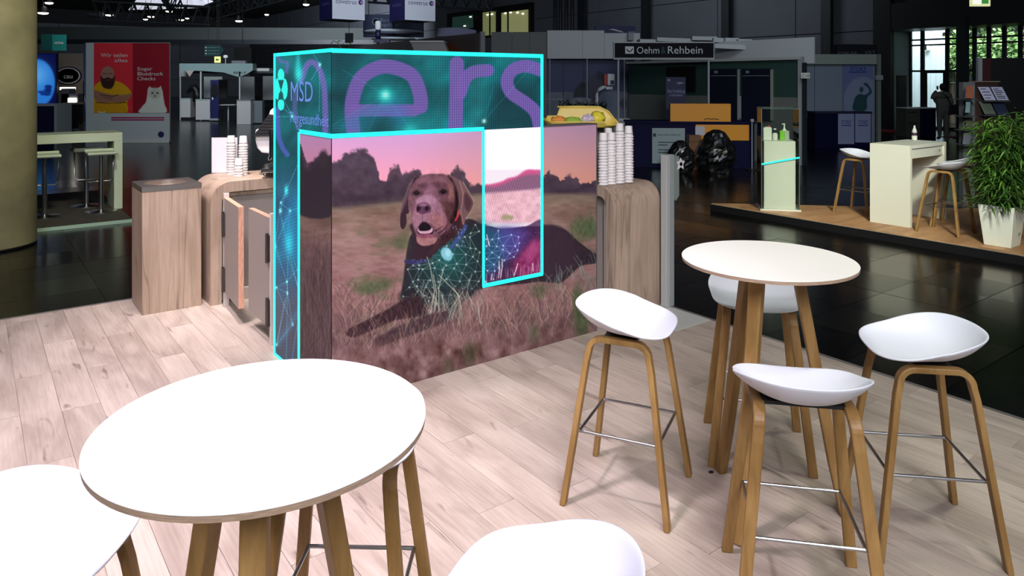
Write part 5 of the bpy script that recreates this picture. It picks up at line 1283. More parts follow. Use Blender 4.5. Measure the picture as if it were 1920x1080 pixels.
part(pbox(MB(), 474, 498, 127.5, 133, YH, 0.5, 1.0, hb_ox), 'white_ledge', mat('ledge_white', (222, 224, 222), 0.5), hb)  # ledge coloured plain white
part(pbox(MB(), 318, 337, 118, 143, YH, 1.0, 1.1, hb_ox), 'side_panel', M_booth, hb)
def simple_counter(nm, lab, x0, x1, xs, y0, y1, Y, m, ms):
    t = thing(nm, lab, 'counter', (at(x0, Y), Y, 0)); ox = at(x0, Y)
    part(pbox(MB(), x0, x1, y0 + 1.5, y1, Y, 0, 0.5, ox), 'body', m, t)
    part(pbox(MB(), x0 - .5, x1 + .5, y0, y0 + 1.5, Y, -0.02, 0.52, ox), 'worktop', ms, t)
    if xs: part(pbox(MB(), x1, xs, y0 + 2.5, y1 - 2, Y, 0.25, 0.55, ox), 'side', ms, t)
    return t
M_wc = mat('counter_white', (196, 194, 196), 0.5)
simple_counter('counter', 'white counter of the far booth below the black horse head', 339, 357, None, 184, 220, 34.0, M_wc, M_pale)
simple_counter('counter', 'white counter of the far booth beside the navy banner', 367, 394, None, 186, 224.5, 33.2, M_wc, M_pale)
simple_counter('counter', 'white counter standing apart, nearest the coffee machine', 444, 470, 488, 187, 233, 30.7, M_wc, mat('counter_grey', (112, 122, 130), 0.5))
nb = thing('roll_up_banner', 'navy roll-up banner beside the far white counter', 'banner', (at(394.5, 33), 33, 0))
part(pbox(MB(), 394.5, 410, 150, 222, 33, 0, 0.02, at(394.5, 33)), 'cloth', mat('banner_navy', (22, 26, 88), 0.5), nb)
part(pbox(MB(), 394, 410.5, 222, 225.5, 33, -0.1, 0.12, at(394.5, 33)), 'foot', M_boothgrey, nb)
part(MB().prism([(at(x, 33) - at(394.5, 33), zat(y, 33)) for x, y in ((395, 175), (398, 160), (403, 156), (408, 160), (409.5, 176), (404, 184), (397, 182))], -0.012, -0.004, 'y'), 'dark_print', M_black, nb)
part(MB().prism([(at(x, 33) - at(394.5, 33), zat(y, 33)) for x, y in ((397, 184), (399, 182), (400.5, 185), (399, 188))], -0.014, -0.004, 'y'), 'pale_mark', M_wt, nb)
hs = thing('horse_figure', 'black horse head figure looking over the far white counter', 'horse', (at(366, 34.2), 34.2, zat(190, 34.2)))
def hp(px, py, d=0): return (at(px, 34.2) - at(366, 34.2), d, zat(py, 34.2) - zat(190, 34.2))
mbh = MB()
mbh.tube([hp(352.0, 174.5), hp(354, 172), hp(357.5, 168), hp(361.5, 165), hp(365, 165.5), hp(368, 169), hp(370, 177), hp(371, 190)], [0.07, 0.085, 0.11, 0.15, 0.17, 0.17, 0.19, 0.24], 10)
hb2 = mbh.build('head_and_neck', M_black, hs, True)
for d in (-0.07, 0.07): MB().cone(hp(364.5, 163.5, d), hp(365.3, 157.5, d), 0.05, 0.005, 6).build('ear', M_black, hs)
tb = thing('table', 'small pale table with dark chairs in the far booth', 'table', (at(428, 33.5), 33.5, HZ))
MB().box(-0.4, 0.4, -0.3, 0.3, 0.72, 0.75).build('tabletop', M_booth, tb); MB().cone((0, 0, 0), (0, 0, .72), 0.03, n=8).build('leg', M_booth, tb)
for dx, lab in ((-0.50, 'black chair left of the small pale table in the far booth'), (0.62, 'black chair between the small pale table and the lone white counter')):
    c = thing('chair', lab, 'chair', (at(428, 33.5) + dx, 33.4, HZ))
    MB().box(-0.22, 0.22, -0.22, 0.22, 0.43, 0.47).build('seat', M_black, c); MB().box(-0.22 if dx < 0 else 0.18, -0.18 if dx < 0 else 0.22, -0.2, 0.2, 0.47, 0.85).build('backrest', M_black, c)
    for a in (-.19, .19):
        for b in (-.19, .19): MB().cone((a, b, 0), (a, b, .43), 0.015, n=6).build('leg', M_black, c)
ex = thing('exit_sign', 'small lit yellow green exit sign above the far pale booth', 'sign', (at(402, 35), 35, 0))
part(pbox(MB(), 402, 413, 106, 117.5, 35, 0, 0.06, at(402, 35)), 'housing', mat('sign_lit', (230, 240, 150), 0.4, emit=(226, 236, 140), power=0.9), ex)
part(MB().prism([(at(x, 35) - at(402, 35), zat(y, 35)) for x, y in ((404, 112), (407.5, 109), (407.5, 111), (411, 111), (411, 113), (407.5, 113), (407.5, 115))], -0.01, 0.0, 'y'), 'arrow', mat('sign_green', (50, 110, 40), 0.5), ex)
MB().cone((0.12, .03, zat(106, 35)), (0.12, .03, HH), 0.012, n=5).build('hanger', M_black, ex)
ws = thing('wayfinding_sign', 'dark teal hanging sign with an arrow-shaped end and faint lines', 'sign', (at(383, 36), 36, 0))
part(MB().prism([(at(x, 36) - at(383, 36), zat(y, 36)) for x, y in ((383, 84), (413, 84), (420, 94), (413, 105), (383, 105))], 0, 0.06, 'y'), 'board', mat('way_teal', (30, 70, 74), 0.5), ws)
for y in (89, 95, 100.5): part(pbox(MB(), 389, 411, y - .8, y + .8, 36, -0.012, 0, at(383, 36)), 'text_line', mat('way_text', (96, 130, 132), 0.6), ws); part(pbox(MB(), 385, 387.5, y - 1.2, y + 1.2, 36, -0.012, 0, at(383, 36)), 'arrow_mark', M_wt, ws)
for q in (390, 410): MB().cone((at(q, 36) - at(383, 36), .03, zat(84, 36)), (at(q, 36) - at(383, 36), .03, HH), 0.012, n=5).build('hanger', M_black, ws)
pls = thing('pole_lamp', 'white globe on a thin mast beside the lit exit sign', 'lamp', (at(423, 34.5), 34.5, 0))
MB().cone((0, 0, zat(119, 34.5)), (0, 0, zat(107, 34.5)), 0.025, n=6).build('mast', M_booth, pls); MB().lathe([(0.0001, -.08), (.1, -.05), (.1, .05), (0.0001, .08)], 12, (0, 0, zat(106, 34.5))).build('globe', mat('globe_white', (226, 228, 236), 0.4, emit=(210, 214, 226), power=0.35), pls, True)
dp = thing('wall_screen', 'black square screen hung on the far wall above a pale box', 'screen', (at(439, 40), 40, 0))
part(pbox(MB(), 439, 471, 90, 119, 40, 0, 0.1, at(439, 40)), 'panel', M_black, dp); MB().cone((0.45, .05, zat(90, 40)), (0.45, .05, HH), 0.02, n=5).build('hanger', M_black, dp)
part(pbox(MB(), 438, 464, 114, 119.3, 40, -0.3, -0.02, at(439, 40)), 'pale_ledge', mat('ledge_lilac', (188, 188, 204), 0.5), dp)

# ------------------------------------------------------------------ hanging cubes and banners
M_cubew = mat('cube_white', (206, 212, 226), 0.6)
M_cuben = mat('cube_navy', (26, 24, 84), 0.6)
def cube(px, pyb, Y, lab, w=1.16):
    x, _, z = Pt(px, pyb, Y)
    t = thing('hanging_cube', lab, 'sign', (x, Y, z), ROT)
    MB().box(0, w, 0, w * .92, 0, 1.3).build('core', mat('cube_grey', (150, 152, 164), 0.6), t)
    MB().box(0.002, w, -0.012, 0, 0, 1.3).build('white_face', M_cubew, t); MB().box(-0.012, 0, 0, w * .92, 0, 1.3).build('navy_face', M_cuben, t)
    text('lettering', 'covetrus', 0.155, M_tnavy, t, (w * 0.42, -0.018, 0.60), 0, 'CENTER', 0.74)
    text('lettering', 'covetrus', 0.13, mat('text_violet', (100, 96, 160), 0.6), t, (-0.016, w * .46, 0.55), -math.pi / 2, 'CENTER', 0.62)
    sw = MB().lathe([(0.085, 0), (0.085, 0.008), (0.0001, 0.008)], 20).build('round_mark', M_tnavy, t, loc=(w * 0.87, -0.013, 0.60)); sw.rotation_euler = (math.pi / 2, 0, 0)
    s2 = MB().lathe([(0.05, 0.008), (0.05, 0.012), (0.0001, 0.012)], 16).build('mark_inset', mat('mark_mauve', (180, 120, 190), 0.6), t, loc=(w * 0.89, -0.013, 0.60)); s2.rotation_euler = (math.pi / 2, 0, 0)
    for a in (0.1, w - 0.1): MB().cone((a, 0.1, 1.3), (a, 0.1, HH - z), 0.012, n=5).build('cable', M_black, t)
cube(623, 35, 24, 'white and navy hanging cube further along the row, above the block corner')
cube(759, 37, 24, 'white and navy hanging cube above the middle of the display block')
YB2 = 28.0; ox = at(681, YB2)
bb = thing('fascia_banner', 'navy banner with a round emblem above a white round canopy', 'banner', (ox, YB2, 0))
M_bnavy = mat('fascia_navy', (20, 34, 84), 0.5)
part(pbox(MB(), 681, 793, 27, 69, YB2, 0, 0.3, ox), 'board', M_bnavy, bb)
M_bt = mat('text_steel', (110, 140, 176), 0.6)
btext('Boehringer', 713, 762, 34, 41, YB2, ox, bb, M_bt); btext('Ingelheim', 713, 747, 42.5, 49.5, YB2, ox, bb, M_bt)
rg = MB().lathe([(0.145, 0), (0.145, 0.01), (0.105, 0.01), (0.105, 0)], 24).build('ring_emblem', M_bt, bb, loc=(at(705, YB2) - ox, -0.004, zat(41, YB2))); rg.rotation_euler = (math.pi / 2, 0, 0)
for q in (690, 785): MB().cone((at(q, YB2) - ox, .15, zat(27, YB2)), (at(q, YB2) - ox, .15, HH), 0.015, n=5).build('cable', M_black, bb)
cn = thing('round_canopy', 'white round canopy disc hung under the navy banner', 'canopy', (at(738, 26.6), 26.6, zat(60, 26.6)))
MB().lathe([(0.0001, .06), (1.02, .05), (1.12, 0.0), (1.05, -.05), (0.0001, -.06)], 40).build('disc', mat('canopy_white', (196, 206, 220), 0.6), cn, True)
MB().lathe([(0.0001, -.22), (0.75, -.22), (0.82, -.27), (0.0001, -.30)], 40).build('lower_disc', mat('canopy_white', (196, 206, 220), 0.6), cn, True)
MB().cone((0, 0, -.3), (0, 0, HH - zat(60, 27)), 0.04, n=8).build('stem', M_black, cn)
tw = thing('scanner_tower', 'white capsule on a dark stand in front of the round canopy', 'device', (at(709, 22), 22, 0))
MB().lathe([(0.085, zat(56, 22)), (0.09, zat(54, 22)), (0.09, zat(41, 22)), (0.05, zat(39, 22)), (0.0001, zat(38.6, 22))], 16).build('capsule', M_booth, tw, True)
MB().lathe([(0.08, zat(75, 22)), (0.08, zat(56, 22))], 16).build('collar', M_navy, tw, True); MB().lathe([(0.05, HZ), (0.05, zat(75, 22))], 12).build('mast', M_black, tw, True)
MB().box(-0.12, 0.36, -0.1, 0.1, zat(80, 22), zat(74, 22)).build('cross_bar', M_navy, tw)
sg = thing('hanging_banner', 'small plain navy hanging banner beside the navy fascia', 'banner', (at(647, 30), 30, 0))
part(pbox(MB(), 647, 662, 62, 80, 30, 0, 0.04, at(647, 30)), 'cloth', M_navy, sg); MB().cone((0.16, .02, zat(62, 30)), (0.16, .02, HH), 0.01, n=5).build('cable', M_black, sg)
nv2 = thing('curved_banner', 'low dark navy curved banner behind the slanting booth wall', 'banner', (at(820, 26), 26, 0))
part(MB().prism([(at(x, 26) - at(820, 26), zat(y, 26)) for x, y in ((820, 53), (845, 51.5), (870, 52), (893, 57), (893, 68), (820, 68))], 0, 0.4, 'y'), 'board', M_bnavy, nv2)
MB().box(0.2, 0.25, .1, .15, HZ, zat(66, 26)).build('post', M_black, nv2)
# curved navy sign with a swoosh
cvb = thing('curved_banner', 'navy curved sign with a white swoosh above the white booth walls', 'banner', (at(1117, 24), 24, 0))
part(MB().prism([(at(x, 24) - at(1117, 24), zat(y, 24)) for x, y in ((1117, 49), (1140, 48), (1170, 48.5), (1192, 50), (1192, 63.5), (1165, 65), (1117, 63))], 0, 0.3, 'y'), 'board', mat('sign_blue', (22, 26, 96), 0.5), cvb)
part(MB().prism([(at(x, 24) - at(1117, 24), zat(y, 24)) for x, y in ((1141, 55), (1150, 54), (1166, 58.5), (1170, 61), (1160, 59.5), (1148, 56.5))], -0.012, 0, 'y'), 'swoosh', M_wt, cvb)
part(pbox(MB(), 1178, 1191, 58.5, 63, 24, -0.012, 0, at(1117, 24)), 'text_block', mat('text_bluegrey', (120, 130, 170), 0.6), cvb)
MB().box(0.6, 0.66, .1, .16, HZ, zat(64, 24)).build('post', M_black, cvb)

# ------------------------------------------------------------------ slanting booth wall with a brown print, lit offices
p0 = (-3.86, 18.9); p1 = (-0.60, 14.05); an = math.atan2(p1[1] - p0[1], p1[0] - p0[0]); Lw = math.hypot(p1[0] - p0[0], p1[1] - p0[1])
sw_ = thing('booth_wall', 'grey booth wall with a brown animal print, rising above the display block', 'booth', (p0[0], p0[1], 0), an)
MB().box(0, Lw, 0, 0.06, HZ, 2.74).build('panel', mat('wall_darkgrey', (92, 90, 92), 0.7), sw_)
MB().box(Lw - 0.03, Lw + 0.02, -0.02, 0.08, HZ, 2.76).build('edge_profile', mat('profile_alu', (170, 172, 172), 0.4, metal=0.6), sw_)
cvB = flat_canvas(60, 40, 925, 1060, 205, 296); cvB.fill((92, 82, 80)); cvB.poly([(930, 296), (940, 235), (975, 212), (1020, 225), (1040, 260), (1045, 296)], (120, 66, 44), 8); cvB.poly([(985, 296), (1000, 268), (1030, 270), (1040, 296)], (30, 22, 22), 5); cvB.ell(965, 250, 12, 25, (70, 36, 28), .5)
poster('print', cvB, sw_, M_post, Lw * 0.60, Lw * 0.965, 1.8, 2.66, -0.012)
wbx = thing('storage_box', 'white slant-fronted box above the top edge of the display block', 'box', (at(769, 14.4), 14.4, 0))
part(MB().prism([(at(x, 14.4) - at(769, 14.4), zat(y, 14.4)) for x, y in ((769, 77), (832, 79), (846, 110), (782, 110))], 0, 0.5, 'y'), 'body', mat('box_palegrey', (150, 150, 152), 0.5), wbx)
part(pbox(MB(), 768.5, 832.5, 76.4, 78.8, 14.4, -0.03, 0.53, at(769, 14.4)), 'lid_edge', mat('lid_white', (226, 228, 228), 0.5), wbx)
part(pbox(MB(), 785, 842, 110, 300, 14.4, 0.05, 0.45, at(769, 14.4)), 'column', mat('box_column', (90, 90, 92), 0.6), wbx)
pp = thing('potted_plant', 'arching leafy plant above the corner of the display block', 'plant', (at(640, 15), 15, zat(110, 15)))
MB().lathe([(0.10, 0), (0.14, 0.2), (0.0001, 0.2)], 14).build('pot', M_booth, pp, True); MB().box(-.15, .15, -.15, .15, HZ - zat(110, 15), 0).build('pillar', mat('pillar_grey', (90, 92, 92), 0.6), pp)
sp = MB(); sp.tube([(0, 0, .2), (-.08, 0, .34), (-.17, 0, .37), (-.22, 0, .30)], [.012, .012, .01, .008], 6); sp.build('arched_stem', mat('stem_pale', (170, 160, 150), 0.6), pp, True)
rnd = random.Random(4); lm = MB()
for q in range(46):
    c = Vector((rnd.uniform(-.05, .22), rnd.uniform(-.1, .1), rnd.uniform(.2, .36))); d = Vector((rnd.uniform(-1, 1), rnd.uniform(-1, 1), rnd.uniform(-.2, .6))).normalized() * rnd.uniform(.05, .1); s_ = d.cross(Vector((0, 0, 1))) * .3
    lm.add([tuple(c), tuple(c + d * .5 + s_), tuple(c + d), tuple(c + d * .5 - s_)], [(0, 1, 2, 3)])
tag(lm.build('foliage', mat('leaf_olive', (120, 140, 66), 0.5), pp), kind='stuff')
of = thing('lit_offices', 'lit office windows high on the hall wall', 'window', W(0, 0), ROT)
def wallbox(mb, x0, x1, y0, y1, u0, u1):
    va, vb = v_at(x1, u0), v_at(x0, u0); ym = W(u0, (va + vb) / 2)[1]
    return mb.box(u0, u1, va, vb, zat(y1, ym), zat(y0, ym))
part(wallbox(MB(), 838, 996, 16, 70, WU - 0.25, WU - 0.01), 'dark_surround', M_black, of)
part(wallbox(MB(), 905, 929, 22, 66, WU - 0.32, WU - 0.26), 'lit_pane', mat('office_light', (160, 160, 110), 0.5, emit=(140, 146, 96), power=0.45), of)
part(wallbox(MB(), 940, 989, 21, 62, WU - 0.32, WU - 0.26), 'lit_pane', mat('office_light2', (170, 170, 120), 0.5, emit=(150, 154, 104), power=0.5), of)
part(wallbox(MB(), 848, 886, 30, 54, WU - 0.32, WU - 0.26), 'dim_pane', mat('office_dim', (40, 66, 60), 0.5, emit=(40, 70, 62), power=0.35), of)
for a in (917, 929.5, 951): part(wallbox(MB(), a, a + 2, 22, 66, WU - 0.36, WU - 0.32), 'mullion', M_black, of)
for a, b in ((945, 24), (955, 22.5), (968, 23), (978, 25), (912, 27), (920, 26), (869, 48), (880, 31)): part(wallbox(MB(), a, a + 3, b, b + 1.3, WU - 0.37, WU - 0.33), 'downlight', M_lamp, of)

# ------------------------------------------------------------------ white booth walls and the clinic print
Yg = 19.0
gs = thing('booth_wall', 'plain dark grey booth wall panels behind the top corner of the display block', 'booth', (at(921, Yg), Yg, 0))
for a, b in ((921, 960), (960, 993), (993, 1025)): part(pbox(MB(), a + .3, b - .3, 60, 330, Yg, 0, 0.05, at(921, Yg)), 'panel', mat('wall_greydark', (112, 114, 112), 0.7), gs)
ww = thing('booth_wall', 'white booth wall panels above the bluish clinic print', 'booth', (at(1026, 20), 20, 0))
for a, b in ((1026, 1092), (1092, 1133), (1133, 1200)): part(pbox(MB(), a + .2, b - .2, 57 if a < 1100 else 62, 110, 20, 0, 0.05, at(1026, 20)), 'panel', M_booth, ww)
part(pbox(MB(), 1176, 1186, 62, 76, 20, -0.2, -0.02, at(1026, 20)), 'projector', M_boothgrey, ww)
for q in (1030, 1100, 1170): part(pbox(MB(), q, q + 2, 108, 330, 20, 0.03, 0.06, at(1026, 20)), 'post', M_boothgrey, ww)
cvM = flat_canvas(170, 130, 1018, 1190, 108, 232); X, Y = cvM.X, cvM.Y
cvM.fill((78, 86, 126)); cvM.full(fbm(X / 40, Y / 30, 201) * .5, np.array((62, 70, 104)) + np.zeros(X.shape + (3,)))
cvM.full((Y > 173) * 1.0, np.array((120, 130, 146)) + ((fbm(X / 14, Y / 12, 203) - .5) * 50)[..., None])
cvM.full(((np.abs(X - 1056) < .7)) * .6, (40, 44, 60))
cvM.poly([(1075, 180), (1080, 165), (1092, 158), (1100, 168), (1104, 186), (1098, 202), (1080, 196)], (44, 54, 66), 3); cvM.ell(1092, 160, 6, 5, (30, 34, 44), .4); cvM.poly([(1098, 195), (1102, 150), (1120, 140), (1130, 152), (1134, 196)], (70, 72, 96), 4); cvM.ell(1125, 142, 8, 8, (54, 56, 80), .4)
cvM.poly([(1076, 184), (1104, 184), (1112, 194), (1078, 196)], (150, 152, 166), 2); cvM.ell(1163, 176, 8, 7, (56, 60, 80), .5); cvM.poly([(1126, 176), (1176, 176), (1178, 226), (1126, 226)], (130, 140, 166), 2, .8); cvM.ell(1168, 194, 6, 9, (70, 70, 96), .6)
cvM.line([(1018, 186), (1056, 186)], (170, 176, 190), 1.5)
mp_ = thing('clinic_print_wall', 'bluish printed wall showing a clinic scene behind the yellow crate', 'booth', (at(1018, 20.3), 20.3, 0))
part(pbox(MB(), 1018, 1192, 108, 330, 20.3, 0, 0.05, at(1018, 20.3)), 'wall', M_boothgrey, mp_)
poster('print', cvM, mp_, M_post, 0, at(1190, 20.3) - at(1018, 20.3), zat(232, 20.3), zat(108, 20.3), -0.012, gain=0.8)
dv_ = thing('dental_device', 'white device head with a red side on a bent arm', 'device', (at(1117, 17), 17, 0))
part(pbox(MB(), 1138, 1151.5, 138.5, 160, 17, -0.1, 0.1, at(1117, 17)), 'head', M_booth, dv_, bevel=0.02)
part(pbox(MB(), 1131, 1138.5, 139, 160, 17, -0.08, 0.1, at(1117, 17)), 'red_side', mat('device_red', (150, 50, 40), 0.5), dv_, bevel=0.02)
part(pbox(MB(), 1143.5, 1150.5, 150.5, 158, 17, -0.115, -0.1, at(1117, 17)), 'display', M_navy, dv_); part(pbox(MB(), 1136, 1148, 162.5, 167.5, 17, -0.06, 0.06, at(1117, 17)), 'mount', M_booth, dv_)
MB().tube([(at(1136, 17) - at(1117, 17), 0, zat(161, 17)), (at(1122, 17) - at(1117, 17), 0, zat(168, 17)), (at(1118, 17) - at(1117, 17), 0, zat(176, 17)), (at(1119, 17) - at(1117, 17), 0, zat(205, 17)), (at(1119, 17) - at(1117, 17), 0, HZ)], 0.045, 10).build('arm', M_booth, dv_, True)
bs = thing('hedge_planter', 'dark green planter hedge just above the yellow crate', 'plant', (at(1057, 16.5), 16.5, 0))
MB().box(-0.1, 0.95, -0.15, 0.15, HZ, zat(205, 16.5)).build('trough', M_dark, bs)
rnd = random.Random(9); lm = MB()
for q in range(420):
    c = Vector((rnd.uniform(-.1, .95), rnd.uniform(-.16, .16), zat(205, 16.5) + abs(rnd.gauss(0, .07)))); d = Vector((rnd.uniform(-1, 1), rnd.uniform(-1, 1), rnd.uniform(0, 1))).normalized() * rnd.uniform(.06, .12); s_ = d.cross(Vector((0.3, .2, 1))) * .22
    lm.add([tuple(c), tuple(c + d * .5 + s_), tuple(c + d), tuple(c + d * .5 - s_)], [(0, 1, 2, 3)])
tag(lm.build('foliage', mat('leaf_dark', (26, 52, 22), 0.6), bs), kind='stuff')
wcn = thing('counter', 'pale counter edge between the clinic print and the navy counter', 'counter', (at(1150, 16.8), 16.8, 0))
part(pbox(MB(), 1150, 1180, 225, 330, 16.8, 0, 0.4, at(1150, 16.8)), 'body', M_boothgrey, wcn); part(pbox(MB(), 1140, 1181, 223, 226, 16.8, -0.03, 0.43, at(1150, 16.8)), 'worktop', M_booth, wcn)

# ------------------------------------------------------------------ dark green booth with the lettered sign
K0, K1 = (3.2, 19.9), (6.27, 15.8); an = math.atan2(K1[1] - K0[1], K1[0] - K0[0]); Lg = math.hypot(K1[0] - K0[0], K1[1] - K0[1])
gb = thing('exhibition_booth', 'dark green booth wall with a grey lower band and navy doors', 'booth', (K0[0], K0[1], 0), an)
ca_, sa_ = math.cos(an), math.sin(an)
def gl(px):                                    # distance along this wall seen at column px
    r = (px - CX) / F; return (r * K0[1] - K0[0]) / (ca_ - r * sa_)
def gy(px): return K0[1] + gl(px) * sa_
def gbox(mb, x0, x1, y0, y1, d0, d1):
    a, b = gl(x0), gl(x1); ym = (gy(x0) + gy(x1)) / 2
    return mb.box(a, b, d0, d1, zat(y1, ym), zat(y0, ym))
MB().box(0, Lg, 0, 0.06, 1.44, 2.27).build('green_band', M_green, gb); MB().box(0, Lg, 0, 0.06, HZ, 1.44).build('grey_band', mat('band_grey', (104, 108, 104), 0.6), gb)
MB().box(-0.05, Lg + 0.05, -0.06, 0.10, 2.27, 2.33).build('top_rail', mat('rail_grey', (176, 180, 176), 0.5), gb)
MB().box(Lg * .43, Lg, 0.55, 0.6, 2.2, 2.78).build('rear_wall', M_booth, gb)
part(gbox(MB(), 1253, 1306, 125, 172, -0.06, -0.01), 'tv_screen', M_black, gb, bevel=0.01)
for a, b, c in ((1334, 1385, 1387.5), (1393, 1447, 1450.5)):
    part(gbox(MB(), a, b, 129, 226, -0.05, -0.01), 'door', mat('door_navy', (12, 18, 38), 0.5), gb)
    part(gbox(MB(), b + .3, c, 130, 226, -0.06, -0.01), 'door_edge_strip', mat('strip_sage', (140, 150, 138), 0.4), gb)
    part(gbox(MB(), a + 8, a + 14, 132.5, 137.5, -0.058, -0.05), 'door_mark', mat('mark_faint', (120, 124, 134), 0.6), gb); part(gbox(MB(), a + 2, b - 2, 141.5, 142.6, -0.058, -0.05), 'door_line', mat('mark_faint', (120, 124, 134), 0.6), gb)
part(gbox(MB(), 1386, 1392, 180, 222, -0.07, -0.05), 'wall_strip', M_boothgrey, gb)
# end post with its stand number
MB().box(Lg - 0.02, Lg + 0.06, -0.05, 0.08, HZ, 2.33).build('end_post', M_boothgrey, gb); MB().box(Lg + 0.08, Lg + 0.13, -0.04, 0.06, HZ, 2.2).build('dark_post', M_col, gb)
sgn = thing('number_sign', 'small white stand number sign on the end post of the green booth', 'sign', (at(1502, 15.6), 15.6, 0))
part(pbox(MB(), 1502, 1518.5, 136.5, 147, 15.6, 0, 0.02, at(1502, 15.6)), 'plate', mat('plate_white', (206, 210, 206), 0.5), sgn)
btext('C10', 1503.5, 1517, 138.8, 145, 15.6, at(1502, 15.6), sgn, M_tdark, y=-0.006)
Yo = 16.6; ox = at(1153, Yo)
os_ = thing('fascia_sign', 'long dark sign with white lettering above the green booth', 'sign', (ox, Yo, 0))
part(pbox(MB(), 1153, 1338, 80.5, 107.5, Yo, 0, 0.12, ox), 'board', mat('sign_ink', (7, 8, 20), 0.6, spec=0.15), os_)
part(pbox(MB(), 1151, 1340, 78.5, 111.5, Yo, 0.03, 0.14, ox), 'frame', mat('frame_palegrey', (176, 182, 178), 0.5), os_)
M_sgt = mat('sign_text', (196, 202, 204), 0.6)
btext('Oehm', 1194, 1236, 87, 100.5, Yo, ox, os_, M_sgt, y=-0.008); btext('Rehbein', 1252, 1317, 86, 100.5, Yo, ox, os_, M_sgt, y=-0.008); btext('&', 1239, 1248, 87, 100.5, Yo, ox, os_, mat('sign_amp', (34, 74, 60), 0.6), y=-0.008)
part(pbox(MB(), 1172, 1188.5, 87, 101, Yo, -0.012, 0, ox), 'square_mark', M_sgt, os_, bevel=0.03)
MB().tube([(at(1175, Yo) - ox, -0.013, zat(92, Yo)), (at(1178, Yo) - ox, -0.013, zat(96.5, Yo)), (at(1182, Yo) - ox, -0.013, zat(96.5, Yo)), (at(1186.5, Yo) - ox, -0.013, zat(91, Yo))], 0.012, 6).build('mark_swoosh', mat('sign_ink', (7, 8, 20), 0.6, spec=0.15), os_)
for q in (1160, 1330): MB().box(at(q, Yo) - ox - .02, at(q, Yo) - ox + .02, 0.05, 0.1, HZ, zat(108, Yo)).build('support_post', M_boothgrey, os_)
# white boards lying across the top of the booth
for k, (a, b, y0, y1, tl_) in enumerate(((1200, 1252, 71, 79, -.03), (1232, 1300, 67.5, 77, -.04), (1298, 1345, 65.5, 75, -.02), (1338, 1362, 68, 79, .02), (1360, 1386, 68, 79, .02), (1384, 1410, 70, 81, .04), (1408, 1437, 72, 84, .05), (1340, 1400, 79, 90, .05))):
    Yk = 18.6 - 0.15 * k
    o = MB().box(0, at(b, Yk) - at(a, Yk), 0, 0.5, 0, (y1 - y0) / F * Yk * 0.75).build('board', M_booth, loc=(at(a, Yk), Yk, zat(y1, Yk)))
    o.rotation_euler = (0, -tl_ if k < 3 else tl_, 0)
    tag(o, ['white foam board at the low end of the roof heap', 'long white foam board near the low end of the roof heap', 'white foam board at the peak of the roof heap', 'short white board just past the peak of the heap', 'short white board in the middle of the heap', 'short tilted white board two from the heap end', 'white board at the sign-free end of the heap', 'white board lying lowest under the roof heap'][k], 'board', 'white boards heaped on the booth roof')
# navy counter
nc_ = thing('counter', 'long navy counter with a pale text panel and an amber panel', 'counter', (at(1175, 15.4), 15.4, 0), -0.10)
M_nvc = mat('counter_navy', (7, 8, 50), 0.6, spec=0.12); M_amb = mat('amber_panel', (214, 142, 20), 0.45)
Wn = at(1408, 15.4) - at(1175, 15.4); k_ = Wn / 233
def nx(px): return (px - 1175) * k_
def nzv(py): return zat(py, 15.35)
MB().box(0, Wn, 0, 0.7, HZ, nzv(231)).build('body', M_nvc, nc_); MB().box(-0.03, Wn + .03, -0.03, 0.73, nzv(231), nzv(227.5)).build('worktop', M_nvc, nc_)
MB().box(nx(1222), nx(1282), -0.015, 0, nzv(306), nzv(240)).build('text_panel', mat('panel_bluegrey', (134, 152, 156), 0.5), nc_)
text('lettering', 'www.oehm-rehbein.de', 0.045, M_tdark, nc_, (nx(1253), -0.017, nzv(252)), 0, 'CENTER', nx(1274) - nx(1232))
for y, a, b in ((266.5, 1233, 1268), (271.5, 1233, 1250), (280.5, 1233, 1262), (285.5, 1233, 1250)): MB().box(nx(a), nx(b), -0.02, -0.014, nzv(y + .8), nzv(y - .8)).build('text_line', M_tdark, nc_)
MB().box(nx(1223.5), nx(1229), -0.02, -0.014, nzv(256), nzv(250)).build('mark', M_tdark, nc_)
MB().box(nx(1302), nx(1398), -0.015, 0, nzv(262), nzv(233)).build('amber_front', M_amb, nc_); MB().box(nx(1301), nx(1318), -0.02, -0.012, nzv(253), nzv(236)).build('white_corner', mat('corner_white', (180, 180, 190), 0.5), nc_)
ab = thing('amber_box', 'long amber box lying on the navy counter', 'box', (at(1256.5, 15.35), 15.30, nzv(227.5)), -0.10)
MB().box(0, at(1367, 15.35) - at(1256.5, 15.35), 0.05, 0.3, 0, nzv(194.5) - nzv(227.5)).build('body', M_amb, ab)
MB().tube([(0.70, 0.045, .04), (0.76, 0.045, .065), (0.84, 0.045, .055), (0.92, 0.045, .06), (1.0, .045, .045)], 0.008, 6).build('scribble', M_black, ab)
rs = thing('roll_up_banner', 'navy banner with pale lettering standing behind the amber box', 'banner', (at(1248, 16.2), 16.2, 0))
ox = at(1248, 16.2)
part(pbox(MB(), 1248.5, 1285.5, 144.5, 300, 16.2, 0, 0.03, ox), 'cloth', mat('banner_ink', (14, 18, 62), 0.5), rs)
M_rt = mat('banner_text', (126, 130, 170), 0.6)
btext('Ihre Fortbildung', 1252, 1284, 167, 174, 16.2, ox, rs, M_rt, y=-0.006); btext('im Handumdrehen', 1256, 1280, 175.5, 180.5, 16.2, ox, rs, M_rt, y=-0.006)
part(pbox(MB(), 1252, 1256, 148.5, 152, 16.2, -0.006, 0, ox), 'mark', M_rt, rs); part(MB().prism([(at(x, 16.2) - ox, zat(y, 16.2)) for x, y in ((1266, 156), (1273, 154), (1284, 155), (1270, 159), (1274, 156))], -0.006, 0, 'y'), 'stroke_mark', M_rt, rs)
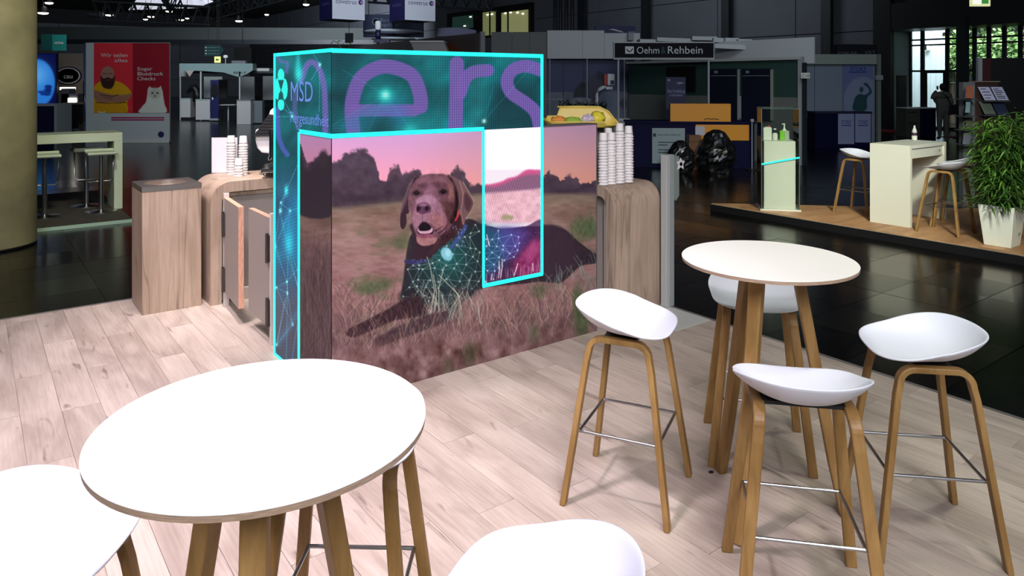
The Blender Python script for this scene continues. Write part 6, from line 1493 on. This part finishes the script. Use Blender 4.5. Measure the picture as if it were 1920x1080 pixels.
bxb = thing('cardboard_box', 'upright brown cardboard box between the black rubbish bags', 'box', (at(1292, 14.95), 14.95, HZ))
MB().box(0, 0.25, 0, 0.25, 0, zat(254, 14.95) - HZ).build('carton', mat('cardboard', (112, 76, 50), 0.7), bxb); MB().box(0, 0.25, -0.02, 0, zat(254, 14.95) - HZ - .12, zat(254, 14.95) - HZ).build('flap', mat('cardboard', (112, 76, 50), 0.7), bxb)
M_bag = mat('bag_black', (14, 15, 17), 0.25, spec=0.6)
def rubbish(px, py0, py1, Y, w, lab, seed):
    x = at(px, Y); h = zat(py0, Y) - HZ; t = thing('rubbish_bag', lab, 'bag', (x, Y, HZ)); rnd = random.Random(seed); mb = MB(); n, m = 26, 14
    for i in range(m + 1):
        q = i / m; r = w * (0.78 + 0.24 * math.sin(min(1, q * 1.3) * math.pi)) * (1 if q < .6 else math.sqrt(max(.03, 1 - ((q - .6) / .41) ** 2)))
        for k in range(n):
            a = 2 * math.pi * k / n; rr = r * (1 + rnd.uniform(-.09, .09) + .05 * math.sin(5 * a + i)); mb.v.append((rr * math.cos(a), rr * .85 * math.sin(a), h * q + rnd.uniform(-.012, .012) * (0 < i < m)))
    for i in range(m):
        for k in range(n): mb.f.append((i * n + k, i * n + (k + 1) % n, i * n + n + (k + 1) % n, i * n + n + k))
    mb.f.append(tuple(range(m * n, m * n + n))); mb.f.append(tuple(range(n - 1, -1, -1)))
    mb.build('sack', M_bag, t); MB().tube([(-.04, -w * .72, h * .45), (0.02, -w * .78, h * .42), (.06, -w * .76, h * .44)], 0.012, 6).build('tie', mat('tie_white', (190, 190, 190), 0.5), t)
rubbish(1276, 263, 318, 14.4, 0.27, 'black rubbish bag partly hidden by the frosted post', 1)
rubbish(1343, 243, 320, 14.5, 0.37, 'large black rubbish bag in front of the navy counter', 2)
st_ = thing('bracket_stand', 'thin grey stand with a small head at the end of the navy counter', 'stand', (at(1410, 15.0), 15.0, HZ))
MB().cone((0, 0, 0), (0, 0, zat(228, 15) - HZ), 0.012, n=8).build('pole', M_boothgrey, st_); MB().box(-.03, .03, -.03, .03, zat(228, 15) - HZ, zat(223, 15) - HZ).build('head', M_boothgrey, st_); MB().lathe([(.14, 0), (.14, .015), (.0001, .02)], 16).build('base', M_dark, st_)

# ------------------------------------------------------------------ booth with the blue poster
YZ = 20.4; ox = at(1503, YZ)
zb = thing('exhibition_booth', 'pale framed booth with a poster of a figure raising one arm', 'booth', (ox, YZ, 0))
part(pbox(MB(), 1503, 1647, 102, 120.5, YZ, -0.1, 0.0, ox), 'header', mat('header_sage', (150, 162, 152), 0.6), zb)
for a, b, m_ in ((1504, 1527.5, 'booth_steel'), (1528.5, 1580.5, 'booth_steel'), (1581.5, 1641, 'booth_steel')): part(pbox(MB(), a, b, 120, 285, YZ, 0.02, 0.08, ox), 'wall_panel', mat(m_, (128, 142, 158), 0.6), zb)
for a in (1640.5, ): part(pbox(MB(), a, a + 6.5, 102, 266, YZ, -0.15, -0.05, ox), 'post', mat('post_sage', (120, 130, 122), 0.5), zb)
part(pbox(MB(), 1636, 1649, 141, 150, YZ, -0.2, -0.15, ox), 'clamp', M_boothgrey, zb)
cvZ = flat_canvas(90, 130, 1582, 1637, 121, 209); X, Y = cvZ.X, cvZ.Y
cvZ.C[:] = np.array((112, 126, 174)) + np.zeros(X.shape + (3,)); cvZ.ell(1618, 190, 36, 46, (140, 154, 184), .08)
cvZ.poly([(1600, 206), (1602, 188), (1606, 180), (1613, 176), (1622, 178), (1630, 172), (1628, 165), (1622, 160), (1619, 157), (1624, 155.5), (1629, 160), (1635, 173), (1626, 184), (1624, 206)], (44, 78, 90), 1); cvZ.ell(1615.5, 168, 3.6, 5.2, (54, 84, 98), .2); cvZ.ell(1614, 196, 8, 12, (40, 96, 84), .7, .6)
poster('poster', cvZ, zb, M_post, at(1582, YZ) - ox, at(1637, YZ) - ox, zat(209, YZ), zat(121, YZ), 0.008, 0.9)
M_zn = mat('text_royal', (30, 40, 130), 0.6)
btext('STORZ', 1594, 1624, 125.5, 133.5, YZ, ox, zb, M_zn, y=0.0); part(pbox(MB(), 1591, 1626, 134.8, 136, YZ, -0.002, 0.004, ox), 'text_rule', M_zn, zb)
zc = thing('cabinet', 'navy cabinet with two pale lettered doors in the poster booth', 'cabinet', (at(1528, 19.6), 19.6, HZ)); ox = at(1528, 19.6)
def zbx(mb, a, b, y0, y1, d0, d1): return mb.box(at(a, 19.6) - ox, at(b, 19.6) - ox, d0, d1, zat(y1, 19.6) - HZ, zat(y0, 19.6) - HZ)
zbx(MB(), 1528, 1634, 213, 279, 0, 0.5).build('body', M_nvc, zc); zbx(MB(), 1527.5, 1634.5, 209.5, 213, -0.03, 0.53).build('top', mat('top_ink', (24, 26, 56), 0.5), zc)
for a, b, c in ((1571, 1601, 270), (1603, 1632, 267)):
    d = zbx(MB(), a, b, 212.5, c, -0.02, 0).build('door', mat('door_lilac', (142, 150, 184), 0.5), zc); m_ = (a + b) / 2
    text('lettering', 'STORZ', 0.11, M_zn, d, (at(m_, 19.6) - ox, -0.024, zat(229, 19.6) - HZ), 0, 'CENTER', 0.26); 
    MB().box(at(m_ - 9, 19.6) - ox, at(m_ + 9, 19.6) - ox, -0.024, -0.02, zat(235.8, 19.6) - HZ, zat(234.4, 19.6) - HZ).build('text_rule', M_zn, d)
ys = 23.0; ox = at(1569, ys)
sl = thing('fascia_sign', 'dark sign with faint lettering above the poster booth', 'sign', (ox, ys, 0))
part(MB().prism([(at(x, ys) - ox, zat(y, ys)) for x, y in ((1568.5, 83.5), (1595, 82.5), (1645, 84), (1645, 103), (1568.5, 103))], 0, 0.2, 'y'), 'board', mat('sign_midnight', (12, 12, 30), 0.5), sl)
btext('SYNLAB', 1571, 1606, 96.5, 102, ys, ox, sl, mat('sign_dimtext', (120, 124, 138), 0.6), y=-0.006); btext('VET', 1621, 1642, 95, 101, ys, ox, sl, mat('sign_dimtext', (120, 124, 138), 0.6), y=-0.006)
for q in (1575, 1640): MB().box(at(q, ys) - ox - .02, at(q, ys) - ox + .02, 0.08, 0.12, HZ, zat(102, ys)).build('support_post', M_boothgrey, sl)
rl = thing('handrail', 'brown tubular rail bending down beside the dark lettered sign', 'rail', (at(1438, 20), 20, 0)); ox = at(1438, 20)
MB().tube([(at(1438, 20) - ox, 0, zat(84.5, 20)), (at(1505, 20) - ox, 0, zat(85.5, 20)), (at(1520, 20) - ox, 0, zat(87, 20)), (at(1527, 20) - ox, 0, zat(98, 20))], 0.03, 8).build('rail', mat('rail_brown', (84, 66, 54), 0.5), rl, True)
for q in (1477, 1511): MB().cone((at(q, 20) - ox, 0, HZ), (at(q, 20) - ox, 0, zat(85, 20)), 0.025, n=8).build('post', mat('rail_brown', (84, 66, 54), 0.5), rl)

# ------------------------------------------------------------------ entrance: recess, glazing, outdoors
UG = min(31.0, u_at(1703, VD)); M_frame = mat('frame_dark', (26, 34, 38), 0.5); M_ret = mat('return_wall', (170, 196, 196), 0.6)
wret = struct('wall_return', MB().box(WU, UG, VD - 0.02, VD + 0.1, HZ, 4.6), M_ret, loc=loc0, rotz=r0)
tag(MB().box(WU + .3, UG - .3, VD - 0.08, VD - 0.02, HZ, 2.02).build('door_leaf', mat('door_black', (22, 20, 22), 0.5), wret), 'dark door leaf')
soff = struct('trim_2', MB().box(WU - 0.3, UG + 0.2, -9, VD, 3.72, 4.7).box(WU - 0.32, WU - 0.02, VD - 0.1, VD + 0.55, HZ, HH), M_black, loc=loc0, rotz=r0)
win = struct('window_1', MB().box(UG, UG + .12, -9, VD, HZ, HZ + .1), M_frame, loc=loc0, rotz=r0)
vs_ = [v_at(p, UG) for p in (1705, 1728.5, 1775, 1826, 1853, 1882, 1912, 1950)]
for v in vs_: MB().box(UG, UG + .12, v - .06, v + .06, HZ, 3.72).build('mullion', M_frame, win)
yg_ = W(UG, vs_[2])[1]
for z0_, z1_ in ((zat(134.5, yg_), zat(131, yg_)), (zat(84.5, yg_), zat(81.5, yg_)), (zat(74, yg_), zat(71, yg_))): MB().box(UG, UG + .12, -9, VD, z0_, z1_).build('transom', M_frame, win)
for a, b in zip(vs_[:-1], vs_[1:]): MB().box(UG + .05, UG + .06, b + .06, a - .06, HZ + .1, 3.7).build('pane', M_pane, win)
dr = struct('door_1', MB().box(UG - .03, UG, vs_[2] + .05, vs_[2] + .12, HZ, zat(137, yg_)).box(UG - .03, UG, vs_[1] - .20, vs_[1] - .06, HZ, zat(137, yg_)).box(UG - .03, UG, vs_[2] + .05, vs_[1] - .06, zat(137, yg_), zat(134, yg_)), M_frame, loc=loc0, rotz=r0)
pv = v_at(1805, 24.0); cc_ = thing('steel_column', 'thick dark column in front of the entrance glazing', 'column', W(24.0, pv, HZ), ROT)
MB().box(-0.14, 0.14, -0.14, 0.14, 0, 3.9).build('shaft', M_frame, cc_); MB().box(-0.2, 0.2, -0.2, 0.2, 0, 0.03).build('foot_plate', M_black, cc_)
for px, py in ((1776, 70), (1832, 73)):
    yy = 25.0; t = thing('ceiling_lamp', 'lit lamp under the entrance soffit, %s the thick dark column' % ('before' if px < 1800 else 'past'), 'lamp', (at(px, yy + 4), yy + 4, zat(py, yy + 4)))
    MB().lathe([(0.0001, 0), (.13, 0), (.17, .05), (.0001, .06)], 14).build('diffuser', mat('lamp_yellow', (250, 246, 170), 0.5, emit=(244, 240, 160), power=1.0), t, True); MB().lathe([(0.18, .05), (0.16, .2), (.0001, .2)], 14).build('housing', M_black, t)
wl = thing('wall_lamp', 'round white lamp glowing behind the entrance glazing', 'lamp', (at(1740, 30), 30, zat(90, 30)))
MB().lathe([(0.0001, -.1), (.07, -.07), (.1, 0), (.07, .07), (.0001, .1)], 14).build('globe', mat('lamp_soft', (250, 250, 230), 0.5, emit=(250, 250, 230), power=1.3), wl, True); MB().box(-.16, -.08, -.05, .05, -.08, .08).build('bracket', M_black, wl)
# outdoors
outg = struct('ground_outside', MB().box(UG + .3, UG + 24, -22, 20, HZ - .06, HZ - .01), mat('paving', (150, 156, 160), 0.8), loc=loc0, rotz=r0)
we = struct('wall_outside', MB(), M_booth, loc=loc0, rotz=r0) if False else None
for k in range(7):
    a = 1705 + k * 10; va, vb = v_at(a + 9.6, UG + 2.5), v_at(a, UG + 2.5)
    o = MB().box(UG + 2.5, UG + 2.56, va, vb, HZ, 4.4)
    if k == 0: we = struct('wall_outside', o, mat('blind_white', (206, 222, 232), 0.6), loc=loc0, rotz=r0)
    else: o.build('panel', mat('blind_white', (206, 222, 232), 0.6), we)
M_treel = [mat('tree_leaf_a', (92, 128, 70), 0.6), mat('tree_leaf_b', (130, 160, 104), 0.6)]
for k, (px, du, r_, zc_) in enumerate(((1786, 5, 1.25, 2.9), (1836, 7.5, 1.5, 3.0), (1872, 5, 1.2, 2.8), (1912, 8, 1.6, 3.1))):
    u = UG + du; v = v_at(px, u); x, y, _ = W(u, v)
    t = thing('tree', ['tree seen through the glazing just before the thick dark column', 'tree seen through the glazing just past the thick dark column', 'tree seen through the glazing above the black wall', 'tree seen through the glazing at the frame edge'][k], 'tree', (x, y, HZ))
    MB().cone((0, 0, 0), (0, 0, zc_), 0.14, 0.09, 8).build('trunk', mat('bark', (84, 74, 62), 0.8), t)
    rnd = random.Random(20 + k); ml = [MB(), MB()]
    for q in range(1300):
        d = Vector((rnd.gauss(0, 1), rnd.gauss(0, 1), rnd.gauss(0, .8))).normalized() * r_ * rnd.uniform(.3, 1); c = Vector((0, 0, zc_)) + d
        a = Vector((rnd.uniform(-1, 1), rnd.uniform(-1, 1), rnd.uniform(-1, 1))).normalized() * .11; b = a.cross(Vector((rnd.uniform(-1, 1), rnd.uniform(-1, 1), 1))).normalized() * .07
        ml[q % 2].add([tuple(c - a), tuple(c + b), tuple(c + a), tuple(c - b)], [(0, 1, 2, 3)])
    for q in (0, 1): tag(ml[q].build('crown', M_treel[q], t), kind='stuff')
sky_w = W(UG + 1.5, v_at(1800, UG + 2), 7.5)
area('daylight', sky_w, W(UG + 5, v_at(1790, UG + 4), 1.0), 6.0, 2600, (0.92, 1.0, 1.0))
rm = tag(MB().box(WU - 1.5, WU - .5, v_at(1700, WU - 1) - .2, v_at(1645, WU - 1), 0.0, 0.02).build('red_mat', mat('mat_red', (150, 24, 44), 0.8), loc=W(0, 0, HZ), rotz=ROT), 'red mat on the hall floor beside the poster booth', 'mat')
rm2 = tag(MB().box(WU - 2.5, WU - 1.8, v_at(1799, WU - 2), v_at(1777, WU - 2), 0.0, 0.02).build('red_mat', mat('mat_red', (150, 24, 44), 0.8), loc=W(0, 0, HZ), rotz=ROT), 'red mat on the hall floor behind the standing person', 'mat')
ec = thing('reception_counter', 'grey and navy counter in front of the entrance door', 'counter', (at(1699, 23.6), 23.6, HZ)); ox = at(1699, 23.6)
MB().box(0, at(1725, 23.6) - ox, 0, 0.6, 0, zat(203.5, 23.6) - HZ).build('grey_half', mat('counter_stone', (70, 72, 66), 0.6), ec); MB().box(at(1725, 23.6) - ox, at(1755, 23.6) - ox, 0, 0.6, 0, zat(203.5, 23.6) - HZ).build('navy_half', M_nvc, ec); MB().box(-.03, at(1756, 23.6) - ox, -.03, .63, zat(203.5, 23.6) - HZ, zat(201.8, 23.6) - HZ).build('worktop', M_booth, ec)
for z in (0.45, 0.8): MB().box(0.05, 0.38, -0.012, 0, z, z + .03).build('shelf_edge', M_dark, ec)
es = thing('exit_sign', 'lit green and white exit sign hanging at the top frame edge', 'sign', (at(1821, 20), 20, 0)); ox = at(1821, 20)
part(pbox(MB(), 1821, 1857, -8, 11.5, 20, 0, .08, ox), 'housing', mat('sign_border', (236, 238, 190), 0.4, emit=(230, 232, 180), power=0.8), es)
part(pbox(MB(), 1825, 1840, -6, 7, 20, -.012, 0, ox), 'white_field', mat('sign_white', (250, 250, 246), 0.4, emit=(246, 248, 240), power=0.9), es); part(pbox(MB(), 1840, 1853, -6, 7, 20, -.012, 0, ox), 'green_field', mat('sign_greenlit', (60, 150, 60), 0.4, emit=(70, 150, 66), power=0.7), es)
MB().cone((.25, .04, zat(-8, 20)), (.25, .04, HH), .012, n=5).build('hanger', M_black, es)
Yd = 13.2; ox = at(1842, Yd)
bk = thing('booth_wall', 'black booth wall with a dark red side behind the leaflet rack', 'booth', (ox, Yd, 0), -0.12)
MB().box(0, 4.0, 0, .08, HZ, zat(109, Yd)).build('panel', mat('wall_black', (12, 11, 12), 0.6), bk); MB().box(0, .14, -.012, 0, HZ, zat(109, Yd)).build('red_side', mat('wall_darkred', (60, 18, 22), 0.6), bk); MB().box(-.07, 0, 0, .08, HZ, zat(108, Yd)).build('edge_profile', M_boothgrey, bk)

# leaflet rack
Yr = 10.35; ox = at(1806, Yr)
rk = thing('leaflet_rack', 'tall grey rack with slanted leaflet holders on two sides behind the planter', 'rack', (ox, Yr, HZ))
hz_ = zat(154, Yr) - HZ
MB().box(0, at(1828, Yr) - ox, 0, .10, 0, hz_).build('side_panel', mat('rack_grey', (104, 108, 112), 0.6), rk); MB().box(at(1828, Yr) - ox, at(1874, Yr) - ox, .02, .10, 0, hz_).build('back_panel', mat('rack_brown', (58, 40, 34), 0.6), rk); MB().box(at(1826, Yr) - ox, at(1874, Yr) - ox, -.02, .12, hz_, hz_ + .015).build('top_cap', mat('rack_cap', (130, 120, 110), 0.5), rk)
MB().box(-.30, .3, -.25, .3, 0, .03).build('base', M_dark, rk)
def leaflet(x0, x1, y0, y1, sh, m, lab, d=-.10, lines=0, mt=None):
    zt, zb_ = zat(y0, Yr) - HZ, zat(y1, Yr) - HZ; a, b = at(x0, Yr) - ox, at(x1, Yr) - ox; s_ = sh / F * Yr
    t = thing('leaflet', lab, 'leaflet', (ox + a, Yr + d, HZ + zb_), 0, 'leaflets in the rack')
    q = [(s_, .09, zt - zb_), (b - a + s_, .09, zt - zb_), (b - a, 0, 0), (0, 0, 0)]
    MB().add(q + [(p[0], p[1] + .008, p[2]) for p in q], [(0, 1, 2, 3), (7, 6, 5, 4), (0, 4, 5, 1), (1, 5, 6, 2), (2, 6, 7, 3), (3, 7, 4, 0)]).build('paper', m, t)
    for k in range(lines):
        f = 0.84 - k * .68 / max(1, lines - 1); w = .85 if k % 3 else .6
        p = lambda u: tuple((Vector(q[3]).lerp(Vector(q[2]), u)).lerp(Vector(q[0]).lerp(Vector(q[1]), u), f) + Vector((0, -.003, 0)))
        p0_, p1_ = Vector(p(.12)), Vector(p(.12 + w * .8)); MB().sweep([p0_, p1_], (0, 0, 1), .010, .003).build('text_line', mt or M_tdark, t)
M_pap = mat('paper_lilac', (178, 180, 206), 0.6); M_pap2 = mat('paper_grey', (96, 108, 96), 0.6); M_blu = mat('paper_blue', (96, 124, 150), 0.6); M_ora = mat('paper_orange', (150, 84, 56), 0.6)
leaflet(1838, 1859, 163, 187.5, -5.5, M_pap, 'white leaflet with few lines, first in the upper row', lines=4)
leaflet(1861.5, 1883, 163, 187.5, -5, M_pap, 'white leaflet with many dark lines, second in the upper row', lines=6)
leaflet(1838, 1859, 190, 213.5, -4, M_pap2, 'greenish leaflet below the white one with few lines')
leaflet(1862, 1884, 192, 214, -3, mat('paper_navy', (40, 50, 80), 0.6), 'dark blue leaflet just above the bamboo tips')
leaflet(1786, 1799, 161, 183, 9, M_ora, 'orange leaflet sticking out at the top of the rack side', -.30)
leaflet(1796, 1812, 161, 184, 11, M_blu, 'blue grey leaflet at the top of the rack side', -.14)
leaflet(1792, 1800, 188, 210, 9, mat('paper_pale', (140, 170, 176), 0.6), 'narrow pale leaflet in the second holder of the rack side', -.22)
leaflet(1800, 1812, 190, 216, 9, mat('paper_slate', (66, 82, 88), 0.6), 'slate leaflet in the second holder of the rack side', -.12)
leaflet(1799, 1811, 218, 240, 9, mat('paper_taupe', (92, 84, 80), 0.6), 'taupe leaflet in the third holder of the rack side', -.14)
leaflet(1787, 1800, 246, 268, 10, mat('paper_silver', (112, 116, 126), 0.6), 'silver leaflet low on the rack side', -.22)
leaflet(1800, 1813, 246, 268, 9, mat('paper_ash', (84, 88, 98), 0.6), 'ash grey leaflet lowest on the rack side', -.13)
for zz in (184, 216, 241, 268): MB().box(-.13, .05, -.24, .0, zat(zz + 2.5, Yr) - HZ, zat(zz + .5, Yr) - HZ).build('holder', mat('holder_grey', (70, 74, 80), 0.5), rk)
for zz in (188.3, 214.8): MB().box(at(1837, Yr) - ox, at(1884, Yr) - ox, -.12, .02, zat(zz + 2, Yr) - HZ, zat(zz, Yr) - HZ).build('holder', mat('holder_grey', (70, 74, 80), 0.5), rk)

# ------------------------------------------------------------------ the standing person, seen from behind
YP = 22.4; xp = at(1768, YP)
pe = thing('person', 'person seen from behind in grey, one hand raised to the head', 'person', (xp, YP, HZ))
def skin(name, verts, edges, radii, mat_, parent, root=0):
    me = bpy.data.meshes.new(name); me.from_pydata(verts, edges, []); o = bpy.data.objects.new(name, me); COL.objects.link(o); o.parent = parent
    md = o.modifiers.new('skin', 'SKIN'); md.use_smooth_shade = True
    for i, r in enumerate(radii):
        sv = me.skin_vertices[0].data[i]; sv.radius = r if isinstance(r, tuple) else (r, r); sv.use_root = (i == root)
    o.modifiers.new('sub', 'SUBSURF').render_levels = 2
    me.materials.append(mat_); return o
V_ = [(0, 0, .92), (0, 0, 1.10), (0, 0, 1.32), (0, .01, 1.44), (0, .01, 1.52),                      # pelvis .. neck
      (-.19, 0, 1.40), (-.36, .02, 1.30), (-.16, .06, 1.54), (.19, 0, 1.40), (.27, -.02, 1.14), (.22, .10, .94),
      (-.10, 0, .86), (-.10, .01, .48), (-.10, .0, .09), (-.10, .13, .05), (.10, 0, .86), (.11, .01, .48), (.11, 0, .09), (.11, .13, .05)]
E_ = [(0, 1), (1, 2), (2, 3), (3, 4), (3, 5), (5, 6), (6, 7), (3, 8), (8, 9), (9, 10), (0, 11), (11, 12), (12, 13), (13, 14), (0, 15), (15, 16), (16, 17), (17, 18)]
R_ = [(.20, .14), (.20, .14), (.24, .14), (.14, .10), .06, .09, .065, .045, .09, .065, .045, .11, .08, .055, .045, .11, .08, .055, .045]
M_cloth = mat('cloth_grey', (92, 92, 86), 0.8)
skin('body', V_, E_, R_, M_cloth, pe)
M_skin = mat('skin', (110, 80, 68), 0.6)
MB().lathe([(.0001, -.115), (.05, -.10), (.075, -.04), (.085, .03), (.07, .09), (.0001, .125)], 18, (0, .02, 1.63), sx=.95, sy=1.1).build('head', M_skin, pe, True)
MB().lathe([(.06, -.07), (.088, -.02), (.096, .04), (.078, .10), (.0001, .14)], 18, (0, -.005, 1.635)).build('hair', mat('hair_dark', (18, 15, 16), 0.7), pe, True)
for sx_ in (-1, 1): MB().lathe([(.0001, -.03), (.014, 0), (.0001, .03)], 8, (sx_ * .084, .02, 1.62)).build('ear', M_skin, pe, True)
for bx_, by_, bz_, s_ in ((-.155, .06, 1.55, 1), (.215, .12, .92, -1)):
    h = [(bx_, by_, bz_)]; e = []; r = [.03]
    h.append((bx_ + .02 * s_, by_, bz_ + .06 * s_)); e.append((0, 1)); r.append((.035, .02))
    for k in range(4):
        a = (k - 1.5) * .018; n_ = len(h); h += [(bx_ + .02 * s_ + a, by_ + .004, bz_ + .10 * s_), (bx_ + .035 * s_ + a * 1.2, by_ + .012, bz_ + (.13 + .008 * (k in (1, 2))) * s_)]; e += [(1, n_), (n_, n_ + 1)]; r += [.009, .008]
    n_ = len(h); h += [(bx_ + .045, by_, bz_ + .05 * s_), (bx_ + .06, by_ + .01, bz_ + .085 * s_)]; e += [(0, n_), (n_, n_ + 1)]; r += [.011, .009]
    skin('hand', h, e, r, M_skin, pe)
bg = thing('shoulder_bag', 'black shoulder bag hanging at the side of the standing person', 'bag', (xp + .30, YP - .02, HZ + .78))
MB().prism([(-.20, 0), (.26, .06), (.30, .26), (.10, .34), (-.18, .30)], -.14, .02, 'y').build('bag_body', M_black, bg, bevel=.03, seg=3)
MB().tube([(-.12, -.11, .30), (-.22, -.15, .48), (-.30, -.16, .60), (-.36, -.10, .66), (-.38, .02, .68), (-.34, .12, .62), (-.2, .16, .44), (0, .10, .31)], .015, 8).build('strap', M_black, bg)
